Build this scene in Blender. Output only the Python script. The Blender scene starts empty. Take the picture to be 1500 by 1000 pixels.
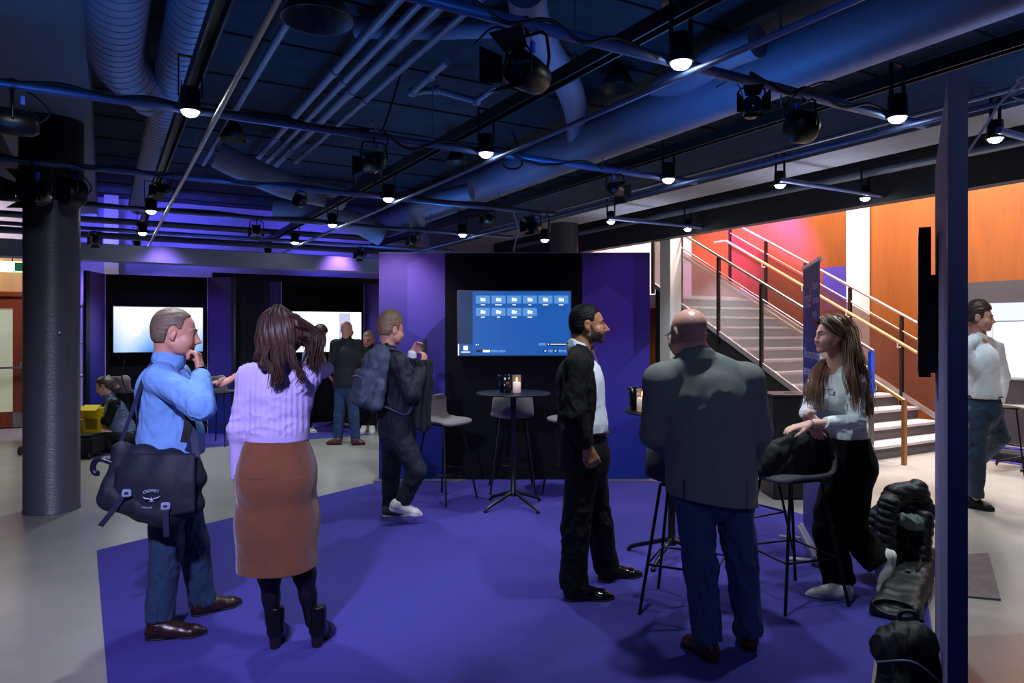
import bpy, bmesh, math, random, os
import numpy as np
from mathutils import Vector, Matrix
random.seed(7)
FAST = os.environ.get('SKIP_PEOPLE', '')
SC = bpy.context.scene
COL = SC.collection
F = 1035.0; HZ = 485.0; CZ = 1.62
PI = math.pi
def V(*a): return Vector(a)
def P(px, py, Y):            # a point of the photograph at depth Y metres
    return Vector(((px-750.0)/F*Y, Y, CZ+(HZ-py)/F*Y))
def G(px, py, z=0.0):        # a point of the photograph on the ground (or on height z)
    Y = F*(CZ-z)/(py-HZ)
    return P(px, py, Y)
CA, SA = math.cos(PI/6), math.sin(PI/6)
def W(u, v, z=0.0):          # building axes: u runs away to the left, v away to the right
    return Vector((-SA*u+CA*v, CA*u+SA*v, z))
UD = W(1, 0); VD = W(0, 1)
# ------------------------------------------------------------------ colours and materials
def lin(c):
    return c/12.92 if c <= 0.04045 else ((c+0.055)/1.055)**2.4
def hx(h):
    h = h.lstrip('#'); return tuple(lin(int(h[i:i+2], 16)/255) for i in (0, 2, 4))
MATS = {}
def M(name, col='#808080', rough=0.5, metal=0.0, emit=None, es=0.0, var=0.0, vscale=8.0, bump=0.0, bscale=60.0, spec=0.5,
      stretch=None, alpha=1.0, sheen=0.0, trans=0.0, bump2=0.0, bscale2=8.0):
    if name in MATS: return MATS[name]
    m = bpy.data.materials.new(name); m.use_nodes = True
    nt = m.node_tree; N = nt.nodes; L = nt.links
    b = N['Principled BSDF']
    c = hx(col) if isinstance(col, str) else col
    b.inputs['Base Color'].default_value = (*c, 1)
    b.inputs['Roughness'].default_value = rough
    b.inputs['Metallic'].default_value = metal
    b.inputs['Specular IOR Level'].default_value = spec
    b.inputs['Alpha'].default_value = alpha
    if sheen: b.inputs['Sheen Weight'].default_value = sheen
    if trans: b.inputs['Transmission Weight'].default_value = trans
    if emit:
        e = hx(emit) if isinstance(emit, str) else emit
        b.inputs['Emission Color'].default_value = (*e, 1); b.inputs['Emission Strength'].default_value = es
    tc = N.new('ShaderNodeTexCoord'); mp = N.new('ShaderNodeMapping')
    L.new(tc.outputs['Object'], mp.inputs['Vector'])
    if stretch: mp.inputs['Scale'].default_value = stretch
    nz = N.new('ShaderNodeTexNoise'); nz.inputs['Scale'].default_value = vscale; nz.inputs['Detail'].default_value = 4
    L.new(mp.outputs[0], nz.inputs['Vector'])
    if var:
        mr = N.new('ShaderNodeMapRange'); mr.inputs[3].default_value = 1-var; mr.inputs[4].default_value = 1+var
        mr.inputs[1].default_value = .3; mr.inputs[2].default_value = .7
        L.new(nz.outputs[0], mr.inputs[0])
        mx = N.new('ShaderNodeMix'); mx.data_type = 'RGBA'; mx.blend_type = 'MULTIPLY'; mx.inputs[0].default_value = 1
        mx.inputs[6].default_value = (*c, 1); L.new(mr.outputs[0], mx.inputs[7]); L.new(mx.outputs[2], b.inputs['Base Color'])
    last = None
    for st, sc in ((bump, bscale), (bump2, bscale2)):
        if st:
            n2 = N.new('ShaderNodeTexNoise'); n2.inputs['Scale'].default_value = sc; n2.inputs['Detail'].default_value = 3
            L.new(mp.outputs[0], n2.inputs['Vector'])
            bp = N.new('ShaderNodeBump'); bp.inputs['Strength'].default_value = st; bp.inputs['Distance'].default_value = 0.02 if sc > 20 else .05
            L.new(n2.outputs[0], bp.inputs['Height'])
            if last: L.new(last.outputs[0], bp.inputs['Normal'])
            last = bp
    if last: L.new(last.outputs[0], b.inputs['Normal'])
    MATS[name] = m
    return m
# ------------------------------------------------------------------ objects
def tag(o, label=None, cat=None, group=None, kind=None):
    if label: o['label'] = label
    if cat: o['category'] = cat
    if group: o['group'] = group
    if kind: o['kind'] = kind
    return o
def thing(name, loc=(0, 0, 0), rz=0.0, label=None, cat=None, group=None):
    o = bpy.data.objects.new(name, None); COL.objects.link(o)
    o.location = loc; o.rotation_euler = (0, 0, rz); o.empty_display_size = .1
    return tag(o, label, cat, group)
def root_matrix(o):
    m = Matrix.Identity(4); ch = []
    while o is not None: ch.append(o); o = o.parent
    for p in reversed(ch): m = m @ Matrix.LocRotScale(p.location, p.rotation_euler, p.scale)
    return m
def copy_tree(o, parent=None):
    c = o.copy(); COL.objects.link(c)
    if parent is not None: c.parent = parent
    for ch in list(o.children): copy_tree(ch, c)
    return c
def link_mesh(name, me, parent=None, loc=None):
    o = bpy.data.objects.new(name, me); COL.objects.link(o)
    if parent is not None: o.parent = parent
    if loc is not None: o.location = loc
    return o
class MB:
    def __init__(s): s.v = []; s.f = []; s.m = []; s.sm = []; s.cur = 0; s.T = None
    def add(s, vs, fs, smooth=False):
        n = len(s.v)
        s.v += [Vector(x) if s.T is None else s.T @ Vector(x) for x in vs]
        for f in fs: s.f.append([n+i for i in f]); s.m.append(s.cur); s.sm.append(smooth)
        return s
    def mat(s, i): s.cur = i; return s
    def obox(s, c, ax, ay, az, bev=0.0):   # centre and three half-axis vectors
        c, ax, ay, az = Vector(c), Vector(ax), Vector(ay), Vector(az)
        if bev <= 0:
            vs = [c+i*ax+j*ay+k*az for i in (-1, 1) for j in (-1, 1) for k in (-1, 1)]
            return s.add(vs, [(0, 1, 3, 2), (4, 6, 7, 5), (0, 4, 5, 1), (2, 3, 7, 6), (0, 2, 6, 4), (1, 5, 7, 3)])
        lx, ly, lz = ax.length, ay.length, az.length
        b = min(bev, lx*.9, ly*.9, lz*.9); bm = bmesh.new(); bmesh.ops.create_cube(bm, size=2)
        for v in bm.verts: v.co = Vector((v.co.x*lx, v.co.y*ly, v.co.z*lz))
        bmesh.ops.bevel(bm, geom=bm.edges[:], offset=b, segments=2, affect='EDGES')
        nx, ny, nz = ax/lx, ay/ly, az/lz
        bm.verts.index_update()
        vs = [c+nx*v.co.x+ny*v.co.y+nz*v.co.z for v in bm.verts]; fs = [[v.index for v in f.verts] for f in bm.faces]; bm.free()
        return s.add(vs, fs)
    def box(s, x0, x1, y0, y1, z0, z1, bev=0.0):
        return s.obox(((x0+x1)/2, (y0+y1)/2, (z0+z1)/2), ((x1-x0)/2, 0, 0), (0, (y1-y0)/2, 0), (0, 0, (z1-z0)/2), bev)
    def ubox(s, u0, u1, v0, v1, z0, z1, bev=0.0):
        return s.obox(W((u0+u1)/2, (v0+v1)/2, (z0+z1)/2), UD*((u1-u0)/2), VD*((v1-v0)/2), (0, 0, (z1-z0)/2), bev)
    def tube(s, pts, r, n=10, cap=True, closed=False, smooth=True):
        pts = [Vector(p) for p in pts]; K = len(pts)
        rs = r if isinstance(r, (list, tuple)) else [r]*K
        vs = []; up = None
        for i in range(K):
            if closed: t = pts[(i+1) % K]-pts[i-1]
            else: t = pts[min(i+1, K-1)]-pts[max(i-1, 0)]
            t.normalize()
            if up is None:
                up = Vector((0, 0, 1)) if abs(t.z) < .9 else Vector((1, 0, 0))
            x = up-t*up.dot(t)
            if x.length < 1e-6: x = Vector((1, 0, 0))-t*t.x
            x.normalize(); y = t.cross(x); up = x
            for k in range(n):
                a = 2*PI*k/n; vs.append(pts[i]+(x*math.cos(a)+y*math.sin(a))*rs[i])
        fs = []
        for i in range(K if closed else K-1):
            j = (i+1) % K
            for k in range(n):
                fs.append((i*n+k, i*n+(k+1) % n, j*n+(k+1) % n, j*n+k))
        s.add(vs, fs, smooth)
        if cap and not closed:
            s.add(vs[:n], [tuple(range(n-1, -1, -1))]); s.add(vs[-n:], [tuple(range(n))])
        return s
    def ribbon(s, pts, w, t, side):         # flat strap along pts, width vector list, thickness t
        pts = [Vector(p) for p in pts]; K = len(pts); vs = []
        for i in range(K):
            d = (pts[min(i+1, K-1)]-pts[max(i-1, 0)]).normalized()
            sd = Vector(side[i] if isinstance(side, list) else side); sd = (sd-d*sd.dot(d)).normalized(); nn = d.cross(sd)
            for a, b in ((-1, -1), (1, -1), (1, 1), (-1, 1)): vs.append(pts[i]+sd*(a*w/2)+nn*(b*t/2))
        fs = []
        for i in range(K-1):
            for k in range(4): fs.append((i*4+k, i*4+(k+1) % 4, i*4+4+(k+1) % 4, i*4+4+k))
        fs += [(3, 2, 1, 0), tuple(4*(K-1)+k for k in range(4))]
        return s.add(vs, fs)
    def lathe(s, prof, n=24, c=(0, 0, 0), axis=None, smooth=True, xaxis=None):   # prof: (r, h)
        c = Vector(c); z = Vector((0, 0, 1) if axis is None else axis).normalized()
        x = Vector(xaxis) if xaxis is not None else (Vector((1, 0, 0)) if abs(z.x) < .9 else Vector((0, 1, 0)))
        x = (x-z*x.dot(z)).normalized(); y = z.cross(x)
        vs = []; K = len(prof)
        for r, h in prof:
            for k in range(n):
                a = 2*PI*k/n; vs.append(c+z*h+(x*math.cos(a)+y*math.sin(a))*r)
        fs = [(i*n+k, i*n+(k+1) % n, (i+1)*n+(k+1) % n, (i+1)*n+k) for i in range(K-1) for k in range(n)]
        s.add(vs, fs, smooth)
        if prof[0][0] > 1e-5: s.add(vs[:n], [tuple(range(n-1, -1, -1))])
        if prof[-1][0] > 1e-5: s.add(vs[-n:], [tuple(range(n))])
        return s
    def prism(s, pts, h0, h1):              # polygon in x, y
        n = len(pts)
        vs = [(p[0], p[1], h0) for p in pts]+[(p[0], p[1], h1) for p in pts]
        return s.add(vs, [tuple(range(n-1, -1, -1)), tuple(range(n, 2*n))]+[(i, (i+1) % n, n+(i+1) % n, n+i) for i in range(n)])
    def slab(s, poly, off):                 # polygon of 3-d points thickened by the vector off
        n = len(poly); poly = [Vector(p) for p in poly]; off = Vector(off)
        return s.add(poly+[p+off for p in poly], [tuple(range(n-1, -1, -1)), tuple(range(n, 2*n))]+[(i, (i+1) % n, n+(i+1) % n, n+i) for i in range(n)])
    def quad(s, a, b, c, d): return s.add([a, b, c, d], [(0, 1, 2, 3)])
    def grid(s, fn, nu, nv, smooth=True, both=False):
        vs = [fn(i/nu, j/nv) for i in range(nu+1) for j in range(nv+1)]
        fs = [(i*(nv+1)+j, (i+1)*(nv+1)+j, (i+1)*(nv+1)+j+1, i*(nv+1)+j+1) for i in range(nu) for j in range(nv)]
        return s.add(vs, fs, smooth)
    def build(s, name, mats, parent=None, world=True, recenter=True, solid=0.0, subdiv=0):
        me = bpy.data.meshes.new(name)
        vs = s.v
        loc = None
        if parent is not None and world:
            inv = root_matrix(parent).inverted(); vs = [inv @ v for v in vs]
        if parent is None and recenter and vs:
            xs = [v.x for v in vs]; ys = [v.y for v in vs]; zs = [v.z for v in vs]
            loc = Vector(((min(xs)+max(xs))/2, (min(ys)+max(ys))/2, min(zs))); vs = [v-loc for v in vs]
        me.from_pydata([tuple(v) for v in vs], [], s.f)
        for m in (mats if isinstance(mats, (list, tuple)) else [mats]): me.materials.append(m)
        me.polygons.foreach_set('material_index', s.m); me.polygons.foreach_set('use_smooth', s.sm)
        bm = bmesh.new(); bm.from_mesh(me); bmesh.ops.recalc_face_normals(bm, faces=bm.faces[:]); bm.to_mesh(me); bm.free()
        me.update()
        o = link_mesh(name, me, parent, loc)
        if solid:
            md = o.modifiers.new('solid', 'SOLIDIFY'); md.thickness = solid; md.offset = 0
        if subdiv:
            md = o.modifiers.new('sub', 'SUBSURF'); md.levels = subdiv; md.render_levels = subdiv
        return o
def struct(o): o['kind'] = 'structure'; return o
def text_verts(txt, size, origin, xdir, ydir, ext=0.0006, align='LEFT'):
    c = bpy.data.curves.new('lettering', 'FONT'); c.body = txt; c.size = size; c.align_x = align; c.extrude = 0
    o = bpy.data.objects.new('lettering', c); COL.objects.link(o)
    dg = bpy.context.evaluated_depsgraph_get(); me = bpy.data.meshes.new_from_object(o.evaluated_get(dg))
    X = Vector(xdir).normalized(); Yd = Vector(ydir).normalized(); Z = X.cross(Yd); O = Vector(origin)
    vs = [O+X*v.co.x+Yd*v.co.y+Z*ext for v in me.vertices]; fs = [list(p.vertices) for p in me.polygons]
    bpy.data.objects.remove(o); bpy.data.curves.remove(c); bpy.data.meshes.remove(me)
    return vs, fs
def arc(c, r, a0, a1, n, x, y):
    c = Vector(c); x = Vector(x); y = Vector(y)
    return [c+x*(r*math.cos(a0+(a1-a0)*i/n))+y*(r*math.sin(a0+(a1-a0)*i/n)) for i in range(n+1)]
def smooth_path(pts, n=6):                  # Catmull-Rom through pts
    pts = [Vector(p) for p in pts]; out = []
    Q = [pts[0]*2-pts[1]]+pts+[pts[-1]*2-pts[-2]]
    for i in range(1, len(Q)-2):
        for k in range(n):
            t = k/n; a, b, c, d = Q[i-1], Q[i], Q[i+1], Q[i+2]
            out.append(.5*((2*b)+(c-a)*t+(2*a-5*b+4*c-d)*t*t+(3*b-a-3*c+d)*t**3))
    out.append(pts[-1]); return out
# ================================================================== THE SETTING
concrete = M('polished_concrete', '#9a958c', .24, var=.14, vscale=1.3, bump=.03, bscale=40)
carpet_m = M('blue_carpet', '#423d8a', .95, var=.10, vscale=260, bump=.25, bscale=420, spec=.1)
slab_m = M('cement_board', '#39424c', .9, var=.25, vscale=5, bump=.5, bscale=90, spec=.2)
beam_m = M('board_marked_concrete', '#7d7f86', .9, var=.12, vscale=3, bump=.4, bscale=25, stretch=(1, 1, 4))
beamp_m = M('painted_beam', '#5b6470', .8, var=.06, vscale=30, bump=.15, bscale=120)
dark_m = M('black_ceiling', '#0c0d10', .9)
wood_m = M('orange_veneer', '#86460a', .5, var=.12, vscale=6, stretch=(2, 2, .25))
white_m = M('white_plaster', '#e3e0dc', .7, var=.03)
vio_m = M('violet_lit_wall', '#b9b2d8', .8, var=.05)  # white wall with the violet light put into its base colour
blackp = M('black_paint', '#08090c', .55, var=.1, bump=.08, bscale=150)
steel = M('brushed_steel', '#8c8a88', .35, .85, var=.08)
dsteel = M('dark_steel', '#2c2623', .4, .6)
pipe_m = M('grey_pipe', '#6c7688', .42, .35, var=.1, vscale=10)
duct_m = M('spiral_duct', '#7d86a0', .5, .25, var=.06, vscale=14)
bpipe_m = M('painted_tube', '#4a5a86', .4, .4, var=.08)
blackmet = M('black_metal', '#0b0b0d', .38, .4)
rubber = M('black_rubber', '#070708', .6)
concf = MB(); concf.box(-16, 20, -8, 34, -.1, 0); struct(concf.build('floor', concrete))
c = MB()
c.prism([(-.42, .9), (-3.06, 5.207), (-1.467, 7.52), (-1.40, 8.4), (1.30, 8.3), (1.62, 7.62), (2.54, 6.28), (2.93, 5.58), (2.50, 4.25), (1.62, 2.6), (.9, 1.0)], .0, .007)
tag(c.build('carpet', carpet_m), 'blue violet exhibition carpet laid over the concrete in front of the display wall', 'carpet')
c = MB(); c.prism([tuple(W(10.6, -.6)[:2]), tuple(W(10.7, 3.6)[:2]), tuple(W(12.9, 3.6)[:2]), tuple(W(12.9, -.6)[:2])], 0, .007)
tag(c.build('carpet', carpet_m), 'strip of violet carpet under the two far screen booths', 'carpet')
c = MB(); c.prism([tuple(W(3.2, 9.6)[:2]), tuple(W(5.15, 9.6)[:2]), tuple(W(5.15, 10.98)[:2]), tuple(W(3.2, 10.98)[:2])], 0, .007)
tag(c.build('carpet', carpet_m), 'patch of violet carpet by the white screen past the walking man', 'carpet')
# ceiling
def board_mat():
    m = M('ceiling_board', '#28343e', .9, var=.25, vscale=5, bump=.5, bscale=90, spec=.2)
    return m
ceil = MB(); ceil.ubox(-7, 16, -7, 6.3, 4.0, 4.15); struct(ceil.build('ceiling', board_mat()))
c = MB()
for k in range(-7, 17):                       # joints between the cement boards
    c.ubox(k*1.0-.008, k*1.0+.008, -.1, 6.25, 3.985, 4.0)
o = struct(c.build('ceiling_joint', dark_m))
ceil2 = MB(); ceil2.ubox(-7, 16, 6.3, 8.02, 3.9, 4.15); struct(ceil2.build('ceiling', dark_m))
ceil3 = MB(); ceil3.ubox(-7, 16, 8.02, 15, 6.2, 6.35); struct(ceil3.build('ceiling', white_m))
b = MB(); b.ubox(-7, 14.4, -.86, -.1, 3.53, 4.0); struct(b.build('beam', beamp_m))
b = MB(); b.ubox(-7, 14.4, 6.25, 6.86, 3.4, 4.0); struct(b.build('beam', beam_m))
b = MB(); b.ubox(-7, 14.4, 7.84, 8.02, 3.12, 4.0); struct(b.build('beam', M('edge_beam', '#30343c', .7)))
b = MB(); b.ubox(-7, 14.4, 7.9, 8.02, 4.0, 6.2); struct(b.build('wall_upper', white_m))
b = MB(); b.ubox(11.6, 11.95, -3.0, 5.5, 2.63, 2.86); struct(b.build('beam', M('far_beam', '#8d96b0', .6)))
# walls
w = MB(); w.ubox(14.5, 14.65, -2.2, 14, 0, 6.2); struct(w.build('wall_far', vio_m))
w = MB(); w.ubox(14.4, 14.5, -10, -1.02, 2.28, 2.9); w.ubox(14.4, 14.5, -10, -2.22, 0, 2.28); struct(w.build('wall_wood', M('pale_wood', '#c99a70', .5, var=.1, stretch=(1, 1, .2))))
w = MB(); w.ubox(14.2, 14.5, .0, .22, 0, 4.0); struct(w.build('trim_1', white_m))
w = MB(); w.ubox(14.2, 14.5, -1.02, -.5, 0, 4.0); struct(w.build('trim_2', vio_m))
w = MB(); w.ubox(12.95, 13.05, 1.6, 5.4, 0, 2.62); struct(w.build('wall_dark', blackp))
w = MB(); w.ubox(-7, 14.5, 11.2, 11.35, 0, 6.2); struct(w.build('wall_orange', wood_m))
w = MB(); w.ubox(-7, 5.75, 11.1, 11.2, 0, 2.34); struct(w.build('wall_recess', M('recess_grey', '#3d3b40', .7)))
w = MB(); w.ubox(11.5, 11.6, 8.1, 11.2, 2.38, 6.2); struct(w.build('wall_landing', M('pink_lit_wall', '#d8cfd0', .8)))  # whitish landing wall, pink light mixed into its colour
w = MB(); w.ubox(-7, -6.9, -7, 12, 0, 4.0); struct(w.build('wall_back', M('dim_wall', '#3a3c48', .8)))
# round columns
colm = M('painted_column', '#484850', .38, var=.08, vscale=14, bump=.12, bscale=60)
def column(name, cx, cy, r, sleeve=None):
    b = MB(); b.lathe([(r+.006, 0), (r+.006, .02), (r, .025), (r, 3.4 if cx > 0 else 3.53)], 48, (cx, cy, 0))
    o = struct(b.build(name, colm))
    return o
column('column', -4.18, 6.42, .222)
sl = MB(); sl.lathe([(.222, 2.78), (.252, 2.79), (.252, 3.53)], 40, (-4.18, 6.42, 0)); struct(sl.build('column_sleeve', M('black_cloth', '#050507', .9)))
ch = MB()
for (px, py) in ((87, 487),):
    p = P(px, py, 6.205); ch.lathe([(0, .004), (.006, .003), (.009, 0)], 9, p, (.1, -1, 0))
tag(ch.build('paint_chip', M('chip_white', '#e8e8f0', .6)), 'small white chip in the paint of the round black column', 'paint chip')
column('column', .87, 11.75, .23)
def sqcol(name, u, v, h0, h1, m, s=.16):
    b = MB(); b.ubox(u-s, u+s, v-s, v+s, h0, h1, .006); return struct(b.build(name, m))
sqcol('pillar', 8.85, 8.155, 0, 6.2, white_m, .125)
sqcol('pillar', 7.43, 11.05, 0, 6.2, white_m, .13)
# ------------------------------------------------------------------ door far left
dw = M('door_wood', '#7a3410', .45, var=.15, vscale=5, stretch=(2, 2, .3))
d = thing('door_1', W(14.45, -1.6)); d['kind'] = 'structure'
b = MB()
v0, v1 = -2.2, -1.02
b.ubox(14.35, 14.47, v0, v0+.10, 0, 2.28); b.ubox(14.35, 14.47, v1-.07, v1, 0, 2.28); b.ubox(14.35, 14.47, v0, v1, 2.2, 2.28); b.build('door_frame', dw, d)
b = MB()
b.ubox(14.38, 14.43, v0+.1, v0+.28, .02, 2.2); b.ubox(14.38, 14.43, v1-.30, v1-.09, .02, 2.2); b.ubox(14.38, 14.43, v0+.28, v1-.30, .02, .28); b.ubox(14.38, 14.43, v0+.28, v1-.30, 2.0, 2.2)
b.build('door_leaf', dw, d)
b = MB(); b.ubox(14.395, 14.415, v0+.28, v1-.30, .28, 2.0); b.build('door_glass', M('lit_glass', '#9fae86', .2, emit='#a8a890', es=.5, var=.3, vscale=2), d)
b = MB(); b.ubox(14.30, 14.33, v1-.75, v1-.15, 1.0, 1.03); b.ubox(14.31, 14.38, v1-.2, v1-.16, .98, 1.10); b.build('push_bar', steel, d)
b = MB(); b.ubox(14.37, 14.38, v1-.30, v1-.09, .02, .26); b.build('kick_plate', steel, d)
# exit sign
es = thing('exit_sign', W(14.2, -1.25, 2.62), label='green running-figure exit sign glowing above the wooden door', cat='exit sign')
b = MB(); e0 = W(13.9, -1.28, 2.66)
b.obox(e0, VD*.17, UD*.02, (0, 0, .085), .006); b.build('sign_face', M('exit_glow', '#dfffea', .4, emit='#b8ffd8', es=2.2), es)
b = MB(); b.obox(e0-UD*.023+VD*.09, VD*.06, UD*.002, (0, 0, .07)); b.build('sign_symbol', M('exit_green', '#0c6a3c', .5, emit='#0a5a34', es=.25), es)
b = MB(); b.tube([e0+V(0, 0, .085), e0+V(0, 0, .3)], .008); b.build('hanger', blackmet, es)
# ------------------------------------------------------------------ STAIRCASE
st = thing('staircase', W(5.4, 9.3), label='steel staircase with pale treads, mesh sides and timber handrails climbing past the orange wall', cat='staircase')
tread_m = M('pale_tread', '#b9aeb0', .6, var=.08, vscale=20)
riser_m = M('dark_riser', '#4a4446', .6)
NS = 13; RG = .305; RH = .17; U0 = 5.4; V0, V1 = 8.34, 10.36
for i in range(NS):
    u = U0+RG*i; z = RH*(i+1)
    b = MB(); b.mat(1).ubox(u, u+.02, V0, V1, z-RH, z-.035); b.mat(0).ubox(u-.025, u+RG+.02, V0, V1, z-.035, z)
    b.build('step', [tread_m, riser_m], st)
b = MB(); b.ubox(U0+RG*NS, 11.5, V0, V1, RH*NS-.1, RH*NS+.05); b.build('landing', tread_m, st)
nose = lambda u: RH+.557*(u-U0)
def sloped(u0, u1, v, z0, z1, t=.02):       # sheet along the flight at v between nose+z0 and nose+z1
    A = [W(u0, v-t/2, nose(u0)+z0), W(u1, v-t/2, nose(u1)+z0), W(u1, v-t/2, nose(u1)+z1), W(u0, v-t/2, nose(u0)+z1)]
    return A, VD*t
dside = M('stair_side', '#141315', .6)
mesh_m = M('perforated_mesh', '#cdbfbc', .6, alpha=.55, spec=.3)
brown_m = M('brown_glass', '#6b3a2c', .25, alpha=.55)
rail_w = M('oak_rail', '#b58a55', .45, var=.15, vscale=8)
for v, pm, us in ((8.3, mesh_m, (5.4, 6.25, 7.1, 7.93, 8.76, 9.45)), (10.4, brown_m, (5.4, 6.28, 7.13, 7.96, 8.8, 9.65))):
    b = MB(); b.slab(*sloped(U0-.02, 9.4, v, -.03, .05, .03))
    b.build('stringer', M('stringer_steel', '#a79ea0', .4, .3), st)
    for ua, ub in zip(us[:-1], us[1:]):
        b = MB(); b.slab(*sloped(ua+.04, ub-.04, v, .07, .93, .008)); b.build('balustrade_panel', pm, st)
    for k, u in enumerate(us):
        b = MB(); zb = 0 if k == 0 else nose(u)-.15
        b.ubox(u-.018, u+.018, v-.03, v+.03, zb, nose(u)+1.19)
        p = b.build('balustrade_post', steel if k == 0 and v < 9 else dsteel, st)
        if k == 0 and v < 9:
            q = MB(); q.ubox(u-.022, u+.022, v-.036, v+.036, .85, 1.37); q.build('post_top', M('post_blue', '#0a4be0', .5), p)['label'] = 'blue upper part of the newel post'  # blue box around the upper newel post
    b = MB(); b.tube([W(U0-.03, v, nose(U0)+1.2), W(us[-1], v, nose(us[-1])+1.2)], .022, 10); b.build('top_rail', M('rail_steel', '#b09c94', .3, .7), st)
    b = MB(); b.tube([W(U0, v, nose(U0)+.97), W(us[-1], v, nose(us[-1])+.97)], .012, 8); b.build('middle_rail', M('rail_steel', '#b09c94', .3, .7), st)
    vi = v+(.1 if v < 9 else -.1)
    zr = lambda u: 1.0+.557*(u-5.44)
    pts = [W(us[-1], vi, zr(us[-1])), W(5.44, vi, zr(5.44)), W(5.04, vi, zr(5.04))]
    if v > 9: pts = [W(us[-1]+.3, vi, zr(us[-1])), W(us[-1], vi, zr(us[-1])), W(5.0, vi, zr(5.0))]
    b = MB(); b.tube(pts, .024, 12); hr = b.build('handrail', rail_w, st); hr['label'] = 'round timber handrail'
    for u in us[:-1]:
        q = MB(); q.tube([W(u, v, zr(u)-.09), W(u, vi, zr(u)-.09), W(u, vi, zr(u)-.02)], .012, 8); q.build('bracket', M('white_bracket', '#d8d4d0', .4), hr)
b = MB(); b.ubox(5.02, 5.06, 8.37, 8.43, 0, .79); b.build('handrail_post', M('oak_post', '#8d5a2c', .5, var=.15), st)
b = MB(); b.slab([W(5.42, 8.31, 0), W(9.4, 8.31, 0), W(9.4, 8.31, nose(9.4)-.035), W(5.42, 8.31, 0.13)], VD*.02); b.build('side_cladding', dside, st)
# flat panel behind the stairs, a recess's purple light put into its colour
b = MB(); b.ubox(7.62, 8.15, 11.12, 11.19, 2.0, 2.75); tag(b.build('wall_panel', M('violet_lit_recess', '#4a3aa0', .6)), 'flat patch coloured like a violet-lit recess in the orange wall behind the sloping handrails', 'wall recess')
# ------------------------------------------------------------------ DISPLAY WALL
def print_mat(name, axis_vec, w, seed, tone=1.0):
    """printed fabric: violet at the top to blue at the foot, with large facets"""
    m = bpy.data.materials.new(name); m.use_nodes = True; nt = m.node_tree; N = nt.nodes; L = nt.links
    b = N['Principled BSDF']; b.inputs['Roughness'].default_value = .75; b.inputs['Specular IOR Level'].default_value = .2
    g = N.new('ShaderNodeTexCoord'); mp = N.new('ShaderNodeSeparateXYZ'); L.new(g.outputs['Object'], mp.inputs[0])
    r = N.new('ShaderNodeMapRange'); r.inputs[1].default_value = 0; r.inputs[2].default_value = 2.47; L.new(mp.outputs[2], r.inputs[0])
    cr = N.new('ShaderNodeValToRGB'); L.new(r.outputs[0], cr.inputs[0])
    e = cr.color_ramp.elements
    e[0].position = 0; e[0].color = (*hx('#1b3390'), 1); e[1].position = 1; e[1].color = (*hx('#5e3f88'), 1)
    k = e.new(.5); k.color = (*hx('#3e388a'), 1)
    vo = N.new('ShaderNodeTexVoronoi'); vo.inputs['Scale'].default_value = .9; vo.inputs['Randomness'].default_value = 1
    mm = N.new('ShaderNodeMapping'); mm.inputs['Location'].default_value = (seed, seed*.7, seed*1.3); mm.inputs['Scale'].default_value = (1.2, .2, .8); L.new(g.outputs['Object'], mm.inputs[0]); L.new(mm.outputs[0], vo.inputs[0])
    sp = N.new('ShaderNodeSeparateColor'); L.new(vo.outputs['Color'], sp.inputs[0])
    r2 = N.new('ShaderNodeMapRange'); r2.inputs[3].default_value = .96*tone; r2.inputs[4].default_value = 1.04*tone; L.new(sp.outputs[0], r2.inputs[0])
    mx = N.new('ShaderNodeMix'); mx.data_type = 'RGBA'; mx.blend_type = 'MULTIPLY'; mx.inputs[0].default_value = 1
    L.new(cr.outputs[0], mx.inputs[6]); L.new(r2.outputs[0], mx.inputs[7]); L.new(mx.outputs[2], b.inputs['Base Color'])
    return m
print_m = print_mat('facet_print', None, 1, 2.0, .95); print_l = print_mat('facet_print_light', None, 1, 2.0, 1.28); print_d = print_mat('facet_print_dark', None, 1, 2.0, .68)
navy = M('navy_edge', '#0a1030', .6)
XL, XM, XN, XR, YW, HW = -1.449, -.728, .765, 1.501, 7.69, 2.47
dwl = thing('display_wall', (0, YW, 0), label='freestanding display wall with dark centre and violet-to-blue wings behind the candle table', cat='display wall')
facets = ([(1, [(.43, .95), (.74, .998), (.998, .998), (.998, .57), (.43, .66)]), (2, [(.998, .57), (.998, .72), (.78, .66), (.62, .60), (.72, .5), (.998, .44)]), (2, [(.002, .02), (.002, .30), (.5, .17), (.998, .02)])],
          [(1, [(.0, .80), (.36, .86), (.75, .77), (.75, .55), (.36, .44), (.0, .36)]), (2, [(.75, .998), (.998, .998), (.998, .60), (.75, .55)]), (1, [(.36, .44), (.998, .60), (.998, .30), (.2, .2)])])
for a, bq in ((XL, XM), (XN, XR)):
    b = MB(); b.box(a, bq, YW, YW+.06, .012, HW, .002)
    for mi, poly in facets[a == XN]:
        b.mat(mi); pv = [V(a+x*(bq-a), YW-.0006*(1+mi), HW*z) for x, z in poly]; b.add(pv, [tuple(range(len(pv)))])
    b.build('wing_panel', [print_m, print_l, print_d], dwl)
b = MB(); b.box(XM, XN, YW-.001, YW+.06, .012, HW, .002); b.build('center_panel', M('black_print', '#06080b', .75, spec=.15), dwl)
b = MB(); b.box(XL, XR, YW, YW+.06, HW, HW+.008); b.build('top_cap', M('cap_metal', '#6b6f90', .4, .5), dwl)
for a, bq in ((-1.50, -.50), (.97, 1.63)):
    b = MB(); b.box(a, bq, YW-.10, YW+.12, .007, .013); b.build('floor_plate', M('scuffed_steel', '#77736c', .5, .5, var=.2, vscale=12), dwl)
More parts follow.
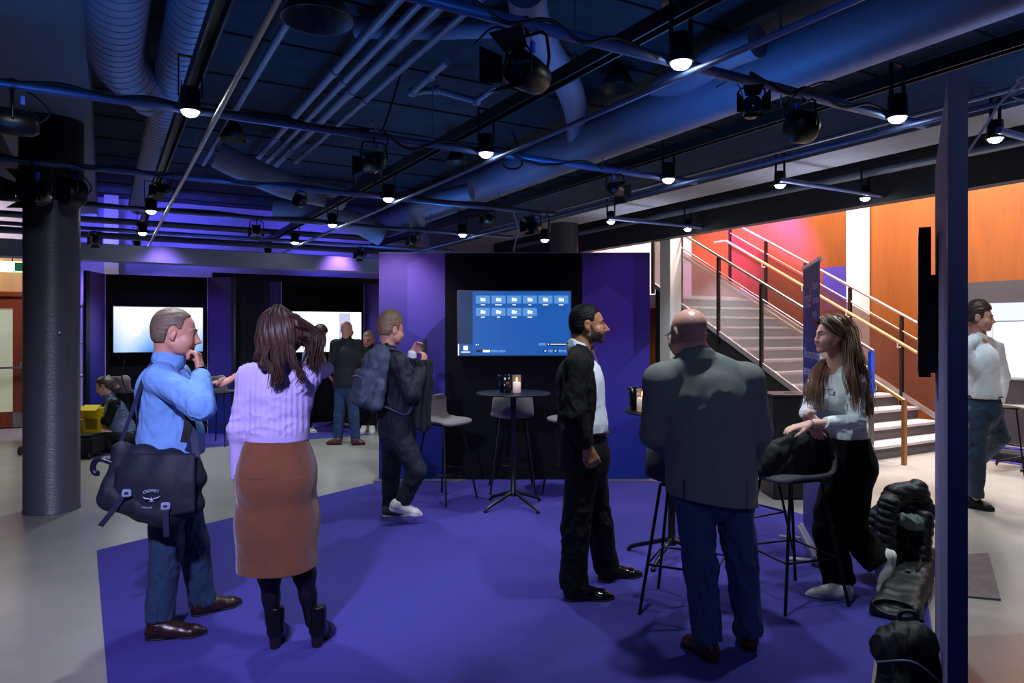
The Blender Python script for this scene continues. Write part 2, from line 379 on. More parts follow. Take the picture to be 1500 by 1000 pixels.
# ------------------------------------------------------------------ TELEVISIONS
bez = M('bezel_black', '#050507', .3)
def emis(name, col, s): return M(name, '#101010', .4, emit=col, es=s)
def television(loc, right, w, h, label, content, depth=.05):
    """loc: centre of the screen; right: unit vector to the picture's right as seen by a viewer"""
    right = Vector(right).normalized(); up = V(0, 0, 1); nrm = right.cross(up)      # nrm points to the viewer
    loc = Vector(loc)
    t = thing('television', loc, label=label, cat='television')
    b = MB(); b.obox(loc-nrm*(depth/2+.004), right*(w/2+.012), nrm*(depth/2), up*(h/2+.012), .006); b.build('bezel', bez, t)
    def rect(mb, x0, x1, y0, y1, d=.0): # fractions of the screen, y from the top
        f = lambda x, y: loc+right*((x-.5)*w)+up*((.5-y)*h)+nrm*d
        mb.quad(f(x0, y1), f(x1, y1), f(x1, y0), f(x0, y0))
    mats, mb = content(rect)
    mb.build('screen', mats, t)
    b = MB(); b.obox(loc-nrm*(depth+.03), right*.15, nrm*.026, up*.15); b.build('wall_mount', blackmet, t)
    return t
def folder_screen(rect):
    mats = [emis('ui_blue', '#0a63c4', .75), emis('ui_side', '#083a70', .5), emis('ui_tile', '#5d9ee8', .85), emis('ui_white', '#ffffff', 1.25), emis('ui_dark', '#06224a', .3), emis('ui_low', '#0a58b0', .7)]
    mb = MB(); mb.mat(0); rect(mb, 0, 1, 0, 1); mb.mat(1); rect(mb, .0, .13, 0, .82, .0006); mb.mat(5); rect(mb, 0, .13, .82, 1, .0006)
    for r, n in ((0, 6), (1, 4)):
        for k in range(n):
            x = .157+k*.139; y = .065+r*.193
            mb.mat(2); rect(mb, x, x+.126, y, y+.125, .0008)
            mb.mat(3); rect(mb, x+.043, x+.086, y+.045, y+.09, .0012); rect(mb, x+.043, x+.062, y+.036, y+.05, .0012)
            l = (.018, .03, .016, .013, .024, .021)[(k+r*2) % 6]; rect(mb, x+.063-l, x+.063+l, y+.138, y+.152, .0012)
    mb.mat(3); rect(mb, .047, .087, .85, .92, .0012); rect(mb, .027, .107, .94, .956, .0012); rect(mb, 0, .008, .82, 1, .0014)
    rect(mb, .158, .168, .825, .84, .0012); rect(mb, .176, .182, .825, .84, .0012)
    mb.mat(4); rect(mb, .157, .215, .915, .95, .0008); mb.mat(3); rect(mb, .22, .283, .915, .95, .0008)
    mb.mat(2); rect(mb, .29, .353, .915, .95, .0008); rect(mb, .36, .42, .915, .95, .0008)
    rect(mb, .715, .78, .805, .845, .0008); mb.mat(4); rect(mb, .788, .985, .805, .845, .0008); mb.mat(3); rect(mb, .82, .96, .82, .83, .0012); rect(mb, .797, .806, .815, .835, .0012)
    for x in (.755, .845):
        mb.mat(4); rect(mb, x, x+.04, .91, .95, .0008); mb.mat(2); rect(mb, x+.044, x+.085, .91, .95, .0008); mb.mat(3); rect(mb, x+.012, x+.028, .923, .937, .0012)
    mb.mat(2); rect(mb, .935, .98, .91, .95, .0008)
    return mats, mb
TVc = P(753.5, 473.5, 7.62)
television(TVc, (1, 0, 0), 1.215, .69, 'wall television showing rows of white folder icons on blue', folder_screen)
def sky_screen(rect):
    m = bpy.data.materials.new('abstract_wallpaper'); m.use_nodes = True; N = m.node_tree.nodes; L = m.node_tree.links
    b = N['Principled BSDF']; b.inputs['Base Color'].default_value = (.02, .02, .02, 1)
    g = N.new('ShaderNodeTexCoord'); wv = N.new('ShaderNodeTexWave'); wv.inputs['Scale'].default_value = .55; wv.inputs['Distortion'].default_value = 4; wv.inputs['Detail'].default_value = 0
    L.new(g.outputs['Object'], wv.inputs[0])
    sx = N.new('ShaderNodeSeparateXYZ'); L.new(g.outputs['Object'], sx.inputs[0])
    ad = N.new('ShaderNodeMath'); ad.operation = 'MULTIPLY_ADD'; ad.inputs[1].default_value = 1.0; ad.inputs[2].default_value = .5; L.new(sx.outputs[2], ad.inputs[0])
    a2 = N.new('ShaderNodeMath'); a2.operation = 'MULTIPLY_ADD'; a2.inputs[1].default_value = .35; L.new(wv.outputs[0], a2.inputs[0]); L.new(ad.outputs[0], a2.inputs[2])
    cr = N.new('ShaderNodeValToRGB'); L.new(a2.outputs[0], cr.inputs[0]); e = cr.color_ramp.elements
    e[0].position = .15; e[0].color = (*hx('#2f7fd0'), 1); e[1].position = .85; e[1].color = (*hx('#f2f6ff'), 1); k = e.new(.5); k.color = (*hx('#a9c8f2'), 1)
    L.new(cr.outputs[0], b.inputs['Emission Color']); b.inputs['Emission Strength'].default_value = 1.15
    mb = MB(); mb.mat(0); rect(mb, 0, 1, 0, 1)
    mb.mat(1); rect(mb, .19, .29, .38, .60, .001); rect(mb, .205, .275, .615, .64, .001)
    return [m, emis('ui_white', '#ffffff', 1.25)], mb
def white_screen(rect):
    mb = MB(); mb.mat(0); rect(mb, 0, 1, 0, 1); mb.mat(1); rect(mb, .67, .84, .02, .98, .001)
    return [emis('bright_white', '#f4fbff', 2.0), emis('pale_lilac', '#c9cdf0', 1.0)], mb
def booth(A, B, L_end, R_end, label):
    """free-standing booth back: centre panel from A to B with a wing at each side"""
    t = thing('booth_backdrop', (Vector(A)+Vector(B))/2, label=label, cat='booth')
    def panel(p, q, mat, nm, lab=None):
        p, q = Vector(p), Vector(q); d = (q-p).normalized(); n = V(d.y, -d.x, 0)
        b = MB(); b.slab([p+V(0, 0, .01), q+V(0, 0, .01), q+V(0, 0, 2.47), p+V(0, 0, 2.47)], -n*.05); return b.build(nm, mat, t)
    panel(A, B, MATS['black_print'], 'center_panel')
    panel(L_end, A, print_m, 'wing_panel'); panel(B, R_end, print_m, 'wing_panel')
    for q, e in ((L_end, -1), (R_end, 1)):
        b = MB(); q = Vector(q); b.obox(q+V(e*.02, -.01, 1.24), (.02, 0, 0), (0, .045, 0), (0, 0, 1.23)); b.build('edge_profile', navy, t)
    for q in (A, B):
        b = MB(); b.tube([Vector(q)+V(0, -.012, .01), Vector(q)+V(0, -.012, 2.47)], .008, 6); b.build('seam_profile', M('seam', '#b8a8d8', .4), t)
    return t
bA = (V(-6.04, 10.5, 0), V(-4.82, 11.2, 0)); booth(*bA, V(-5.95, 9.93, 0), V(-4.40, 11.12, 0), 'far booth with violet wings behind the man in the blue shirt')
bB = (V(-3.98, 12.2, 0), V(-2.70, 12.9, 0)); booth(*bB, V(-4.16, 12.12, 0), V(-2.2, 12.5, 0), 'far booth whose bright white screen shows behind the woman in the skirt')
dA = (bA[1]-bA[0]).normalized(); nA = V(dA.y, -dA.x, 0)
ca = P(233.5, 482.5, 10.74); television(ca+nA*.0, dA, 1.215, .68, 'wall television with a pale blue wallpaper beside the head of the man in blue', sky_screen)
dB = (bB[1]-bB[0]).normalized(); nB = V(dB.y, -dB.x, 0)
cb = (bB[0]+bB[1])/2+dB*.04+nB*.09+V(0, 0, 1.61); television(cb, dB, 1.215, .70, 'white glowing wall television in the booth beyond the woman in the skirt', white_screen)
# screens past the walking man
television(W(4.15, 10.6, 0)+V(0, 0, 1.36), W(-1, 0.02), 1.9, .78, 'large white television beyond the walking man in the white shirt', white_screen)
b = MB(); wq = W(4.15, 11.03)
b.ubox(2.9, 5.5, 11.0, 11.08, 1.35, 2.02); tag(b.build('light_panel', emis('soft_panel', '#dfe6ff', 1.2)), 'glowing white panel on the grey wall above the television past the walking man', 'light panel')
# ------------------------------------------------------------------ the end-on wall panel with its television
e0 = V(1.449, 2.35, 0); wd = V(.494, .869, 0); wn = V(.869, -.494, 0)
ew = thing('wall_panel', e0+wd*.7, label='tall navy partition panel standing end-on beside the bags, television on one face', cat='partition panel')
b = MB(); b.slab([e0+V(0, 0, .008), e0+wd*1.59+V(0, 0, .008), e0+wd*1.59+V(0, 0, 2.47), e0+V(0, 0, 2.47)], wn*.052); 
b.build('panel', M('violet_grey_fabric', '#6a6390', .8), ew)
b = MB(); b.slab([e0-wd*.004+V(0, 0, .008), e0-wd*.004+wn*.057+V(0, 0, .008), e0-wd*.004+wn*.057+V(0, 0, 2.475), e0-wd*.004+V(0, 0, 2.475)], wd*.02); b.build('end_profile', M('navy_profile', '#101c54', .5), ew)
p0 = V(1.868+.008, 3.26, 0); td = V(.565, 1, 0).normalized(); tn = V(td.y, -td.x, 0)
tv = thing('television', p0+td*.3+V(0, 0, 1.4), label='black television seen edge-on, hung on the tall navy partition panel', cat='television')
b = MB(); zb, zt = CZ-(552-485)/F*3.26, CZ+(485-333)/F*3.26
b.slab([p0+V(0, 0, zb), p0+td*.62+V(0, 0, zb), p0+td*.62+V(0, 0, zt), p0+V(0, 0, zt)], tn*.05); b.build('bezel', bez, tv)
b = MB(); q0 = p0+tn*.05
b.slab([q0+V(0, 0, zb+.02), q0+V(0, 0, zb+.02)+td*.6, q0+V(0, 0, zt-.22)+td*.6, q0+V(0, 0, zt-.22)], tn*.02); b.build('back_cover', bez, tv)
b = MB(); b.slab([p0-tn*.002+td*.015+V(0, 0, zb+.015), p0-tn*.002+td*.6+V(0, 0, zb+.015), p0-tn*.002+td*.6+V(0, 0, zt-.015), p0-tn*.002+td*.015+V(0, 0, zt-.015)], tn*.001); b.build('screen', M('dead_screen', '#08080a', .15), tv)
b = MB(); b.obox(q0+td*.12+tn*.03+V(0, 0, 1.6), td*.05, tn*.022, (0, 0, .05)); b.build('wall_mount', blackmet, tv)
# white cable hanging from the ceiling to the end panel
pts = [P(1418, 222, 2.45), P(1440, 190, 2.6), P(1468, 148, 2.7), P(1490, 132, 2.75), P(1502, 118, 2.8), P(1488, 125, 2.8), P(1478, 138, 2.8), P(1500, 146, 2.8), P(1515, 125, 2.82), P(1490, 118, 2.82), P(1515, 100, 2.85), P(1532, 50, 2.9), P(1535, -5, 2.93)]
b = MB(); b.tube(smooth_path(pts, 8), .0045, 8); tag(b.build('cable', M('white_flex', '#cfd0e4', .5)), 'loose white cable looping above the tall navy partition panel', 'cable')
# floor plate lying on the concrete at the right
c = [G(1390, 815), G(1448, 812), G(1466, 880), G(1390, 873)]
b = MB(); b.slab([p+V(0, 0, .001) for p in c], (0, 0, .012)); tag(b.build('floor_plate', M('dull_plate', '#5c5a5e', .55, .3, var=.25, vscale=8)), 'scratched dark floor plate lying on the concrete past the navy partition panel', 'floor plate')
c = [G(1284, 943), G(1330, 943), G(1330, 1010), G(1276, 1010)]
b = MB(); b.slab([p+V(0, 0, .008) for p in c], (0, 0, .008)); tag(b.build('floor_plate', MATS['scuffed_steel']), 'scuffed steel base plate on the carpet under the black backpack', 'floor plate')
# ================================================================== CEILING SERVICES
ord_ = ('first', 'second', 'third', 'fourth', 'fifth', 'sixth')
PU = [2.72, 4.82, 6.95, 9.0, 11.05, 13.1]; PZ = 3.0
RV = [.5, 2.53, 4.42]
pname = ['closest to the camera', 'second from the camera', 'third from the camera, touching the left round column', 'fourth from the camera', 'fifth from the camera', 'sixth from the camera, deepest in the hall']
pname[2] = 'third from the camera, passing the dark round column'
vend = [4.75, 4.75, 4.6, 5.2, 5.2, 5.2]
for k, u in enumerate(PU):
    b = MB(); b.tube([W(u, -2.6, PZ), W(u, vend[k], PZ)], .027, 14)
    t = b.build('lighting_pipe', bpipe_m); tag(t, 'horizontal blue-lit lighting pipe, '+pname[k], 'pipe', 'lighting pipes across the hall')
for k, v in enumerate((.60, 2.60, 4.5)):
    b = MB(); b.tube([W(-3, v, 2.945), W(14, v, 2.945)], .017, 10)
    tag(b.build('conduit', steel if k == 0 else bpipe_m), ('thin shiny conduit running away beside the spiral ducts', 'thin conduit running away under the lamps over the display wall', 'thin conduit running away under the thick smooth duct')[k], 'pipe', 'thin conduits along the hall')
for k, v in enumerate(RV):
    b = MB()
    for s in (-1, 1): b.ubox(-3, 14, v+s*.035-.006, v+s*.035+.006, 3.2, 3.28)
    b.ubox(-3, 14, v-.04, v+.04, 3.275, 3.285)
    o = b.build('ceiling_channel', M('black_channel', '#141417', .5, .3))
    tag(o, ('black steel channel running away beside the spiral ducts', 'black steel channel crossing the middle of the ceiling', 'slotted black steel channel under the thick smooth duct')[k], 'ceiling channel', 'black ceiling channels')
    for u in (0.8, 3.6, 5.8, 8.0, 10.2):
        q = MB(); q.tube([W(u, v, 3.28), W(u, v, 4.0)], .006, 6); q.build('hanger_rod', pipe_m, o)
# pipe bundle
for k, (v, r) in enumerate(((1.66, .034), (1.80, .028), (1.93, .04), (2.12, .028))):
    b = MB(); z = 3.78
    pts = [W(-3, v, z), W(10.4-.4*k, v, z)]
    b.tube(pts, r, 14)
    for u in np.arange(1.2, 10, 2.3):
        b.tube([W(u+.2*k, v, z), W(u+.08+.2*k, v, z)], r+.008, 14)
    tag(b.build('ceiling_pipe', pipe_m), 'grey service pipe in the sloping bundle, %s counted from the spiral ducts' % ord_[k], 'pipe', 'bundled service pipes')
for k, (v, z, r, u0, u1) in enumerate(((1.12, 3.8, .03, -1, 10),)):
    b = MB(); b.tube([W(u0, v, z), W(u1, v, z)], r, 12); tag(b.build('ceiling_pipe', pipe_m), 'single dim pipe between the spiral ducts and the pipe bundle', 'pipe')
# short zig-zag pipe over the middle
b = MB()
pts = [P(655, 90, 5.6), P(630, 112, 6.0), P(604, 135, 6.4), P(640, 132, 6.5), P(698, 148, 6.6), P(728, 126, 6.3)]
b.tube(pts, .03, 12)
for p in pts[1:-1]: b.lathe([(.001, -.045), (.04, -.03), (.042, .03), (.001, .045)], 12, p)
tag(b.build('ceiling_pipe', pipe_m), 'short zigzag drain pipe above the middle of the hall', 'pipe')
# ducts
def duct(pts, r, label, spiral=False, n=28, mat=None):
    pts = [Vector(p) for p in pts]; b = MB(); b.tube(pts, r, n)
    if spiral:
        acc = 0
        for a, c in zip(pts[:-1], pts[1:]):
            L = (c-a).length; d = (c-a)/max(L, 1e-6)
            while acc < L:
                p = a+d*acc; b.tube([p-d*.004, p+d*.004], r+.004, n); acc += .11
            acc -= L
    return tag(b.build('air_duct', mat or duct_m), label, 'air duct')
duct([W(-3, .06, 3.62), W(5.6, .06, 3.62)]+smooth_path([W(5.7, .06, 3.62), W(6.05, .12, 3.6), W(6.5, .34, 3.56)], 5), .185, 'thick spiral-seamed air duct ending in a bend near the dark column', True)
duct([W(-3, .47, 3.62), W(12.8, .47, 3.62)], .135, 'thinner spiral-seamed air duct running beside the black channel', True)
dm = M('smooth_duct', '#6b7590', .55, .1, var=.05, vscale=9)
duct([W(-3, 4.32, 3.64), W(13.5, 4.62, 3.64)], .235, 'thick smooth insulated air duct crossing to the stairs side', mat=dm)
duct(smooth_path([P(848, 216, 7.6), P(845, 170, 7.2), P(832, 125, 6.2), P(800, 75, 5.3), P(778, 30, 4.6), P(770, -15, 4.25)], 6), .12, 'wavy branch duct rising off the thick duct behind the hanging spotlight', mat=dm)
duct(smooth_path([P(963, 182, 6.9), P(965, 150, 6.6), P(972, 128, 6.3), P(1010, 112, 5.8), P(1060, 80, 5.3), P(1110, 60, 5.05)], 6), .12, 'short elbowed branch duct on top of the thick duct', mat=dm)
duct([P(520, 40, 5.28), P(640, 42, 5.28), P(760, 38, 5.24), P(800, 36, 5.22)], .078, 'horizontal duct length above the pipe bundle', mat=dm)
duct(smooth_path([P(318, 226, 8.3), P(345, 240, 8.4), P(390, 260, 8.6), P(430, 275, 8.9), P(500, 290, 9.4)], 5), .16, 'curved duct end among the pipes over the far booths', mat=dm)
duct(smooth_path([P(400, 305, 10.6), P(470, 312, 10.8), P(520, 325, 11.0), P(560, 345, 11.2)], 5), .17, 'far duct bending down over the bright booth', mat=dm)
duct(smooth_path([P(612, 330, 9.8), P(610, 305, 9.6), P(640, 292, 9.2), P(690, 280, 9.0)], 5), .11, 'short branch duct over the folder television', mat=dm)
for k, (v, z, r) in enumerate(((7.1, 3.72, .05), (7.35, 3.65, .035), (7.65, 3.45, .05))):
    b = MB(); b.tube([W(-3, v, z), W(13, v, z)], r, 12)
    tag(b.build('ceiling_pipe', MATS['grey_pipe']), 'dark pipe in the black ceiling bay by the stairs, %s from the beam' % ord_[k], 'pipe', 'pipes in the bay by the stairs')
b = MB(); b.tube([W(-3, 5.85, 3.42), W(13, 5.85, 3.42)], .02, 8); tag(b.build('ceiling_pipe', pipe_m), 'slim pale pipe running along the face of the wide concrete beam', 'pipe')
for k, (za, zb2) in enumerate(((2.95, 7.2), (2.95, 7.2))):
    pass
for k, (u, v0, v1) in enumerate(((12.2, -2.5, 5.2), (12.6, -2.5, 5.2))):
    b = MB(); b.tube([W(u, v0, 3.05+.28*k), W(u, v1, 3.05+.28*k)], .05, 12); tag(b.build('ceiling_pipe', pipe_m), ('lower', 'upper')[k]+' cross pipe hung before the blue-lit far wall', 'pipe')
# ------------------------------------------------------------------ lamps
lampw = emis('lamp_lens', '#eafcff', 30.0)
lbody = M('lamp_body', '#101216', .4, .3)
def lamp_proto():
    t = thing('ceiling_lamp')
    b = MB(); b.lathe([(.038, .135), (.056, .13), (.060, .02), (.066, .0), (.066, -.012), (.05, -.012), (.05, -.004), (0.0, -.004)], 24); b.build('lamp_body', lbody, t, world=False)
    b = MB(); b.lathe([(0, -.046), (.02, -.044), (.038, -.035), (.05, -.020), (.054, -.008)], 24); b.build('lamp_lens', lampw, t, world=False)
    b = MB()
    for s in (-1, 1): b.obox((s*.066, 0, .20), (.004, 0, 0), (0, .012, 0), (0, 0, .125))
    b.obox((0, 0, .325), (.070, 0, 0), (0, .014, 0), (0, 0, .004)); b.build('bracket', lbody, t, world=False)
    return t
proto = None
def spot_light(loc, target, energy, col, angle, blend=.6, r=.04, name='lamp_light'):
    l = bpy.data.lights.new(name, 'SPOT'); l.energy = energy; l.color = col; l.spot_size = math.radians(angle); l.spot_blend = blend; l.shadow_soft_size = r
    o = bpy.data.objects.new(name, l); COL.objects.link(o); o.location = loc
    d = Vector(target)-Vector(loc); o.rotation_euler = d.to_track_quat('-Z', 'Y').to_euler(); return o
COOL = (.80, .93, 1.0)
def lamp(p, label, group, energy=125, scale=1.0, lit=True, angle=100):
    global proto
    if proto is None: proto = lamp_proto(); t = proto
    else: t = copy_tree(proto)
    t.location = p; t.rotation_euler = (0, 0, PI/6); t.scale = (scale,)*3
    tag(t, label, 'ceiling lamp', group)
    if lit: spot_light(Vector(p)+V(0, 0, -.075), Vector(p)+V(0, 0, -2), energy, COOL, angle, .75, .05)
    return t
vn = ['beside the spiral ducts', 'under the middle channel', 'under the thick smooth duct']
un = ['nearest row of pipes', 'second row of pipes', 'third row of pipes', 'fourth row of pipes', 'fifth row of pipes', 'last row of pipes']
un = [s.replace('nearest', 'first') for s in un]
lit_grid = [(1, 0), (3, 0), (4, 0), (5, 0), (0, 1), (1, 1), (2, 1), (3, 1), (4, 1), (5, 1), (0, 2), (1, 2), (3, 2)]
for k, j in lit_grid:
    v = (.46, 2.52, 4.36)[j]
    lamp(W(PU[k]-.06, v, 2.985), 'lit round downlight %s, on the %s' % (vn[j], un[k]), 'lit downlights over the hall')
lamp(P(798, 350, 9.6), 'small lit spotlight in front of the far round column', None, 8)
for k, (u, v) in enumerate(((5.75, 6.98), (8.6, 6.98))):
    pass
bay = [(5.02, 6.15), (5.02, 7.6), (7.88, 6.15), (7.88, 7.6), (2.95, 6.15)]
for k, (u, v) in enumerate(bay):
    lamp(W(u, v, 3.165), ('lit downlight just past the beam above the tweed jacket', 'lit downlight at the edge beam over the roll-up banner', 'lit downlight past the beam above the display wall corner', 'lit downlight at the edge beam over the white pillar', 'lit downlight past the beam above the tall navy panel')[k], 'lit downlights in the bay by the stairs', 90)
for k, u in enumerate((2.88, 4.95, 7.81)):
    b = MB(); b.tube([W(u, 6.05, 3.19), W(u, 7.8, 3.19)], .028, 10); tag(b.build('lighting_pipe', bpipe_m), ('short lighting pipe past the beam, above the tall navy panel', 'short lighting pipe past the beam, pointing at the orange wall', 'short lighting pipe past the beam, pointing at the white pillar')[k], 'pipe', 'short pipes by the stairs')
# ------------------------------------------------------------------ stage spotlights
def spot_proto(style):
    t = thing('stage_spotlight')
    if style == 'round':
        b = MB(); b.lathe([(0, -.16), (.06, -.155), (.085, -.12), (.095, -.02), (.095, .10), (.088, .11), (.080, .115), (.080, .09), (0, .085)], 24, (0, 0, -.26), (0, 1, 0)); b.build('housing', blackmet, t, world=False)
        b = MB(); b.lathe([(0, .112), (.04, .108), (.076, .095)], 20, (0, 0, -.26), (0, 1, 0)); b.build('lens', M('dark_lens', '#0c1230', .1, spec=.8), t, world=False)
        for a in range(4):
            ang = a*PI/2; d = V(math.cos(ang), 0, math.sin(ang)); s = V(-math.sin(ang), 0, math.cos(ang)); c0 = V(0, .115, -.26)+d*.085
            q = MB(); q.slab([c0-s*.07, c0+s*.07, c0+s*.10+d*.07+V(0, .11, 0), c0-s*.10+d*.07+V(0, .11, 0)], (0, .003, 0)); q.build('barn_door', blackmet, t, world=False)
    else:
        b = MB(); b.lathe([(0, -.10), (.12, -.10), (.125, -.08), (.125, .03), (.11, .06), (.10, .06), (.10, .04), (0, .04)], 28, (0, 0, -.24), (0, 1, 0)); b.build('housing', blackmet, t, world=False)
        b = MB()
        for r in range(3):
            for k in range(6*(r+1)):
                a = 2*PI*k/(6*(r+1)); c0 = V(math.cos(a), 0, math.sin(a))*.03*(r+1)+V(0, .04, -.24); b.lathe([(.011, 0), (.008, .006), (0, .007)], 8, c0, (0, 1, 0))
        b.build('lens', MATS['dark_lens'], t, world=False)
    b = MB(); b.tube([(-.125, 0, -.26), (-.135, 0, -.2), (-.12, 0, -.085), (-.09, 0, -.06), (.09, 0, -.06), (.12, 0, -.085), (.135, 0, -.2), (.125, 0, -.26)], .009, 8); b.build('yoke', blackmet, t, world=False)
    b = MB(); b.tube(arc((0, 0, 0), .036, -PI*.9, PI*.9, 14, (0, 1, 0), (0, 0, 1)), .010, 8); b.tube([(0, 0, -.034), (0, 0, -.065)], .012, 8); b.build('clamp', blackmet, t, world=False)
    b = MB(); b.tube(smooth_path([(0.02, -.16, -.24), (.06, -.22, -.14), (.1, -.12, -.02), (.2, .0, .03), (.34, .0, -.03)], 5), .006, 6); b.build('power_lead', rubber, t, world=False)
    b = MB(); b.obox((.0, -.06, -.10), (.012, 0, 0), (0, .012, 0), (0, 0, .03)); b.build('connector', M('blue_connector', '#1560e0', .4), t, world=False)
    return t
protos = {}
def stage_spot(k, v, rz, label, style='round', scale=1.0, z=PZ):
    if style not in protos: protos[style] = spot_proto(style); t = protos[style]
    else: t = copy_tree(protos[style])
    t.location = W(PU[k], v, z); t.rotation_euler = (0, 0, rz); t.scale = (scale*.62,)*3
    return tag(t, label, 'spotlight', 'stage spotlights on the pipes')
def v_at(k, px):
    a = (px-750)/F; Y = PU[k]/(-SA*a+CA); return Y*(CA*a+SA)
stage_spot(0, v_at(0, 772), 2.6, 'big black barrel spotlight hanging under the first lighting pipe', scale=1.35)
stage_spot(0, v_at(0, 1178), -1.3, 'flat round black spotlight between the lamps over the tweed jacket', 'flat', 1.25)
stage_spot(1, v_at(1, 18), 2.2, 'dark spotlight on the second lighting pipe, cut off by the frame edge', scale=1.3)
stage_spot(1, v_at(1, 548), .5, 'black spotlight with open barn doors under the pipe bundle', scale=1.15)
stage_spot(1, v_at(1, 901), -.5, 'black spotlight with pale door flap left of the lamp on the second pipe'.replace('left of', 'beside'), scale=1.0)
stage_spot(2, v_at(2, 50), 3.3, 'black spotlight clamped in front of the round column, barrel shaped', scale=1.6)
stage_spot(2, v_at(2, 102), 2.6, 'flat black spotlight clamped in front of the round column', 'flat', 1.5)
stage_spot(2, v_at(2, 240), .9, 'spotlight with white-lit flap beside the thin spiral duct', scale=.8)
stage_spot(2, v_at(2, 440), -.3, 'squat spotlight under the ends of the pipe bundle', 'flat', .8)
stage_spot(2, v_at(2, 716), .3, 'small spotlight over the folder television', scale=.8)
stage_spot(2, v_at(2, 782), 2.7, 'spotlight in front of the far round column beside the small lit one', scale=1.1)
stage_spot(3, v_at(3, 376), .4, 'dim spotlight over the first far booth', scale=1.0)
stage_spot(3, v_at(3, 606), .3, 'dim spotlight above the violet wing of the display wall', scale=.95)
stage_spot(4, v_at(4, 530), .6, 'dim spotlight over the bright white booth', scale=.95)
stage_spot(4, v_at(4, 140), .6, 'dim spotlight behind the round column over the blue-lit wall', scale=.95)
stage_spot(0, 3.1, 2.9, 'short barrel spotlight above the middle channel', scale=.9)
# black cone shade lamps up by the ceiling
def cone_shade(p, label, s=1.0):
    b = MB(); b.lathe([(.03, .22), (.06, .16), (.15, 0), (.145, 0), (.055, .15), (.0, .19)], 20, (0, 0, 0))
    me = b.build('pendant_shade', blackmet); me.location = p; me.scale = (s,)*3
    return tag(me, label, 'pendant lamp', 'unlit black pendant shades')
cone_shade(P(465, 30, 4.4), 'large unlit black cone shade beside the single dim pipe', 1.5)
cone_shade(P(342, 205, 7.2), 'small unlit black cone shade over the blue-shirted man', 1.0)
cone_shade(P(1000, 30, 4.4)+V(0, 0, .1), 'unlit black cone shade above the bright lamp by the thick duct', .9)
cone_shade(P(668, 238, 8.3), 'small unlit black cone shade beside the middle lamp', .9)
cone_shade(P(905, 130, 6.2), 'unlit black cone shade beside the elbowed branch duct', 1.1)
# cables draped along the pipes
def drape(k, pxs, label, amp=.07, r=.011):
    b = MB()
    pts = []
    rnd = random.Random(k*7+len(pxs))
    for i, px in enumerate(pxs):
        v = v_at(k, px); pts.append(W(PU[k]-.02, v, PZ+.035-(amp*rnd.uniform(.3, 1) if i % 2 else 0)))
    b.tube(smooth_path(pts, 6), r, 6)
    return tag(b.build('cable', rubber), label, 'cable', 'black cables draped on the pipes')
drape(0, [690, 740, 800, 850, 900, 960], 'black cable draped along the first lighting pipe by the barrel spotlight')
drape(0, [1095, 1150, 1180, 1230, 1270, 1310], 'black cable hanging under the first lighting pipe by the flat spotlight')
drape(1, [-40, 20, 90, 160, 220, 300, 400, 470, 540], 'black cable along the second lighting pipe past the spiral ducts', .05)
drape(1, [560, 600, 650, 690, 720, 790, 850, 880], 'black cable hanging in swags from the second pipe by the middle lamp', .10)
drape(2, [0, 40, 90, 130, 180, 230, 270], 'black cable along the third lighting pipe by the round column', .06)
drape(2, [300, 360, 420, 500, 590, 650, 720, 790], 'black cable along the third lighting pipe over the far booths', .05)
drape(3, [100, 200, 300, 380, 450, 560, 620], 'black cable along the fourth lighting pipe', .06)
for k, pts in enumerate(([P(590, 100, 6.6), P(560, 190, 6.2), P(545, 178, 5.6)], [P(750, 190, 5.6), P(765, 240, 5.6), P(740, 245, 5.6), P(728, 215, 5.55)], [P(752, 310, 7.6), P(758, 335, 7.62), P(752, 368, 7.64)])):
    b = MB(); b.tube(smooth_path(pts, 6), .008, 6); tag(b.build('cable', [rubber, rubber, M('pale_flex', '#a8b0d8', .5)][k]), ('black cable slung from the ceiling to the barn-door spotlight', 'black cable looping below the middle lamp', 'pale cable dropping onto the top of the display wall')[k], 'cable')
# ================================================================== FURNITURE
felt = M('grey_felt', '#77706c', .95, var=.12, vscale=300, bump=.2, bscale=300, sheen=.2)
felt2 = M('dark_felt', '#4c4a4c', .95, var=.12, vscale=300, bump=.2, bscale=300, sheen=.2)
def shell_fn(t, s):
    """moulded bucket seat: s across (-1..1), t from the front lip up the back"""
    # profile in y (forward -> back) and z
    prof = [(-.215, .735), (-.17, .752), (-.08, .752), (.02, .742), (.10, .745), (.155, .775), (.185, .84), (.205, .92), (.215, .985)]
    x = t*(len(prof)-1); i = min(int(x), len(prof)-2); f = x-i
    y = prof[i][0]*(1-f)+prof[i+1][0]*f; z = prof[i][1]*(1-f)+prof[i+1][1]*f
    w = .215*(1-.10*max(0, (t-.55)/.45)-.05*max(0, (.2-t)/.2))
    rnd = 1-.35*max(0, (t-.86)/.14)**2-.2*max(0, (.1-t)/.1)**2
    X = s*w*rnd
    z += .035*abs(s)**2.6*(1 if t < .8 else 1-(t-.8)/.2*.6)*max(.25, min(1, t*2.2))
    if t > .55: y -= .07*abs(s)**2.2*(t-.55)/.45*1.4
    return V(X, y, z)
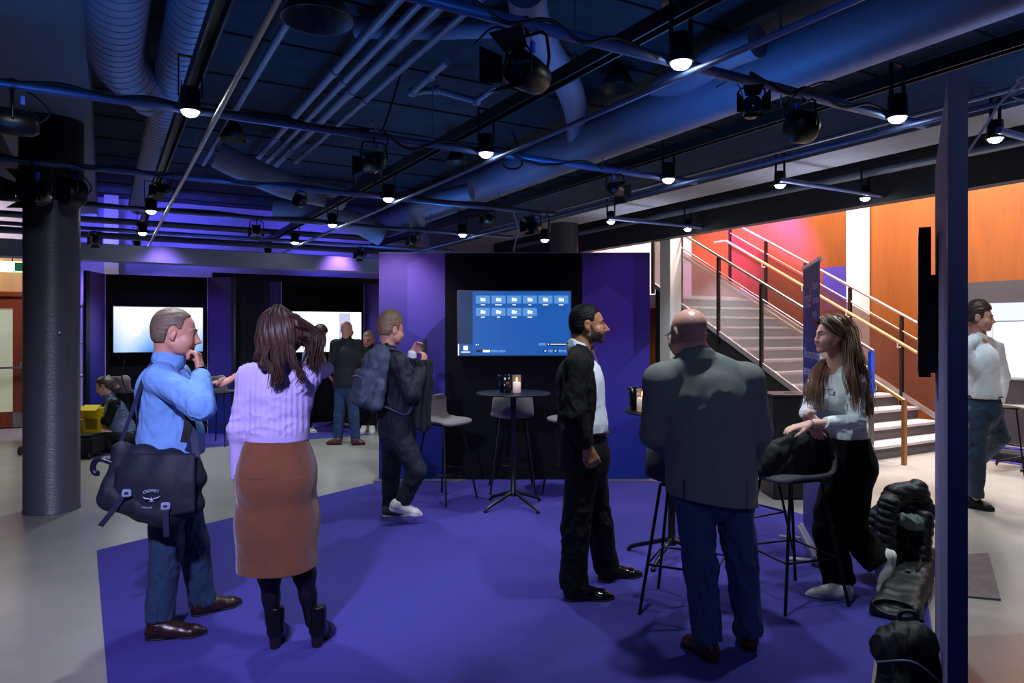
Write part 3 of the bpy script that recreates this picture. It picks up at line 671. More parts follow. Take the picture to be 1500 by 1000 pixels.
def stool_proto(mat):
    t = thing('bar_stool')
    b = MB(); b.grid(lambda a, c: shell_fn(a, c*2-1), 28, 18)
    b.build('seat_shell', mat, t, world=False, solid=.026, subdiv=1)
    tops = [(-.13, -.12), (.13, -.12), (.13, .10), (-.13, .10)]; foot = [(-.225, -.235), (.225, -.235), (.225, .215), (-.225, .215)]
    for (a, c), (e, f) in zip(tops, foot):
        q = MB(); q.tube([(a, c, .733), (e, f, .0)], .0095, 10); q.build('leg', blackmet, t, world=False)
    k = .62; pts = [(a+(e-a)*k, c+(f-c)*k, .733*(1-k)) for (a, c), (e, f) in zip(tops, foot)]
    q = MB(); q.tube(pts, .007, 8, closed=True); q.build('footrest', blackmet, t, world=False)
    q = MB(); q.tube([(a, c, .728) for a, c in tops], .009, 8, closed=True); q.build('seat_frame', blackmet, t, world=False)
    return t
sp = {}
def stool(x, y, rz, label, group, mat=felt):
    if mat.name not in sp: sp[mat.name] = stool_proto(mat); t = sp[mat.name]
    else: t = copy_tree(sp[mat.name])
    t.location = (x, y, .007); t.rotation_euler = (0, 0, rz); return tag(t, label, 'bar stool', group)
# the back of the shell is at local +y
stool(-.66, 6.78, .95, 'taupe felt bar stool between the walking man and the candle table', 'bar stools by the display wall')
stool(.0, 7.18, PI+.05, 'grey bar stool tucked behind the candle table under the television', 'bar stools by the display wall')
stool(.62, 6.95, -.9, 'bar stool half hidden behind the man in the black suit', 'bar stools by the display wall')
stool(1.70, 4.29, -1.25, 'dark felt bar stool with a black coat on its seat, leant on by the woman', 'bar stools at the tall table', felt2)
stool(1.76, 5.30, .5, 'bar stool behind the coat-covered stool, beside the roll-up banner', 'bar stools at the tall table', felt2)
stool(1.02, 4.12, 2.7, 'bar stool in front of the man in the tweed jacket', 'bar stools at the tall table', felt2)
ttop = M('table_black', '#14171c', .35, spec=.5)
tleg = M('table_leg', '#26262c', .3, .6)
def table_proto():
    t = thing('bar_table')
    b = MB(); b.lathe([(0, 1.035), (.335, 1.035), (.342, 1.041), (.342, 1.047), (.337, 1.052), (0, 1.052)], 56); b.build('table_top', ttop, t, world=False)
    b = MB(); b.lathe([(.09, 1.034), (.09, 1.02), (.026, 1.015), (.026, .15), (.034, .14), (.034, .10)], 20); b.build('column', tleg, t, world=False)
    for k in range(4):
        a = PI/2*k+.62; d = V(math.cos(a), math.sin(a), 0)
        q = MB(); q.tube([d*.02+V(0, 0, .135), d*.31+V(0, 0, .035), d*.33+V(0, 0, .012)], [.017, .015, .014], 10); q.tube([d*.33+V(0, 0, .02), d*.33], .017, 10); q.build('leg', tleg, t, world=False)
    return t
tb = table_proto(); tb.location = (.012, 6.5, .007); tb.rotation_euler = (0, 0, .1); tag(tb, 'round black bar table with candle and black cup under the folder television', 'bar table', 'tall bar tables')
tb2 = copy_tree(tb); tb2.location = (1.135, 5.02, .007); tb2.rotation_euler = (0, 0, .35); tag(tb2, 'round black bar table partly hidden by the man in the tweed jacket', 'bar table', 'tall bar tables')
wax = M('candle_wax', '#efe9df', .5, emit='#ffd8b0', es=.22)
glassm = M('candle_glass', '#c8b8b0', .08, alpha=.10)
flame_m = M('flame', '#ffb040', .5, emit='#ffa030', es=9)
def candle(p, label, flip=1):
    t = thing('candle', p, label=label, cat='candle')
    b = MB(); b.lathe([(.030, .002), (.0415, .003), (.0415, .165), (.038, .165), (.038, .008)], 28, p); b.build('glass_jar', glassm, t)
    b = MB(); b.lathe([(0, .006), (.0365, .006), (.0365, .098), (.03, .102), (0, .098)], 24, p); b.build('wax', wax, t)
    b = MB(); b.lathe([(0, .108), (.006, .114), (.0065, .124), (.003, .138), (0, .148)], 12, p); b.build('flame', flame_m, t)
    l = bpy.data.lights.new('candle_light', 'POINT'); l.energy = .22; l.color = (1, .6, .28); l.shadow_soft_size = .01
    o = bpy.data.objects.new('candle_light', l); COL.objects.link(o); o.location = Vector(p)+V(0, 0, .13)
    return t
def holder(p, label):
    b = MB(); p = Vector(p)
    b.lathe([(0, .001), (.05, .001), (.052, .01), (.068, .155), (.064, .155), (.049, .012), (0, .01)], 32, p)
    for k in range(12):
        a = 2*PI*k/12; b.lathe([(.010, 0), (.010, .008), (0, .009)], 8, p+V(math.cos(a)*.065, math.sin(a)*.065, .153))
    return tag(b.build('candle_holder', M('black_gloss', '#060607', .18)), label, 'candle holder', 'black candle holders')
zt = .007+1.052
c0 = P(757, 577, 6.42); candle(V(c0.x, 6.42, zt), 'lit white candle in a clear glass on the table under the folder television')
holder(V(P(740, 577, 6.48).x, 6.50, zt), 'black scalloped cup beside the candle under the folder television')
candle(V(P(940, 600, 4.92).x, 4.90, zt), 'lit candle in a clear glass beside the tweed-jacketed man')
holder(V(P(934.5, 600, 5.02).x, 5.04, zt), 'black scalloped cup on the table beside the tweed-jacketed man')
# ------------------------------------------------------------------ roll-up banner
A = V(2.31, 5.60, 0); B = V(2.11, 4.84, 0); rd = (B-A).normalized(); fn = V(-rd.y, rd.x, 0)
if fn.x > 0: fn = -fn
rb = thing('rollup_banner', (A+B)/2, label='slim violet roll-up banner with white lettering beside the smiling woman', cat='banner')
b = MB(); b.slab([A+V(0, 0, .09), B+V(0, 0, .09), B+V(0, 0, 2.10), A+V(0, 0, 2.10)], fn*.003); b.build('banner_sheet', M('banner_print', '#2c2a86', .55), rb)
def banner_text(txt, size, x, z):
    lt = MB(); lt.add(*text_verts(txt, size, A+rd*x+V(0, 0, z)+fn*.004, rd, (0, 0, 1))); lt.build('lettering', M('banner_white', '#d8d6f0', .5), rb)
banner_text('intel', .20, .07, 1.80)
for i, w in enumerate(('Secure', 'business', 'ready')): banner_text(w, .085, .48, 1.92-.10*i)
banner_text('The comprehensive', .105, .05, 1.42); banner_text('security platform', .105, .05, 1.29)
for i, w in enumerate(('Built for business, hardware', 'based security for every PC')): banner_text(w, .058, .05, 1.17-.07*i)
b = MB(); b.obox((A+B)/2+V(0, 0, 2.115), rd*.40, fn*.012, (0, 0, .016), .004); b.build('top_bar', M('alu', '#a8a6b4', .35, .6), rb)
b = MB(); b.obox((A+B)/2+V(0, 0, .055), rd*.42, fn*.045, (0, 0, .042), .018); b.build('cassette', MATS['alu'], rb)
for k in (-.28, .28):
    b = MB(); b.obox((A+B)/2+rd*k+V(0, 0, .014), fn*.19, rd*.028, (0, 0, .006), .003); b.build('foot', MATS['alu'], rb)
# black waste bin by the stairs
wb = thing('waste_bin', (2.62, 6.95, 0), rz=0, label='black square waste bin with a round hole in its lid below the stairs', cat='waste bin')
bx = P(1154, 577, 6.95)
b = MB(); b.box(bx.x-.20, bx.x+.20, 6.78, 7.2, .01, .985, .008); b.build('bin_body', M('bin_black', '#17171b', .5), wb)
b = MB(); b.box(bx.x-.205, bx.x+.205, 6.775, 7.205, .985, 1.01, .006); b.build('bin_lid', M('bin_lid', '#2a2a2f', .45), wb)
b = MB(); b.lathe([(.075, .0), (.075, .003), (0, .003)], 24, (bx.x+.05, 6.98, 1.0095)); b.build('lid_hole', rubber, wb)
# furniture past the walking man
stool(*(P(1478, 560, 8.2).x, 8.2), .6, 'slim bar stool under the large white television past the walking man', 'bar stools by the display wall')
b = MB(); b.ubox(4.35, 5.2, 9.7, 10.05, 0.008, .10, .01); tag(b.build('platform_box', MATS['bin_black']), 'low black platform on the carpet below the large white television', 'platform')
b = MB(); 
tt = copy_tree(tb); q = P(1508, 600, 8.35); tt.location = (q.x, q.y, .007); tag(tt, 'black bar table at the frame edge before the large white television', 'bar table', 'tall bar tables')
# far booths: stools, counter, things on the floor
stool(P(181, 600, 10.05).x, 10.05, PI-.1, 'grey bar stool with a cable on its seat behind the crouching woman', 'bar stools at the far booths', felt)
stool(P(322, 600, 10.1).x, 10.1, PI-.2, 'grey bar stool beside the gesturing hand of the man in blue', 'bar stools at the far booths', felt)
stool(P(430, 600, 11.5).x, 11.5, PI+.3, 'white-lit bar stool behind the woman in the skirt', 'bar stools at the far booths', felt)
tt = copy_tree(tb); q = P(505, 600, 12.1); tt.location = (q.x, q.y, .007); tag(tt, 'far bar table behind the bald man in jeans', 'bar table', 'tall bar tables')
# white ladder-like shelf by the column
ls = thing('shelf_rack', W(12.6, -.35), label='tall white metal shelf rack beside the round column', cat='shelf')
q0 = P(108, 600, 10.6); q1 = P(123, 600, 10.75)
wm = M('white_metal', '#c6c8da', .4, .3)
for q in (q0, q1, q0+V(-.2, .25, 0)):
    b = MB(); b.box(q.x-.014, q.x+.014, q.y-.014, q.y+.014, 0, 2.05); b.build('upright', wm, ls)
for z in (.35, .92, 1.42, 1.98):
    b = MB(); b.slab([V(q0.x-.2, q0.y, z), V(q1.x+.02, q1.y, z), V(q1.x-.1, q1.y+.35, z), V(q0.x-.3, q0.y+.3, z)], (0, 0, .03)); b.build('shelf', wm, ls)
# yellow boxes and suitcase
yb = M('yellow_bag', '#d8b400', .5, var=.08)
for k, (pa, pb, top, Y, lab) in enumerate(((100, 122, 600, 9.6, 'yellow box standing against the shelf rack'), (122, 146, 598, 9.3, 'yellow box being opened by the crouching woman'))):
    t = thing('yellow_box', P(pa, 640, Y), label=lab, cat='box', group='yellow boxes by the column')
    a, c2 = P(pa, 640, Y), P(pb, 640, Y); zt2 = P(pa, top, Y).z
    b = MB(); b.box(a.x, c2.x, Y, Y+.28, .0, zt2, .006); b.build('box_body', yb, t)
    b = MB(); b.obox(((a.x+c2.x)/2, Y-.03, zt2+.01), (abs(c2.x-a.x)/2, 0, 0), (0, .06, .03), (0, .002, .004)); b.build('box_flap', yb, t)
    b = MB(); b.box(a.x+.03, c2.x-.03, Y-.003, Y, zt2*.55, zt2*.78); b.build('box_label', M('box_label', '#7a6200', .5), t)
sc = thing('suitcase', P(116, 660, 8.9), label='small black suitcase lying behind the round column', cat='suitcase')
a = P(98, 668, 8.9); c2 = P(133, 668, 8.9)
b = MB(); b.box(a.x, c2.x, 8.9, 9.25, .045, .30, .04); b.build('case_body', M('case_black', '#0b0b0e', .5), sc)
b = MB(); b.tube(arc((a.x+.14, 8.9, .22), .05, 0, PI, 8, (1, 0, 0), (0, 0, 1)), .01, 8); b.build('handle', rubber, sc)
for x in (a.x+.05, c2.x-.05):
    b = MB(); b.lathe([(0, -.015), (.04, -.015), (.04, .015), (0, .015)], 14, (x, 8.95, .045), (1, 0, 0)); b.build('wheel', rubber, sc)
b = MB(); b.lathe([(.05, -.012), (.06, -.012), (.06, .012), (.05, .012)], 20, P(30, 662, 9.2)+V(0, 0, .02), (1, .2, 0)); b.tube([P(30, 662, 9.2), P(40, 664, 9.3)], .01); tag(b.build('trolley_wheel', rubber), 'small black ring-shaped wheel peeking out beside the round column', 'wheel')
# ================================================================== SOLID SKETCHING: smooth unions meshed as one continuous surface
class Sculpt:
    def __init__(s, lo, hi, vox):
        s.lo = np.array(lo, float); s.vox = vox
        s.n = np.maximum(4, np.ceil((np.array(hi, float)-s.lo)/vox).astype(int)+1)
        s.F = np.full(tuple(s.n), .06, np.float32)
        s.ax = [(s.lo[i]+vox*np.arange(s.n[i])).astype(np.float32) for i in range(3)]
    def _win(s, lo, hi, m):
        i0 = np.clip(np.floor((np.array(lo)-m-s.lo)/s.vox).astype(int), 0, s.n-1); i1 = np.clip(np.ceil((np.array(hi)+m-s.lo)/s.vox).astype(int)+1, 1, s.n)
        if np.any(i1-i0 < 1): return None
        sl = tuple(slice(a, b) for a, b in zip(i0, i1))
        return sl, s.ax[0][sl[0]][:, None, None], s.ax[1][sl[1]][None, :, None], s.ax[2][sl[2]][None, None, :]
    def _put(s, sl, d, k, op):
        A = s.F[sl]
        if op == 'add':
            if k > 0:
                h = np.clip(.5+.5*(A-d)/k, 0, 1); s.F[sl] = A*(1-h)+d*h-k*h*(1-h)
            else: s.F[sl] = np.minimum(A, d)
        else:
            d = -d
            if k > 0:
                h = np.clip(.5-.5*(A-d)/k, 0, 1); s.F[sl] = A*(1-h)+d*h+k*h*(1-h)
            else: s.F[sl] = np.maximum(A, d)
    def cone(s, a, b, ra, rb, k=.02, flat=None, op='add'):
        """round cone; flat = (direction, factor): thinner by the factor along the direction"""
        a = np.array(a, float); b = np.array(b, float); R = max(ra, rb); m = k+.05 if op == 'add' else k+.004
        w = s._win(np.minimum(a, b)-R, np.maximum(a, b)+R, m)
        if w is None: return s
        sl, X, Y, Z = w
        X = X-a[0]; Y = Y-a[1]; Z = Z-a[2]; d = b-a
        sc = 1.0
        if flat:
            f = np.array(flat[0], float); f /= np.linalg.norm(f); q = (X*f[0]+Y*f[1]+Z*f[2])*(flat[1]-1)
            X = X+q*f[0]; Y = Y+q*f[1]; Z = Z+q*f[2]; d = d+f*(d@f)*(flat[1]-1); sc = 1/math.sqrt(flat[1]) if flat[1] > 1 else 1.0
        L2 = float(d@d)+1e-12
        t = np.clip((X*d[0]+Y*d[1]+Z*d[2])/L2, 0, 1)
        D = np.sqrt((X-t*d[0])**2+(Y-t*d[1])**2+(Z-t*d[2])**2)-(ra+(rb-ra)*t)
        s._put(sl, (D*sc).astype(np.float32), k, op); return s
    def ell(s, c, r, R=None, k=.02, op='add'):
        """ellipsoid with radii r along the columns of R"""
        c = np.array(c, float); r = np.array(r, float); R = np.eye(3) if R is None else np.array(R, float)
        ext = np.sqrt(((R*r[None, :])**2).sum(1)); m = k+.04 if op == 'add' else k+.004
        w = s._win(c-ext, c+ext, m)
        if w is None: return s
        sl, X, Y, Z = w; X = X-c[0]; Y = Y-c[1]; Z = Z-c[2]
        q = [(X*R[0, i]+Y*R[1, i]+Z*R[2, i]) for i in range(3)]
        k0 = np.sqrt(sum((q[i]/r[i])**2 for i in range(3))); k1 = np.sqrt(sum((q[i]/r[i]**2)**2 for i in range(3)))+1e-9
        s._put(sl, (k0*(k0-1)/k1).astype(np.float32), k, op); return s
    def box(s, c, h, R=None, rnd=.01, k=.01, op='add'):
        c = np.array(c, float); h = np.array(h, float)-rnd; R = np.eye(3) if R is None else np.array(R, float)
        ext = (np.abs(R)*(h+rnd)[None, :]).sum(1); m = k+.04 if op == 'add' else k+.004
        w = s._win(c-ext, c+ext, m)
        if w is None: return s
        sl, X, Y, Z = w; X = X-c[0]; Y = Y-c[1]; Z = Z-c[2]
        q = [np.abs(X*R[0, i]+Y*R[1, i]+Z*R[2, i])-h[i] for i in range(3)]
        D = np.sqrt(sum(np.maximum(a, 0)**2 for a in q))+np.minimum(np.maximum(np.maximum(q[0], q[1]), q[2]), 0)-rnd
        s._put(sl, D.astype(np.float32), k, op); return s
    def cut(s, p, n, k=0.0, within=None):   # remove the half space on the side of n (only inside a ball)
        p = np.array(p, float); n = np.array(n, float); n /= np.linalg.norm(n)
        if within: w = s._win(np.array(within[0])-within[1], np.array(within[0])+within[1], 0)
        else: w = s._win(s.lo, s.lo+s.vox*s.n, 0)
        if w is None: return s
        sl, X, Y, Z = w
        d = -((X-p[0])*n[0]+(Y-p[1])*n[1]+(Z-p[2])*n[2])
        if within:
            c = within[0]; B = np.sqrt((X-c[0])**2+(Y-c[1])**2+(Z-c[2])**2)-within[1]; d = np.maximum(d, B)
        s._put(sl, d.astype(np.float32)+np.zeros_like(s.F[sl]), k, 'sub'); return s
    def field(s, fn):                       # add fn(X, Y, Z) to the field near the surface
        X, Y, Z = np.meshgrid(*s.ax, indexing='ij', sparse=True); s.F += fn(X, Y, Z).astype(np.float32); return s
    def mesh(s, smooth=1):
        Fp = np.pad(s.F, 1, constant_values=.05); n = np.array(Fp.shape)
        inside = Fp < 0
        c = np.zeros(tuple(n-1), np.int8)
        for i in (0, 1):
            for j in (0, 1):
                for k in (0, 1): c += inside[i:n[0]-1+i, j:n[1]-1+j, k:n[2]-1+k]
        act = np.argwhere((c > 0) & (c < 8))
        if len(act) == 0: return np.zeros((0, 3)), np.zeros((0, 4), int)
        idx = np.full(tuple(n-1), -1, np.int32); idx[tuple(act.T)] = np.arange(len(act))
        off = np.array([(i, j, k) for i in (0, 1) for j in (0, 1) for k in (0, 1)])
        val = np.stack([Fp[act[:, 0]+o[0], act[:, 1]+o[1], act[:, 2]+o[2]] for o in off], 1)
        acc = np.zeros((len(act), 3)); cnt = np.zeros(len(act))
        for a in range(8):
            for bit in (1, 2, 4):
                if a & bit: continue
                b = a | bit; va, vb = val[:, a], val[:, b]; mk = (va < 0) != (vb < 0)
                t = np.where(mk, va/(va-vb+1e-20), 0)[:, None]; p = off[a]+(off[b]-off[a])*t
                acc += p*mk[:, None]; cnt += mk
        vs = s.lo+(act-1+acc/cnt[:, None])*s.vox
        qs = []
        for ax in range(3):
            sh = [slice(None)]*3; sh2 = [slice(None)]*3; sh[ax] = slice(0, -1); sh2[ax] = slice(1, None)
            A = inside[tuple(sh)]; B = inside[tuple(sh2)]
            e = np.argwhere(A != B); fl = A[tuple(e.T)]
            o1, o2 = [(1, 2), (2, 0), (0, 1)][ax]
            ok = (e[:, o1] > 0) & (e[:, o2] > 0) & (e[:, o1] < n[o1]-1) & (e[:, o2] < n[o2]-1); e = e[ok]; fl = fl[ok]
            def cell(d1, d2):
                q = e.copy(); q[:, o1] -= d1; q[:, o2] -= d2; return idx[tuple(q.T)]
            quad = np.stack([cell(1, 1), cell(0, 1), cell(0, 0), cell(1, 0)], 1)
            quad[~fl] = quad[~fl][:, ::-1]; qs.append(quad)
        q = np.concatenate(qs); q = q[(q >= 0).all(1)]
        # relax a little
        for _ in range(smooth):
            S = np.zeros_like(vs); N = np.zeros(len(vs))
            for i in range(4):
                a, b = q[:, i], q[:, (i+1) % 4]
                np.add.at(S, a, vs[b]); np.add.at(N, a, 1)
            vs = vs*.5+.5*S/np.maximum(N, 1)[:, None]
        return vs, q
def vnormals(vs, q):
    fn = np.cross(vs[q[:, 2]]-vs[q[:, 0]], vs[q[:, 3]]-vs[q[:, 1]]); N = np.zeros_like(vs)
    for i in range(4): np.add.at(N, q[:, i], fn)
    return N/(np.linalg.norm(N, axis=1)[:, None]+1e-12)
def wob(p, f, seed=0):
    """smooth pseudo-noise in -1..1 from warped sines"""
    rs = np.random.RandomState(seed); r = np.zeros(len(p)); amp = 1; tot = 0
    for o in range(3):
        for _ in range(3):
            k = rs.normal(size=3); k *= f*(1.9**o)/np.linalg.norm(k); k2 = rs.normal(size=3); k2 *= f*.7*(1.9**o)/np.linalg.norm(k2)
            r += amp*np.sin(p@k+1.3*np.sin(p@k2+rs.rand()*6)+rs.rand()*6); tot += amp
        amp *= .5
    return r/tot*1.7
def fold(vs, q, amp, f=9, seed=1, stretch=(1, 1, .55), ridge=True, where=None):
    """cloth folds pushed along the normals; where(vs) -> 0..1 weights"""
    n = vnormals(vs, q); w = wob(vs*np.array(stretch), f*4.2, seed)
    if ridge: w = (1-np.abs(w)*1.6)
    a = amp*w
    if where is not None: a = a*where(vs)
    return vs+n*a[:, None]
def near(c, r):
    c = np.array(c, float); return lambda v: np.exp(-((v-c)**2).sum(1)/(r*r))
def to_obj(name, vs, q, mats, parent, paint=None):
    me = bpy.data.meshes.new(name)
    inv = root_matrix(parent).inverted() if parent is not None else Matrix.Identity(4)
    A = np.array(inv); v = vs@A[:3, :3].T+A[:3, 3]
    me.vertices.add(len(v)); me.vertices.foreach_set('co', v.astype(np.float32).ravel())
    me.loops.add(q.size); me.loops.foreach_set('vertex_index', q.astype(np.int32).ravel())
    me.polygons.add(len(q)); me.polygons.foreach_set('loop_start', np.arange(0, q.size, 4, dtype=np.int32)); me.polygons.foreach_set('loop_total', np.full(len(q), 4, np.int32))
    for m in (mats if isinstance(mats, (list, tuple)) else [mats]): me.materials.append(m)
    me.polygons.foreach_set('use_smooth', np.ones(len(q), bool))
    if paint is not None:
        c = vs[q].mean(1); mi = np.zeros(len(q), np.int32)
        for i, fn in paint: mi[fn(c)] = i
        me.polygons.foreach_set('material_index', mi)
    me.update(calc_edges=True); me.validate()
    return link_mesh(name, me, parent)
# ------------------------------------------------------------------ anatomy
def frame(fwd, up=(0, 0, 1), tilt=0.0, roll=0.0):
    """columns: person's right, forward, up"""
    u = np.array(up, float); u /= np.linalg.norm(u); f = np.array(fwd, float); f -= u*(f@u); f /= np.linalg.norm(f)
    r = np.cross(f, u); c, s_ = math.cos(tilt), math.sin(tilt)
    f2 = f*c-u*s_; u2 = u*c+f*s_                       # tilt > 0 looks down
    c, s_ = math.cos(roll), math.sin(roll); r3 = r*c+u2*s_; u3 = u2*c-r*s_
    return np.stack([r3, f2, u3], 1)
class Head:
    def __init__(h, c, fwd, tilt=0, roll=0, s=1.0, up=(0, 0, 1)):
        h.c = np.array(c, float); h.R = frame(fwd, up, tilt, roll); h.s = s
    def p(h, x, y, z): return h.c+h.R@(np.array([x, y, z])*h.s)
    def loc(h, v): return ((v-h.c)@h.R)/h.s
    def r(h, *a): return np.array(a)*h.s
def skin_head(S, h, smile=0.0, female=False, jaw=1.0, nose=1.0):
    R = h.R; p = h.p; s = h.s
    S.ell(p(0, -.012, .034), h.r(.0755, .095, .083), R, .01)
    S.ell(p(0, .030, .0), h.r(.064, .064, .078), R, .03)
    S.ell(p(0, .030, -.062), h.r(.054*jaw, .056, .045), R, .03)
    S.cone(p(-.05*jaw, -.002, -.055), p(-.014, .076, -.094), .018*s, .017*s, .02); S.cone(p(.05*jaw, -.002, -.055), p(.014, .076, -.094), .018*s, .017*s, .02)
    S.ell(p(0, .080, -.096), h.r(.021, .017, .016), R, .015)
    for e in (-1, 1): S.ell(p(e*.036*jaw, .036, -.056), h.r(.026, .042, .040), R, .03)
    for e in (-1, 1):
        S.ell(p(e*.044, .060, -.028), h.r(.023, .022, .02), R, .02)
        S.ell(p(e*.031, .105, .004), h.r(.021, .024, .013), R, .012, 'sub')
        S.cone(p(e*.012, .092, .02), p(e*.048, .075, .022), .009*s, .007*s, .012)
        S.ell(p(e*.031, .0785, .003), h.r(.0115, .0115, .0115), R, .003)
        S.ell(p(e*.031, .0785, .0100), h.r(.0155, .0138, .0062), R, .003); S.ell(p(e*.031, .0780, -.0072), h.r(.0150, .0128, .0048), R, .003)   # lids
    # nose
    S.cone(p(0, .074, .020), p(0, .092, -.012), .0145*s, .0135*s, .006); S.cone(p(0, .090, .012), p(0, .112*(1+.22*(nose-1)), -.030), .0100*s, .0115*s*nose, .010)
    S.ell(p(0, .117*(1+.25*(nose-1)), -.033), h.r(.012, .012, .010), R, .006)
    for e in (-1, 1): S.ell(p(e*.0125, .103, -.038), h.r(.0085, .011, .008), R, .006)
    S.cone(p(0, .104, -.042), p(0, .096, -.054), .007*s, .007*s, .008)
    # mouth
    S.ell(p(0, .078, -.066), h.r(.030, .020, .022), R, .012)
    w = .021+.006*smile; zc = -.066+.004*smile
    for e in (-1, 1):
        S.cone(p(0, .0985, -.0615), p(e*w, .085-.004*smile, zc+.006*smile), .0058*s, .003*s, .004)
        S.cone(p(0, .0965, -.0725), p(e*w*.9, .084-.004*smile, zc+.003*smile), .0068*s, .003*s, .004)
    if smile > .5:
        S.ell(p(0, .1, -.067), h.r(w*.85, .012, .0038), R, .002, 'sub')
        for e in (-1, 1): S.ell(p(e*.040, .066, -.040), h.r(.024, .022, .022), R, .03)
    else:
        for e in (-1, 1): S.cone(p(0, .0985, -.0672), p(e*w*1.05, .087, zc+.007*smile), .0020*s, .0020*s, .003, op='sub'); S.ell(p(e*.040, .066, -.040), h.r(.024, .022, .022), R, .03)
    # ears
    for e in (-1, 1):
        S.ell(p(e*.078, -.008, -.004), h.r(.010, .021, .033), R, .006)
        S.ell(p(e*.086, -.003, .002), h.r(.007, .011, .018), R, .004, 'sub')
        S.cone(p(e*.074, -.004, -.01), p(e*.076, .0, -.034), .009*s, .008*s, .006)
def head_paint(h, stubble=False, lips=True):
    out = []
    def lipf(c):
        q = h.loc(c); return (np.abs(q[:, 0]) < .022-.5*np.abs(q[:, 2]+.067)) & (q[:, 1] > .089) & (np.abs(q[:, 2]+.0668) < .0080-.12*np.abs(q[:, 0]))
    def stub(c):
        q = h.loc(c); rs = np.random.RandomState(4); n_ = rs.rand(len(c))*.016+.004*wob(c, 160, 2)
        top = np.interp(q[:, 1], [.0, .02, .045, .075, .1], [.02, .005, -.040, -.046, -.050])
        return (q[:, 2] < top-n_+.004) & (q[:, 2] > -.125+n_*1.2) & (q[:, 1] > .004+n_) & ~((np.abs(q[:, 0]) < .02) & (q[:, 1] > .104))
    if stubble: out.append((2, stub))
    if lips: out.append((1, lipf))
    return out
def eyes(h, parent, iris='#30241c', squint=.0):
    b = MB()
    for e in (-1, 1):
        c = h.p(e*.0315, .0774, .002); f = h.R[:, 1]
        b.mat(0).lathe([(0, -.0122), (.008, -.0095), (.0122, 0), (.0105, .0068), (.0062, .0108)], 16, c, f)
        b.mat(1).lathe([(.0063, .0107), (.004, .0117), (0, .0121)], 16, c, f)
    return b.build('eyes', [M('eye_white', '#8c837f', .35), M('iris_'+iris[1:], iris, .15)], parent)
def brows(h, parent, mat, thick=.0038):
    b = MB()
    for e in (-1, 1):
        b.tube([h.p(e*.012, .1005, .022), h.p(e*.024, .0985, .0275), h.p(e*.038, .0890, .0275), h.p(e*.049, .077, .022)], [thick*.8*h.s, thick*h.s, thick*.9*h.s, thick*.4*h.s], 6)
    return b.build('eyebrows', mat, parent)
def teeth(h, parent):
    b = MB(); n = 10
    for i in range(n):
        a = (i/(n-1)-.5)*1.2; x = .021*math.sin(a)/math.sin(.6); y = .0885-.014*(1-math.cos(a))*2
        b.obox(h.p(x, y, -.0645), h.R[:, 0]*.0019, h.R[:, 1]*.002, h.R[:, 2]*.0035)
    return b.build('teeth', M('teeth', '#ded6c8', .3), parent)
def hand(S, wr, d, palm, thumb_side, curl=(.35, .35, .3), spread=.04, s=1.0, thumb=(.5, .5), fc=None, k=.006, thumb_in=0.0):
    """wr wrist, d towards the knuckles, palm the palm's normal, thumb_side +1/-1 along d x palm; returns the finger tips"""
    d = np.array(d, float); d /= np.linalg.norm(d); n = np.array(palm, float); n -= d*(n@d); n /= np.linalg.norm(n)
    t = np.cross(d, n)*thumb_side; wr = np.array(wr, float); tips = []
    S.cone(wr-d*.01*s, wr+d*.03*s, .024*s, .026*s, .012, (n, 1.25))
    for x in (-.026, -.009, .009, .026): S.cone(wr+d*.02*s+t*x*.75*s, wr+d*.086*s+t*x*s, .0155*s, .0125*s, .010, (n, 1.12))
    S.ell(wr+d*.038*s+t*.022*s+n*.010*s, np.array((.018, .03, .014))*s, np.stack([t, d, n], 1), .01)
    fcv = fc or [curl]*4
    for i, (x, L) in enumerate(((.028, .074), (.0095, .083), (-.0095, .077), (-.027, .060))):
        L *= s; p0 = wr+d*.088*s+t*x*s; a = 0; sp = spread*(1.5-i)
        for j, fr in enumerate((.46, .30, .24)):
            a += fcv[i][j]; dd = (d*math.cos(sp)+t*math.sin(sp)); v = dd*math.cos(a)+n*math.sin(a); p1 = p0+v*L*fr
            ra, rb = ((.0095, .0085), (.0085, .0078), (.0078, .0064))[j]
            S.cone(p0, p1, ra*s, rb*s, k if j else .009); p0 = p1
        tips.append(p0)
    p0 = wr+d*.030*s+t*.026*s+n*.006*s; a = thumb[0]; v = d*math.cos(a)+t*math.sin(a)*(1-thumb_in)+n*.35*(1+thumb_in)
    v /= np.linalg.norm(v); p1 = p0+v*.042*s; v2 = d*math.cos(a-thumb[1])+t*math.sin(a-thumb[1])*(1-thumb_in)+n*.45*(1+thumb_in); v2 /= np.linalg.norm(v2); p2 = p1+v2*.033*s; v3 = v2*.85+d*.2; p3 = p2+v3/np.linalg.norm(v3)*.024*s
    S.cone(p0, p1, .0135*s, .0112*s, .010); S.cone(p1, p2, .0108*s, .0100*s, k); S.cone(p2, p3, .0100*s, .0075*s, k); tips.append(p3)
    return tips
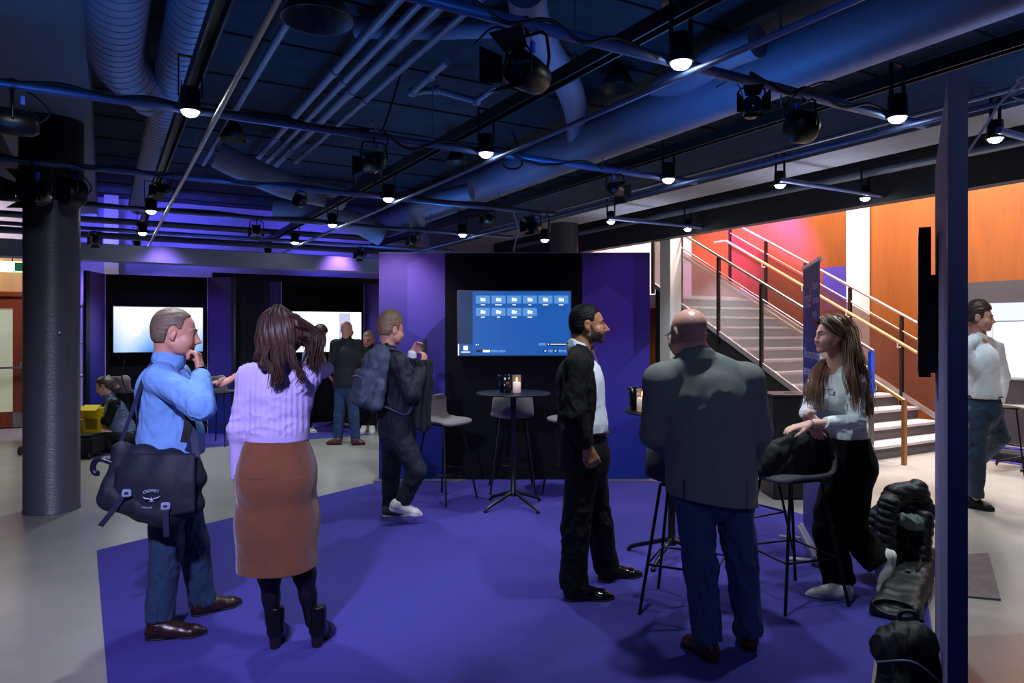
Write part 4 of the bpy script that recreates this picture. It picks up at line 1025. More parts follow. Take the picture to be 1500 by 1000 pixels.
def shoe(parent, heel, toe, label=None, mats=None, name='shoe', style='derby', up=None, high=.09, w=.048, ankle=None, vox=.005):
    """heel and toe: points on the sole line; up: sole normal"""
    heel = np.array(heel, float); toe = np.array(toe, float); d = toe-heel; L = np.linalg.norm(d); d /= L
    up = np.array(up if up is not None else (0, 0, 1), float); up -= d*(up@d); up /= np.linalg.norm(up); r = np.cross(d, up); R = np.stack([r, d, up], 1)
    S = Sculpt(np.minimum(heel, toe)-.17, np.maximum(heel, toe)+.19, vox)
    f = lambda x, y, z: heel+r*x+d*y*L+up*z
    S.cone(f(0, .14, .045), f(0, .42, .045), .041, .042, .02); S.cone(f(0, .40, .036), f(.004, .74, .030), .044, w-.004, .03, (up, 1.25)); S.cone(f(.004, .74, .028), f(0, .93, .024), w-.005, .022, .03, (up, 1.5))
    S.cone(f(0, .13, .05), f(0, .17, high), .038, .040, .03, (r, 1.1)); S.cone(f(0, .2, .07), f(0, .55, .04), .036, .034, .03)
    S.cut(f(0, .2, high+.005), up+d*(-.1)*0, within=(f(0, .2, high+.06), .1)); S.cut(f(0, 0, .018), -up)
    if style in ('derby', 'sneaker'):
        for k in range(4): S.cone(f(-.02, .36+.07*k, .083-.010*k), f(.02, .36+.07*k, .083-.010*k), .0035, .0035, .003)
        S.cone(f(0, .32, .086), f(0, .62, .064), .010, .008, .008, (r, .5))
    vs, q = S.mesh(); o = to_obj(name, vs, q, mats[0], parent)
    if label: o['label'] = label
    B = Sculpt(np.minimum(heel, toe)-.1, np.maximum(heel, toe)+.1, vox)
    th = .018 if style != 'sneaker' else .026
    B.cone(f(0, .12, .02), f(0, .45, .02), .040, .037, .01); B.cone(f(0, .45, .02), f(.004, .74, .02), .037, w+.001, .01); B.cone(f(.004, .74, .02), f(0, .93, .02), w+.001, .026, .02)
    B.cut(f(0, 0, th), up); B.cut(f(0, 0, .0), -up)
    if style == 'derby': B.cone(f(0, .36, -.005), f(0, .62, -.002), .05, .06, 0, (d, 1), 'sub') if False else None
    vs, q = B.mesh(); to_obj('sole', vs, q, mats[1], o)
    if style in ('derby', 'sneaker'):
        b = MB()
        for k in range(4):
            z = .091-.010*k; b.tube([f(-.024, .37+.07*k, z-.008), f(0, .37+.07*k, z), f(.024, .37+.07*k, z-.008)], .0026, 6)
        b.tube([f(-.03, .36, .085), f(-.016, .40, .098), f(0, .38, .092), f(.016, .40, .098), f(.032, .36, .082)], .0022, 6)
        b.build('laces', mats[2] if len(mats) > 2 else mats[0], o)
    return o
# ================================================================== PEOPLE
skin_m = M('skin_fair', '#c98d78', .5, var=.05, vscale=30, bump=.05, bscale=200)
skin_t = M('skin_tan', '#a8714f', .5, var=.05, vscale=30, bump=.05, bscale=200)
lip_m = M('lips', '#a05a52', .4); lip_d = M('lips_tan', '#8a4a40', .4)
stub_m = M('stubble', '#3a2a24', .7, var=.2, vscale=220)
denim = M('denim', '#253f66', .85, var=.14, vscale=120, bump=.15, bscale=260, bump2=.12, bscale2=11)
navy_cloth = M('navy_chino', '#1d3354', .85, var=.08, vscale=90, bump=.12, bscale=280, bump2=.12, bscale2=9)
black_cloth = M('black_suiting', '#0a0a0c', .8, var=.1, vscale=90, bump=.1, bscale=260, bump2=.15, bscale2=10, spec=.25)
leather = M('brown_leather', '#2a1512', .3, var=.15, vscale=20, bump=.08, bscale=90)
bleather = M('black_leather', '#09090b', .28, bump=.08, bscale=90)
sole_m = M('dark_sole', '#120c0a', .6)
white_sole = M('white_sole', '#d4d2cc', .6)
wcanvas = M('white_sneaker', '#cfccc4', .6, bump=.1, bscale=200)
ATT = np.array
def bounds(J, head=None, pad=.2, keys=None):
    pts = [np.array(J[k]) for k in (keys or J)]
    if head is not None: pts += [head.c+.2, head.c-.2]
    pts = np.array(pts); return pts.min(0)-pad, pts.max(0)+pad
def base_body(J, f, head, vox, smile=0, female=False, legs=True, jaw=1, nose=1, slim=1.0, hands=()):
    lo, hi = bounds(J, head, .16); lo[2] = max(lo[2], -.01)
    S = Sculpt(lo, hi, vox)
    skin_head(S, head, smile, female, jaw, nose)
    nr = .047 if female else .057
    S.cone(ATT(J['neck'])-ATT((0, 0, .03)), head.p(0, -.022, -.035), nr+.006, nr, .02)
    if female is False: S.cone(head.p(0, -.06, -.03), J['neck'], .035, .045, .03)
    ch, wa, pe = (ATT(J[k]) for k in ('chest', 'waist', 'pelvis'))
    S.cone(ch, wa, .105*slim, .095*slim, .03, (f, 1.3)); S.cone(wa, pe, .095*slim, .11*slim, .03, (f, 1.3))
    S.cone(J['neck'], ch, .05, .09*slim, .04, (f, 1.2))
    for s in 'LR':
        S.cone(ATT(J['neck'])-ATT((0, 0, .055)), ATT(J['sh'+s])-ATT((0, 0, .02)), .03, .034*slim, .02)
        S.cone(J['sh'+s], J['el'+s], .042*slim, .033*slim, .02); S.cone(J['el'+s], J['wr'+s], .034*slim, .023, .015)
        if legs:
            S.cone(J['hip'+s], J['kn'+s], .062*slim, .043*slim, .03); S.cone(J['kn'+s], J['an'+s], .043*slim, .030, .02)
    for (s, d, palm, ts, kw) in hands: hand(S, J['wr'+s], d, palm, ts, **kw)
    return S
def torso_top(S, J, f, chest=(.19, 1.35), waist=(.175, 1.2), hem=None, sh=.062, sl=(.070, .058, .045), k=.035, slope=.055, sleeves='LR', low='pelvis', drop=.02):
    ne, ch, wa = (ATT(J[x]) for x in ('neck', 'chest', 'waist'))
    S.cone(ch, wa, chest[0], waist[0], k, (f, chest[1]))
    S.cone(wa, J[low], waist[0], (hem or waist)[0], k, (f, (hem or waist)[1]))
    for s in 'LR':
        S.cone(ne-ATT((0, 0, drop)), J['sh'+s], slope, sh, k); S.cone(ch+(ATT(J['sh'+s])-ne)*.45, ATT(J['sh'+s])-ATT((0, 0, .03)), chest[0]*.62, sh, k, (f, 1.3))
        if s in sleeves: sleeve(S, J, s, sl)
    return S
def sleeve(S, J, s, sl, k=.03):
    S.cone(J['sh'+s], J['el'+s], sl[0], sl[1], k); S.cone(J['el'+s], J['wr'+s], sl[1], sl[2], .02)
def cuff_cut(S, J, s, back=.015, r=.12):
    d = ATT(J['wr'+s])-ATT(J['el'+s]); d = d/np.linalg.norm(d); p = ATT(J['wr'+s])-d*back
    S.cut(p, d, .004, within=(p+d*(r*.8), r))
def trousers(S, J, f, pel=(.17, 1.2), hip=.095, knee=.075, hem=.066, k=.035, top=None, hemcut=True):
    pe = ATT(J['pelvis']); tp = ATT(top if top is not None else J['waist'])
    S.cone(tp, pe, pel[0]*.93, pel[0], k, (f, pel[1]))
    mid = (ATT(J['hipL'])+ATT(J['hipR']))/2
    S.cone(pe, mid+ATT((0, 0, .02)), pel[0], pel[0]*.93, k, (f, pel[1]))
    for s in 'LR':
        S.cone(J['hip'+s], J['kn'+s], hip, knee, k*.6); S.cone(J['kn'+s], J['an'+s], knee, hem, .02)
        if hemcut:
            d = ATT(J['an'+s])-ATT(J['kn'+s]); d /= np.linalg.norm(d); S.cut(ATT(J['an'+s]), d, .004, within=(ATT(J['an'+s])+d*.11, .13))
    S.cut(tp, (0, 0, 1), .003)
    return S
def ring(S, c, R, z0, z1, out, k=.004): pass
def finish(name, S, mats, parent, amp=0, f=9, seed=1, where=None, paint=None, stretch=(1, 1, .6), label=None, extra=None, sm=1):
    vs, q = S.mesh(sm)
    if amp: vs = fold(vs, q, amp, f, seed, stretch, where=where)
    if extra: vs = extra(vs, q)
    o = to_obj(name, vs, q, mats, parent, paint)
    if label: o['label'] = label
    return o
def hair_cap(h, vox, mat, parent, thick=.010, front=.055, side=-.03, nape=-.062, groove=.0022, top=0.0, name='hair', fringe=None, hairline=.062, extra=None, cutface=True, mats_label=None):
    S = Sculpt(h.c-.24*h.s, h.c+.24*h.s, vox); R = h.R; p = h.p; r = h.r
    S.ell(p(0, -.014, .036+top*.4), r(.0755+thick, .096+thick, .083+thick+top), R, .01)
    S.ell(p(0, -.05, -.015), r(.066+thick*.7, .055+thick*.6, .066), R, .03)
    if extra: extra(S)
    if cutface:
        S.ell(p(0, .118, -.02), r(.094, .075, .105), R, .010, 'sub')                   # face
        S.box(p(0, .075+.04, front-.2+.07), r(.12, .075, .2-.07), R, .03*h.s, .012, 'sub')
        S.box(p(0, .04, side-.12), r(.13, .075, .12), R, .02, .008, 'sub')                # below the sideburns
        S.box(p(0, -.05, nape-.12), r(.13, .13, .12), R, .02, .008, 'sub')
        for e in (-1, 1): S.ell(p(e*.085, -.004, -.006), r(.026, .028, .042), R, .004, 'sub')
    def ex(vs, q):
        if not groove: return vs
        n = vnormals(vs, q); l = h.loc(vs); a = np.arctan2(l[:, 0], l[:, 2]+.05); b_ = l[:, 1]
        w = np.sin(a*46+3*np.sin(b_*40)+2*np.sin(l[:, 2]*60))*.6+wob(vs, 130, 3)*.8
        return vs+n*(w*groove)[:, None]
    return finish(name, S, mat, parent, extra=ex)
def locks(mb, curves, n=7, r0=.006, seed=1, spread=.012, wave=.006):
    """bundles of tapering strands following each guide curve"""
    rnd = random.Random(seed)
    for pts in curves:
        g = smooth_path(pts, 6)
        for _ in range(n):
            o = Vector((rnd.gauss(0, 1), rnd.gauss(0, 1), rnd.gauss(0, .5)))*spread; ph = rnd.random()*6; K = len(g)-1
            e = rnd.uniform(.62, 1.0)**.7; m = max(3, int(K*e)); wa = wave*rnd.uniform(.5, 1.2)
            pp = [g[i]+o*(.5+.7*i/K)+Vector((math.sin(i*.62+ph*.35), math.cos(i*.55+ph*.3), 0))*wa*(i/K)**.7 for i in range(m+1)]
            mb.tube(pp, [r0*(1-.8*(i/m)**2)+.0006 for i in range(m+1)], 5)
def person(loc, label, group=None):
    return thing('person', loc, label=label, cat='person', group=group)
def strap(pts, w, t, side, name, mat, parent, world=True):
    b = MB(); b.ribbon(smooth_path(pts, 5), w, t, side); return b.build(name, mat, parent)
# ------------------------------------------------------------------ man in the blue shirt
def man_blue():
    f = ATT((.93, .37, 0)); r = ATT((.37, -.93, 0))
    t = person(G(255, 925), 'grey-haired man in pale blue shirt holding a fist to his mouth, messenger bag at hip')
    J = dict(neck=P(243, 526, 3.86), chest=P(241, 578, 3.86), waist=P(246, 640, 3.86), pelvis=P(249, 690, 3.86),
             shR=P(233, 553, 3.70), elR=P(294, 596, 3.60), wrR=P(294, 544, 3.80), shL=P(258, 550, 4.02), elL=P(270, 612, 4.08), wrL=P(306, 566, 4.00),
             hipR=P(243, 705, 3.78), knR=P(244, 800, 3.77), anR=P(233, 906, 3.75), hipL=P(259, 705, 3.95), knL=P(283, 795, 3.99), anL=P(297, 882, 4.06))
    h = Head(P(256, 487, 3.85), (.93, .37, 0), .14, 0, 1.08)
    S = base_body(J, f, h, .0048, hands=[('R', (-.22, .12, 1), (-1, -.15, -.1), -1, dict(curl=(1.0, 1.3, .8), s=1.08, thumb=(.35, .5), thumb_in=.3)), ('L', (1, .0, .28), (.1, -.35, .9), 1, dict(curl=(.12, .2, .15), s=1.05, spread=.09))], nose=1.1)
    finish('body', S, [skin_m, lip_m], t, paint=head_paint(h))
    eyes(h, t); brows(h, t, M('brow_grey', '#5a4a42', .8))
    hair_cap(h, .0045, M('hair_greybrown', '#6a5748', .6, var=.35, vscale=160), t, .0055, .088, .0, -.058, .0013)
    # shirt
    lo, hi = bounds(J, None, .24, ('neck', 'pelvis', 'shR', 'elR', 'wrR', 'shL', 'elL', 'wrL'))
    S = Sculpt(lo, hi, .0055)
    torso_top(S, J, f, (.185, 1.28), (.176, 1.18), sh=.064, sl=(.076, .066, .046), slope=.048, drop=.045)
    S.cone(P(262, 640, 3.86), P(262, 655, 3.86), .14, .14, .05, (f, 1.1))
    S.cut(P(246, 664, 3.86), (0, 0, -1), .003); cuff_cut(S, J, 'R', .022); cuff_cut(S, J, 'L', .012)
    d = ATT(J['wrR'])-ATT(J['elR']); d /= np.linalg.norm(d); S.cone(ATT(J['wrR'])-d*.075, ATT(J['wrR'])-d*.022, .050, .046, .006); cuff_cut(S, J, 'R', .022)
    # neck opening and collar
    nk = ATT(J['neck'])
    S.cone(nk+ATT((0, 0, .0))+f*.014, nk+f*.030+ATT((0, 0, .062)), .085, .080, .004); S.cut(nk+ATT((0, 0, .044)), (f*.30+ATT((0, 0, 1))), .003)
    S.cone(nk+ATT((0, 0, -.02))+f*.012, nk+f*.04+ATT((0, 0, .12)), .066, .068, .003, op='sub')
    wf = lambda v: .45+.8*np.exp(-((v-ATT(J['elR']))**2).sum(1)/.02)+.5*np.exp(-((v-ATT(J['waist']))**2).sum(1)/.04)
    sh = finish('shirt', S, M('blue_shirt', '#6f9bdd', .85, var=.06, vscale=260, bump=.12, bscale=320, bump2=.15, bscale2=8), t, .0075, 11, 4, wf, stretch=(1, 1, .55))
    # belt and trousers
    S = Sculpt(ATT(J['waist'])-.27, ATT(J['waist'])+.27, .005)
    S.cone(ATT(J['waist'])-ATT((0, 0, .02)), ATT(J['pelvis']), .176, .176, .03, (f, 1.16)); S.cut(P(246, 661.5, 3.86), (0, 0, 1), .002); S.cut(P(246, 671, 3.86), (0, 0, -1), .002)
    be = finish('belt', S, bleather, t)
    b = MB(); q = ATT(P(287, 666, 3.80)); b.obox(q, r*.02, f*.004, (0, 0, .02), .003); b.build('buckle', steel, be)
    lo, hi = bounds(J, None, .22, ('waist', 'pelvis', 'hipR', 'hipL', 'knR', 'knL', 'anR', 'anL'))
    S = Sculpt(lo, hi, .0055)
    trousers(S, J, f, (.172, 1.2), .100, .078, .068, top=P(246, 670, 3.86))
    wf = lambda v: .35+1.0*np.exp(-((v-ATT(J['knR']))**2).sum(1)/.02)+1.0*np.exp(-((v-ATT(J['knL']))**2).sum(1)/.02)+1.2*np.exp(-((v-ATT(J['anR']))**2).sum(1)/.012)+1.2*np.exp(-((v-ATT(J['anL']))**2).sum(1)/.012)
    finish('trousers', S, navy_cloth, t, .008, 12, 9, wf)
    shoe(t, G(213, 938), G(304, 929), mats=[leather, sole_m, M('lace_brown', '#1a0f0c', .8)])
    shoe(t, G(281, 904), G(354, 884), mats=[leather, sole_m, MATS['lace_brown']])
    # watch
    d = Vector(J['wrR'])-Vector(J['elR']); d.normalize(); wc = Vector(J['wrR'])+d*.004
    b = MB(); b.lathe([(.034, -.011), (.036, 0), (.034, .011), (.030, .011), (.030, -.011)], 24, wc, d)
    w = b.build('wristwatch', rubber, t); w['label'] = 'dark round-faced watch'
    fc = Vector((.55, -.8, .12)).normalized(); b = MB(); b.lathe([(.024, .0), (.024, .010), (.019, .012), (0, .011)], 24, wc+fc*.031, fc); b.build('watch_case', M('watch_case', '#20242c', .25, .7), w)
    # messenger bag, strap, umbrella handle (carried: things of their own)
    bag = thing('messenger_bag', P(222, 710, 3.62), label='navy black messenger bag with pale bird emblem at the blue-shirted man\'s hip', cat='bag')
    bx = V(.97, .24, 0); bn = V(.24, -.97, 0); cz = P(223, 712, 3.60)
    S = Sculpt(ATT(cz)-.38, ATT(cz)+.38, .006)
    tl, tr, br, bl, bm = P(178, 660, 3.60), P(284, 680, 3.62), P(284, 738, 3.60), P(163, 728, 3.56), P(238, 752, 3.56)
    X = ATT(bx); N = ATT(bn)
    for a, c, ra, rb in ((tl, bl, .04, .055), (tr, br, .03, .04), (bl, bm, .06, .06), (bm, br, .06, .045), (P(210, 668, 3.6), P(215, 740, 3.57), .06, .075), (P(250, 674, 3.6), P(250, 745, 3.57), .06, .075), (tl, tr, .035, .035), (P(185, 690, 3.6), P(282, 700, 3.6), .06, .06)):
        S.cone(a, c, ra, rb, .04, (N, 1.0))
    def bex(vs, q):
        n = vnormals(vs, q); u = (vs-ATT(cz))@X; z = vs[:, 2]-cz.z
        w = np.sin(u*26+z*16+2*np.sin(z*12))*np.exp(-((z-.05)/.10)**2)*.007; return vs+n*w[:, None]
    o = finish('bag_body', S, M('bag_nylon', '#0d1226', .7, var=.1, vscale=200, bump=.12, bscale=300, bump2=.2, bscale2=10), bag, .002, 8, 5, extra=bex)
    ny = MATS['bag_nylon']
    # front flap: thick cloth sheet over the front
    def hit(px, py, off=.008):           # depth of the bag front at that place
        return P(px, py, 3.495+.02*((px-222)/70)**2+.012*((py-715)/45)**2-off)
    def flap(a, c):
        py = 664+a*(92-26*abs(c-.6)**1.5); px = 172+c*(286-172)-a*8*(1-c)
        Yd = 3.545-.05*math.sin(min(1, a*1.6)*PI/2)+.05*abs(c-.5)**2*2
        Yd += .006*math.sin(c*17+a*5)*(1-a)
        return P(px, py, Yd)
    b = MB(); b.grid(flap, 20, 26); b.build('flap', ny, bag, solid=.006)
    web = M('webbing', '#23274a', .75, bump=.15, bscale=300)
    for (p0, p1, p2, p3, q) in (((186, 716), (180, 726), (162, 752), (147, 770), 0), ((243, 735), (243, 748), (243, 770), (244, 786), 0)):
        b = MB(); ys = 3.48
        b.ribbon([P(*p0, ys), P(*p1, ys-.006), P(*p2, ys+.01), P(*p3, ys+.03)], .026, .003, bx); sb = b.build('buckle_strap', web, bag)
        b = MB(); c0 = P(p0[0]-.5, p0[1]+6, ys-.008); b.obox(c0, bx*.021, bn*.005, (0, 0, .019), .005); k = b.build('buckle', M('grey_plastic', '#8a90b8', .4), sb)
        b = MB(); b.obox(c0+bn*.004, bx*.012, bn*.003, (0, 0, .008), .003); b.build('buckle_slot', rubber, k)
    # emblem and lettering
    ec = P(222, 727, 3.475); ex_ = bx; ez = V(0, 0, 1); lt = MB()
    tv_, tf = text_verts('OSPREY', .021, ec+ex_*-.038+ez*.022, ex_, ez, .002)
    c0 = ec+ez*.016
    tv2 = []
    for p in tv_:                      # set on a shallow arch
        d = p-ec; u = d.dot(ex_); w = d.dot(ez); tv2.append(p-ez*(u*u*5.5))
    lt.add(tv2, tf); lt.build('lettering', M('bag_print', '#a9b0e0', .5), bag); lt = MB()
    for sgn in (-1, 1):
        lt.tube([ec+ex_*(sgn*.040)+ez*.002+bn*.001, ec+ex_*(sgn*.028)-ez*.008+bn*.001, ec+ex_*(sgn*.012)-ez*.010+bn*.001, ec-ez*.018+bn*.001], [.001, .0035, .003, .0025], 6)
    lt.tube([ec+ez*-.004+bn*.001, ec-ez*.028+bn*.001], [.003, .0015], 6)
    for sgn in (-1, 1): lt.tube([ec-ez*.018+bn*.001, ec+ex_*(sgn*.010)-ez*.026+bn*.001], [.0025, .001], 5)
    lt.build('emblem', MATS['bag_print'], bag); lt = MB()
    lt.add(*text_verts('ARCANE', .012, P(208, 744, 3.475), ex_+ez*-.08, ez, .002))
    lt.build('lettering', MATS['bag_print'], bag)
    # strap around the body
    pts = [P(167, 668, 3.60), P(178, 645, 3.62), P(197, 592, 3.66), P(210, 556, 3.70), P(222, 535, 3.78), P(238, 521, 3.90), P(252, 524, 4.02), P(266, 540, 4.08), P(276, 575, 4.02), P(275, 612, 3.86)]
    st_ = strap(pts, .034, .004, (.6, -.6, -.5), 'shoulder_strap', web, bag)
    strap([P(262, 585, 3.655), P(277, 608, 3.66), P(284, 640, 3.66), P(291, 692, 3.62)], .036, .004, bx, 'shoulder_strap', web, bag)
    strap([P(277, 606, 3.655), P(274, 630, 3.648), P(270, 648, 3.65)], .040, .004, bx, 'strap_pad', M('pad_black', '#12131c', .8), bag)
    um = thing('umbrella', P(160, 685, 3.58), label='black umbrella with crook handle poking out of the messenger bag', cat='umbrella')
    b = MB(); b.tube(smooth_path([P(170, 680, 3.57), P(160, 676, 3.56), P(148, 672, 3.55), P(139, 676, 3.55), P(136, 686, 3.55), P(140, 693, 3.55), P(144, 693, 3.55)], 5), [.014]*31, 12); b.build('handle', M('crook_black', '#1a1630', .3), um)
    b = MB(); b.tube([P(168, 681, 3.57), P(172, 683, 3.575)], .0155, 12); b.build('ferrule', steel, um)
    b = MB(); b.tube([P(172, 683, 3.58), P(262, 735, 3.64)], .018, 10); b.build('furled_canopy', rubber, um)
if 'p1' not in FAST: man_blue()
# ------------------------------------------------------------------ woman in the brown skirt, seen from behind
def woman_skirt():
    f = ATT((-.25, .97, 0)); r = ATT((.97, .25, 0))
    t = person(G(428, 950), 'woman in ribbed violet-lit white jumper and brown midi skirt pulling her long hair aside')
    J = dict(neck=P(411, 530, 3.60), chest=P(409, 578, 3.62), waist=P(406, 634, 3.62), pelvis=P(406, 680, 3.62),
             shL=P(366, 550, 3.60), elL=P(349, 630, 3.57), wrL=P(348, 700, 3.60), shR=P(452, 548, 3.62), elR=P(474, 540, 3.86), wrR=P(456, 492, 3.74),
             hipL=P(386, 700, 3.62), knL=P(394, 815, 3.64), anL=P(399, 912, 3.62), hipR=P(432, 700, 3.64), knR=P(442, 812, 3.67), anR=P(457, 910, 3.64))
    h = Head(P(409, 486, 3.60), (-.25, .97, 0), .05, .05, .98)
    S = base_body(J, f, h, .005, female=True, slim=.85, hands=[('L', (-.10, .10, -1), (.95, .3, 0), -1, dict(curl=(.35, .45, .3), s=.92)), ('R', (-.75, -.45, .35), (.2, -.6, -.7), -1, dict(curl=(.7, .7, .4), s=.9))])
    finish('body', S, [skin_m, lip_m], t, paint=head_paint(h))
    eyes(h, t)
    # tights
    lo, hi = bounds(J, None, .14, ('knL', 'knR', 'anL', 'anR', 'hipL', 'hipR')); lo[2] = .05
    S = Sculpt(lo, hi, .005)
    for s in 'LR':
        S.cone(J['hip'+s], J['kn'+s], .075, .053, .02); k, a = ATT(J['kn'+s]), ATT(J['an'+s]); m = k+(a-k)*.28
        S.cone(k, m-f*.012, .053, .056, .03); S.cone(m-f*.012, k+(a-k)*.62-f*.004, .054, .040, .03); S.cone(k+(a-k)*.6, a, .040, .034, .03)
    finish('tights', S, M('black_tights', '#0d0912', .45, spec=.4), t)
    # boots
    for s, hp, tp in (('L', G(400, 955), (-.06, 1)), ('R', G(460, 953), (.12, 1))):
        d = ATT((*tp, 0)); d /= np.linalg.norm(d); hp = ATT(hp); rr = ATT((d[1], -d[0], 0)); fp = lambda x, y, z: hp+rr*x+d*y+ATT((0, 0, z))
        S = Sculpt(hp-.12+ATT((0, 0, .1)), hp+ATT((.2, .34, .28)), .0045) if s == 'R' else Sculpt(hp-ATT((.13, .06, .02)), hp+ATT((.13, .34, .28)), .0045)
        S.cone(fp(0, .045, .085), fp(0, .05, .20), .037, .040, .02); S.cone(fp(0, .05, .095), fp(0, .13, .06), .038, .040, .03); S.cone(fp(0, .13, .045), fp(0, .19, .03), .040, .036, .03); S.cone(fp(0, .19, .026), fp(0, .245, .022), .034, .014, .02)
        S.cut(fp(0, .05, .212), (0, 0, 1), .003); S.cut(fp(0, 0, .008), (0, 0, -1)); 
        o = finish('ankle_boot', S, bleather, t)
        S = Sculpt(hp-ATT((.13, .08, .02)), hp+ATT((.16, .32, .12)), .0045)
        S.cone(fp(0, .038, .0), fp(0, .042, .07), .024, .033, .01); S.cone(fp(0, .15, .0), fp(0, .24, .0), .038, .014, 0); S.cut(fp(0, 0, 0), (0, 0, -1)); S.cut(fp(0, .15, .010), (0, 0, 1), within=(fp(0, .2, .05), .085))
        finish('heel', S, sole_m, o)
        b = MB(); b.ribbon([fp(.040, .045, .12), fp(.0415, .047, .2)], .03, .002, d); b.build('elastic_panel', rubber, o)
    # skirt
    lo, hi = bounds(J, None, .25, ('waist', 'hipL', 'hipR', 'knL', 'knR'))
    S = Sculpt(lo, hi, .005)
    S.cone(P(404, 636, 3.62), P(406, 690, 3.62), .150, .184, .04, (f, 1.28)); S.cone(P(406, 690, 3.62), P(407, 760, 3.62), .184, .194, .05, (f, 1.25)); S.cone(P(407, 760, 3.62), P(408, 870, 3.62), .194, .204, .05, (f, 1.22))
    for e in (-1, 1): S.ell(ATT(P(406, 700, 3.62))+r*.075*e-f*.07, (.10, .10, .12), None, .06)
    S.cut(P(404, 641, 3.62), (0, 0, 1), .003); S.cut(P(408, 831, 3.62), r*.03-ATT((0, 0, 1)), .003)
    def sw(vs, q):
        n = vnormals(vs, q); u = (vs-ATT(P(407, 750, 3.62)))@r; z = vs[:, 2]
        w = .004*np.sin(u*18+1.5*np.sin(z*7))*(z < .9)+.005*np.sin(z*26+u*9)*np.exp(-((z-.72)/.16)**2)*np.exp(-(u/.12)**2)
        return vs+n*w[:, None]
    brown = M('brown_suede', '#6b3a22', .9, var=.12, vscale=9, bump=.12, bscale=260, bump2=.12, bscale2=7, sheen=.3)
    sk = finish('skirt', S, brown, t, .002, 7, 12, extra=sw)
    ft = lambda px, py, y=3.46: P(px, py, y)
    b = MB(); pts = []
    for py in (648, 665, 680): pts.append(P(407, py, 3.62-.118-.016*(py-641)/40))
    # jumper
    lo, hi = bounds(J, None, .2, ('neck', 'waist', 'shL', 'elL', 'wrL', 'shR', 'elR', 'wrR'))
    S = Sculpt(lo, hi, .0045)
    torso_top(S, J, f, (.158, 1.3), (.148, 1.3), (.150, 1.28), sh=.052, k=.04, slope=.045, sleeves='')
    S.cut(P(406, 645, 3.62), (0, 0, -1), .006)
    for s_ in 'LR': sleeve(S, J, s_, (.058, .046, .036))
    cuff_cut(S, J, 'L', .0); cuff_cut(S, J, 'R', .015)
    d = ATT(J['wrL'])-ATT(J['elL']); d /= np.linalg.norm(d); S.cone(ATT(J['elL'])+d*.0, ATT(J['elL'])+d*.02, .052, .052, .012)
    nk = ATT(J['neck']); S.cone(nk+ATT((0, 0, -.01)), nk+ATT((0, 0, .025)), .062, .056, .012); S.cut(nk+ATT((0, 0, .02)), f*.2+ATT((0, 0, 1)), .004); S.cone(nk, nk+ATT((0, 0, .1)), .047, .05, .003, op='sub')
    def ribs(vs, q):
        n = vnormals(vs, q); c = vs-ATT(J['chest']); a = c@r; body = np.abs(a) < .17
        ph = np.where(body, a*235, ((vs-ATT(J['elL']))@r)*300)
        w = .0016*np.sign(np.sin(ph))*np.abs(np.sin(ph))**.5
        return vs+n*(w*np.clip((vs[:, 2]-1.085)/.03, 0, 1))[:, None]
    wf = lambda v: np.clip((v[:, 2]-1.075)/.05, 0, 1)*(.4+1.2*np.exp(-((v-ATT(P(395, 640, 3.55)))**2).sum(1)/.03)+.8*np.exp(-((v-ATT(J['elL']))**2).sum(1)/.006))
    finish('jumper', S, M('violet_lit_knit', '#b9a6e4', .9, var=.05, vscale=200, bump=.2, bscale=380), t, .005, 10, 21, wf, stretch=(.8, .8, 1), extra=ribs)  # white knit, tinted here with the violet light that falls on it
    # hair
    hm = M('hair_dark_brown', '#3c2621', .5, var=.3, vscale=40, stretch=(6, 6, .6), spec=.3)
    def ex(S):
        S.ell(P(407, 492, 3.53), (.098, .09, .125), None, .03)
        S.cone(P(392, 500, 3.52), P(388, 532, 3.50), .055, .035, .04); S.cone(P(420, 500, 3.50), P(412, 530, 3.48), .06, .03, .04)
        S.cone(P(428, 480, 3.52), P(452, 492, 3.55), .070, .045, .04); S.cone(P(452, 492, 3.55), P(466, 500, 3.57), .045, .030, .03)
        S.cone(P(462, 500, 3.56), P(458, 535, 3.55), .034, .018, .02)
    S = Sculpt(h.c-ATT((.2, .26, .3)), h.c+ATT((.32, .16, .2)), .005)
    S.ell(h.p(0, -.014, .036), h.r(.09, .106, .098), h.R, .01); ex(S); S.ell(h.p(0, .125, -.03), h.r(.07, .09, .11), h.R, .01, 'sub')
    def gr(vs, q):
        n = vnormals(vs, q); c = vs-h.c; a = np.arctan2(c[:, 0], -c[:, 1]+.02); drift = np.where(c[:, 0] > .05, c[:, 2]*0+c[:, 0]*0, 0)
        w = .0028*np.sin(a*30+8*np.sin(c[:, 2]*5)+c[:, 0]*20)+.0016*np.sin(a*71+c[:, 2]*14)
        return vs+n*w[:, None]
    ho = finish('hair', S, hm, t, extra=gr)
    b = MB()
    locks(b, [[P(394, 500, 3.46), P(390, 525, 3.44), P(400, 548, 3.44), P(401, 572, 3.455)], [P(404, 505, 3.45), P(408, 535, 3.44), P(410, 555, 3.45), P(398, 568, 3.45)], [P(425, 505, 3.45), P(432, 535, 3.45), P(442, 552, 3.46), P(434, 566, 3.46)], [P(384, 500, 3.48), P(378, 520, 3.47), P(374, 532, 3.47)]], 55, .0016, 3, .010)
    locks(b, [[P(438, 478, 3.47), P(455, 486, 3.52), P(466, 500, 3.53), P(462, 530, 3.53), P(456, 548, 3.53)], [P(430, 462, 3.47), P(452, 476, 3.50), P(470, 494, 3.53), P(468, 520, 3.53), P(462, 540, 3.54)], [P(440, 492, 3.47), P(450, 500, 3.52), P(452, 520, 3.53), P(448, 538, 3.53)]], 80, .0016, 5, .014)
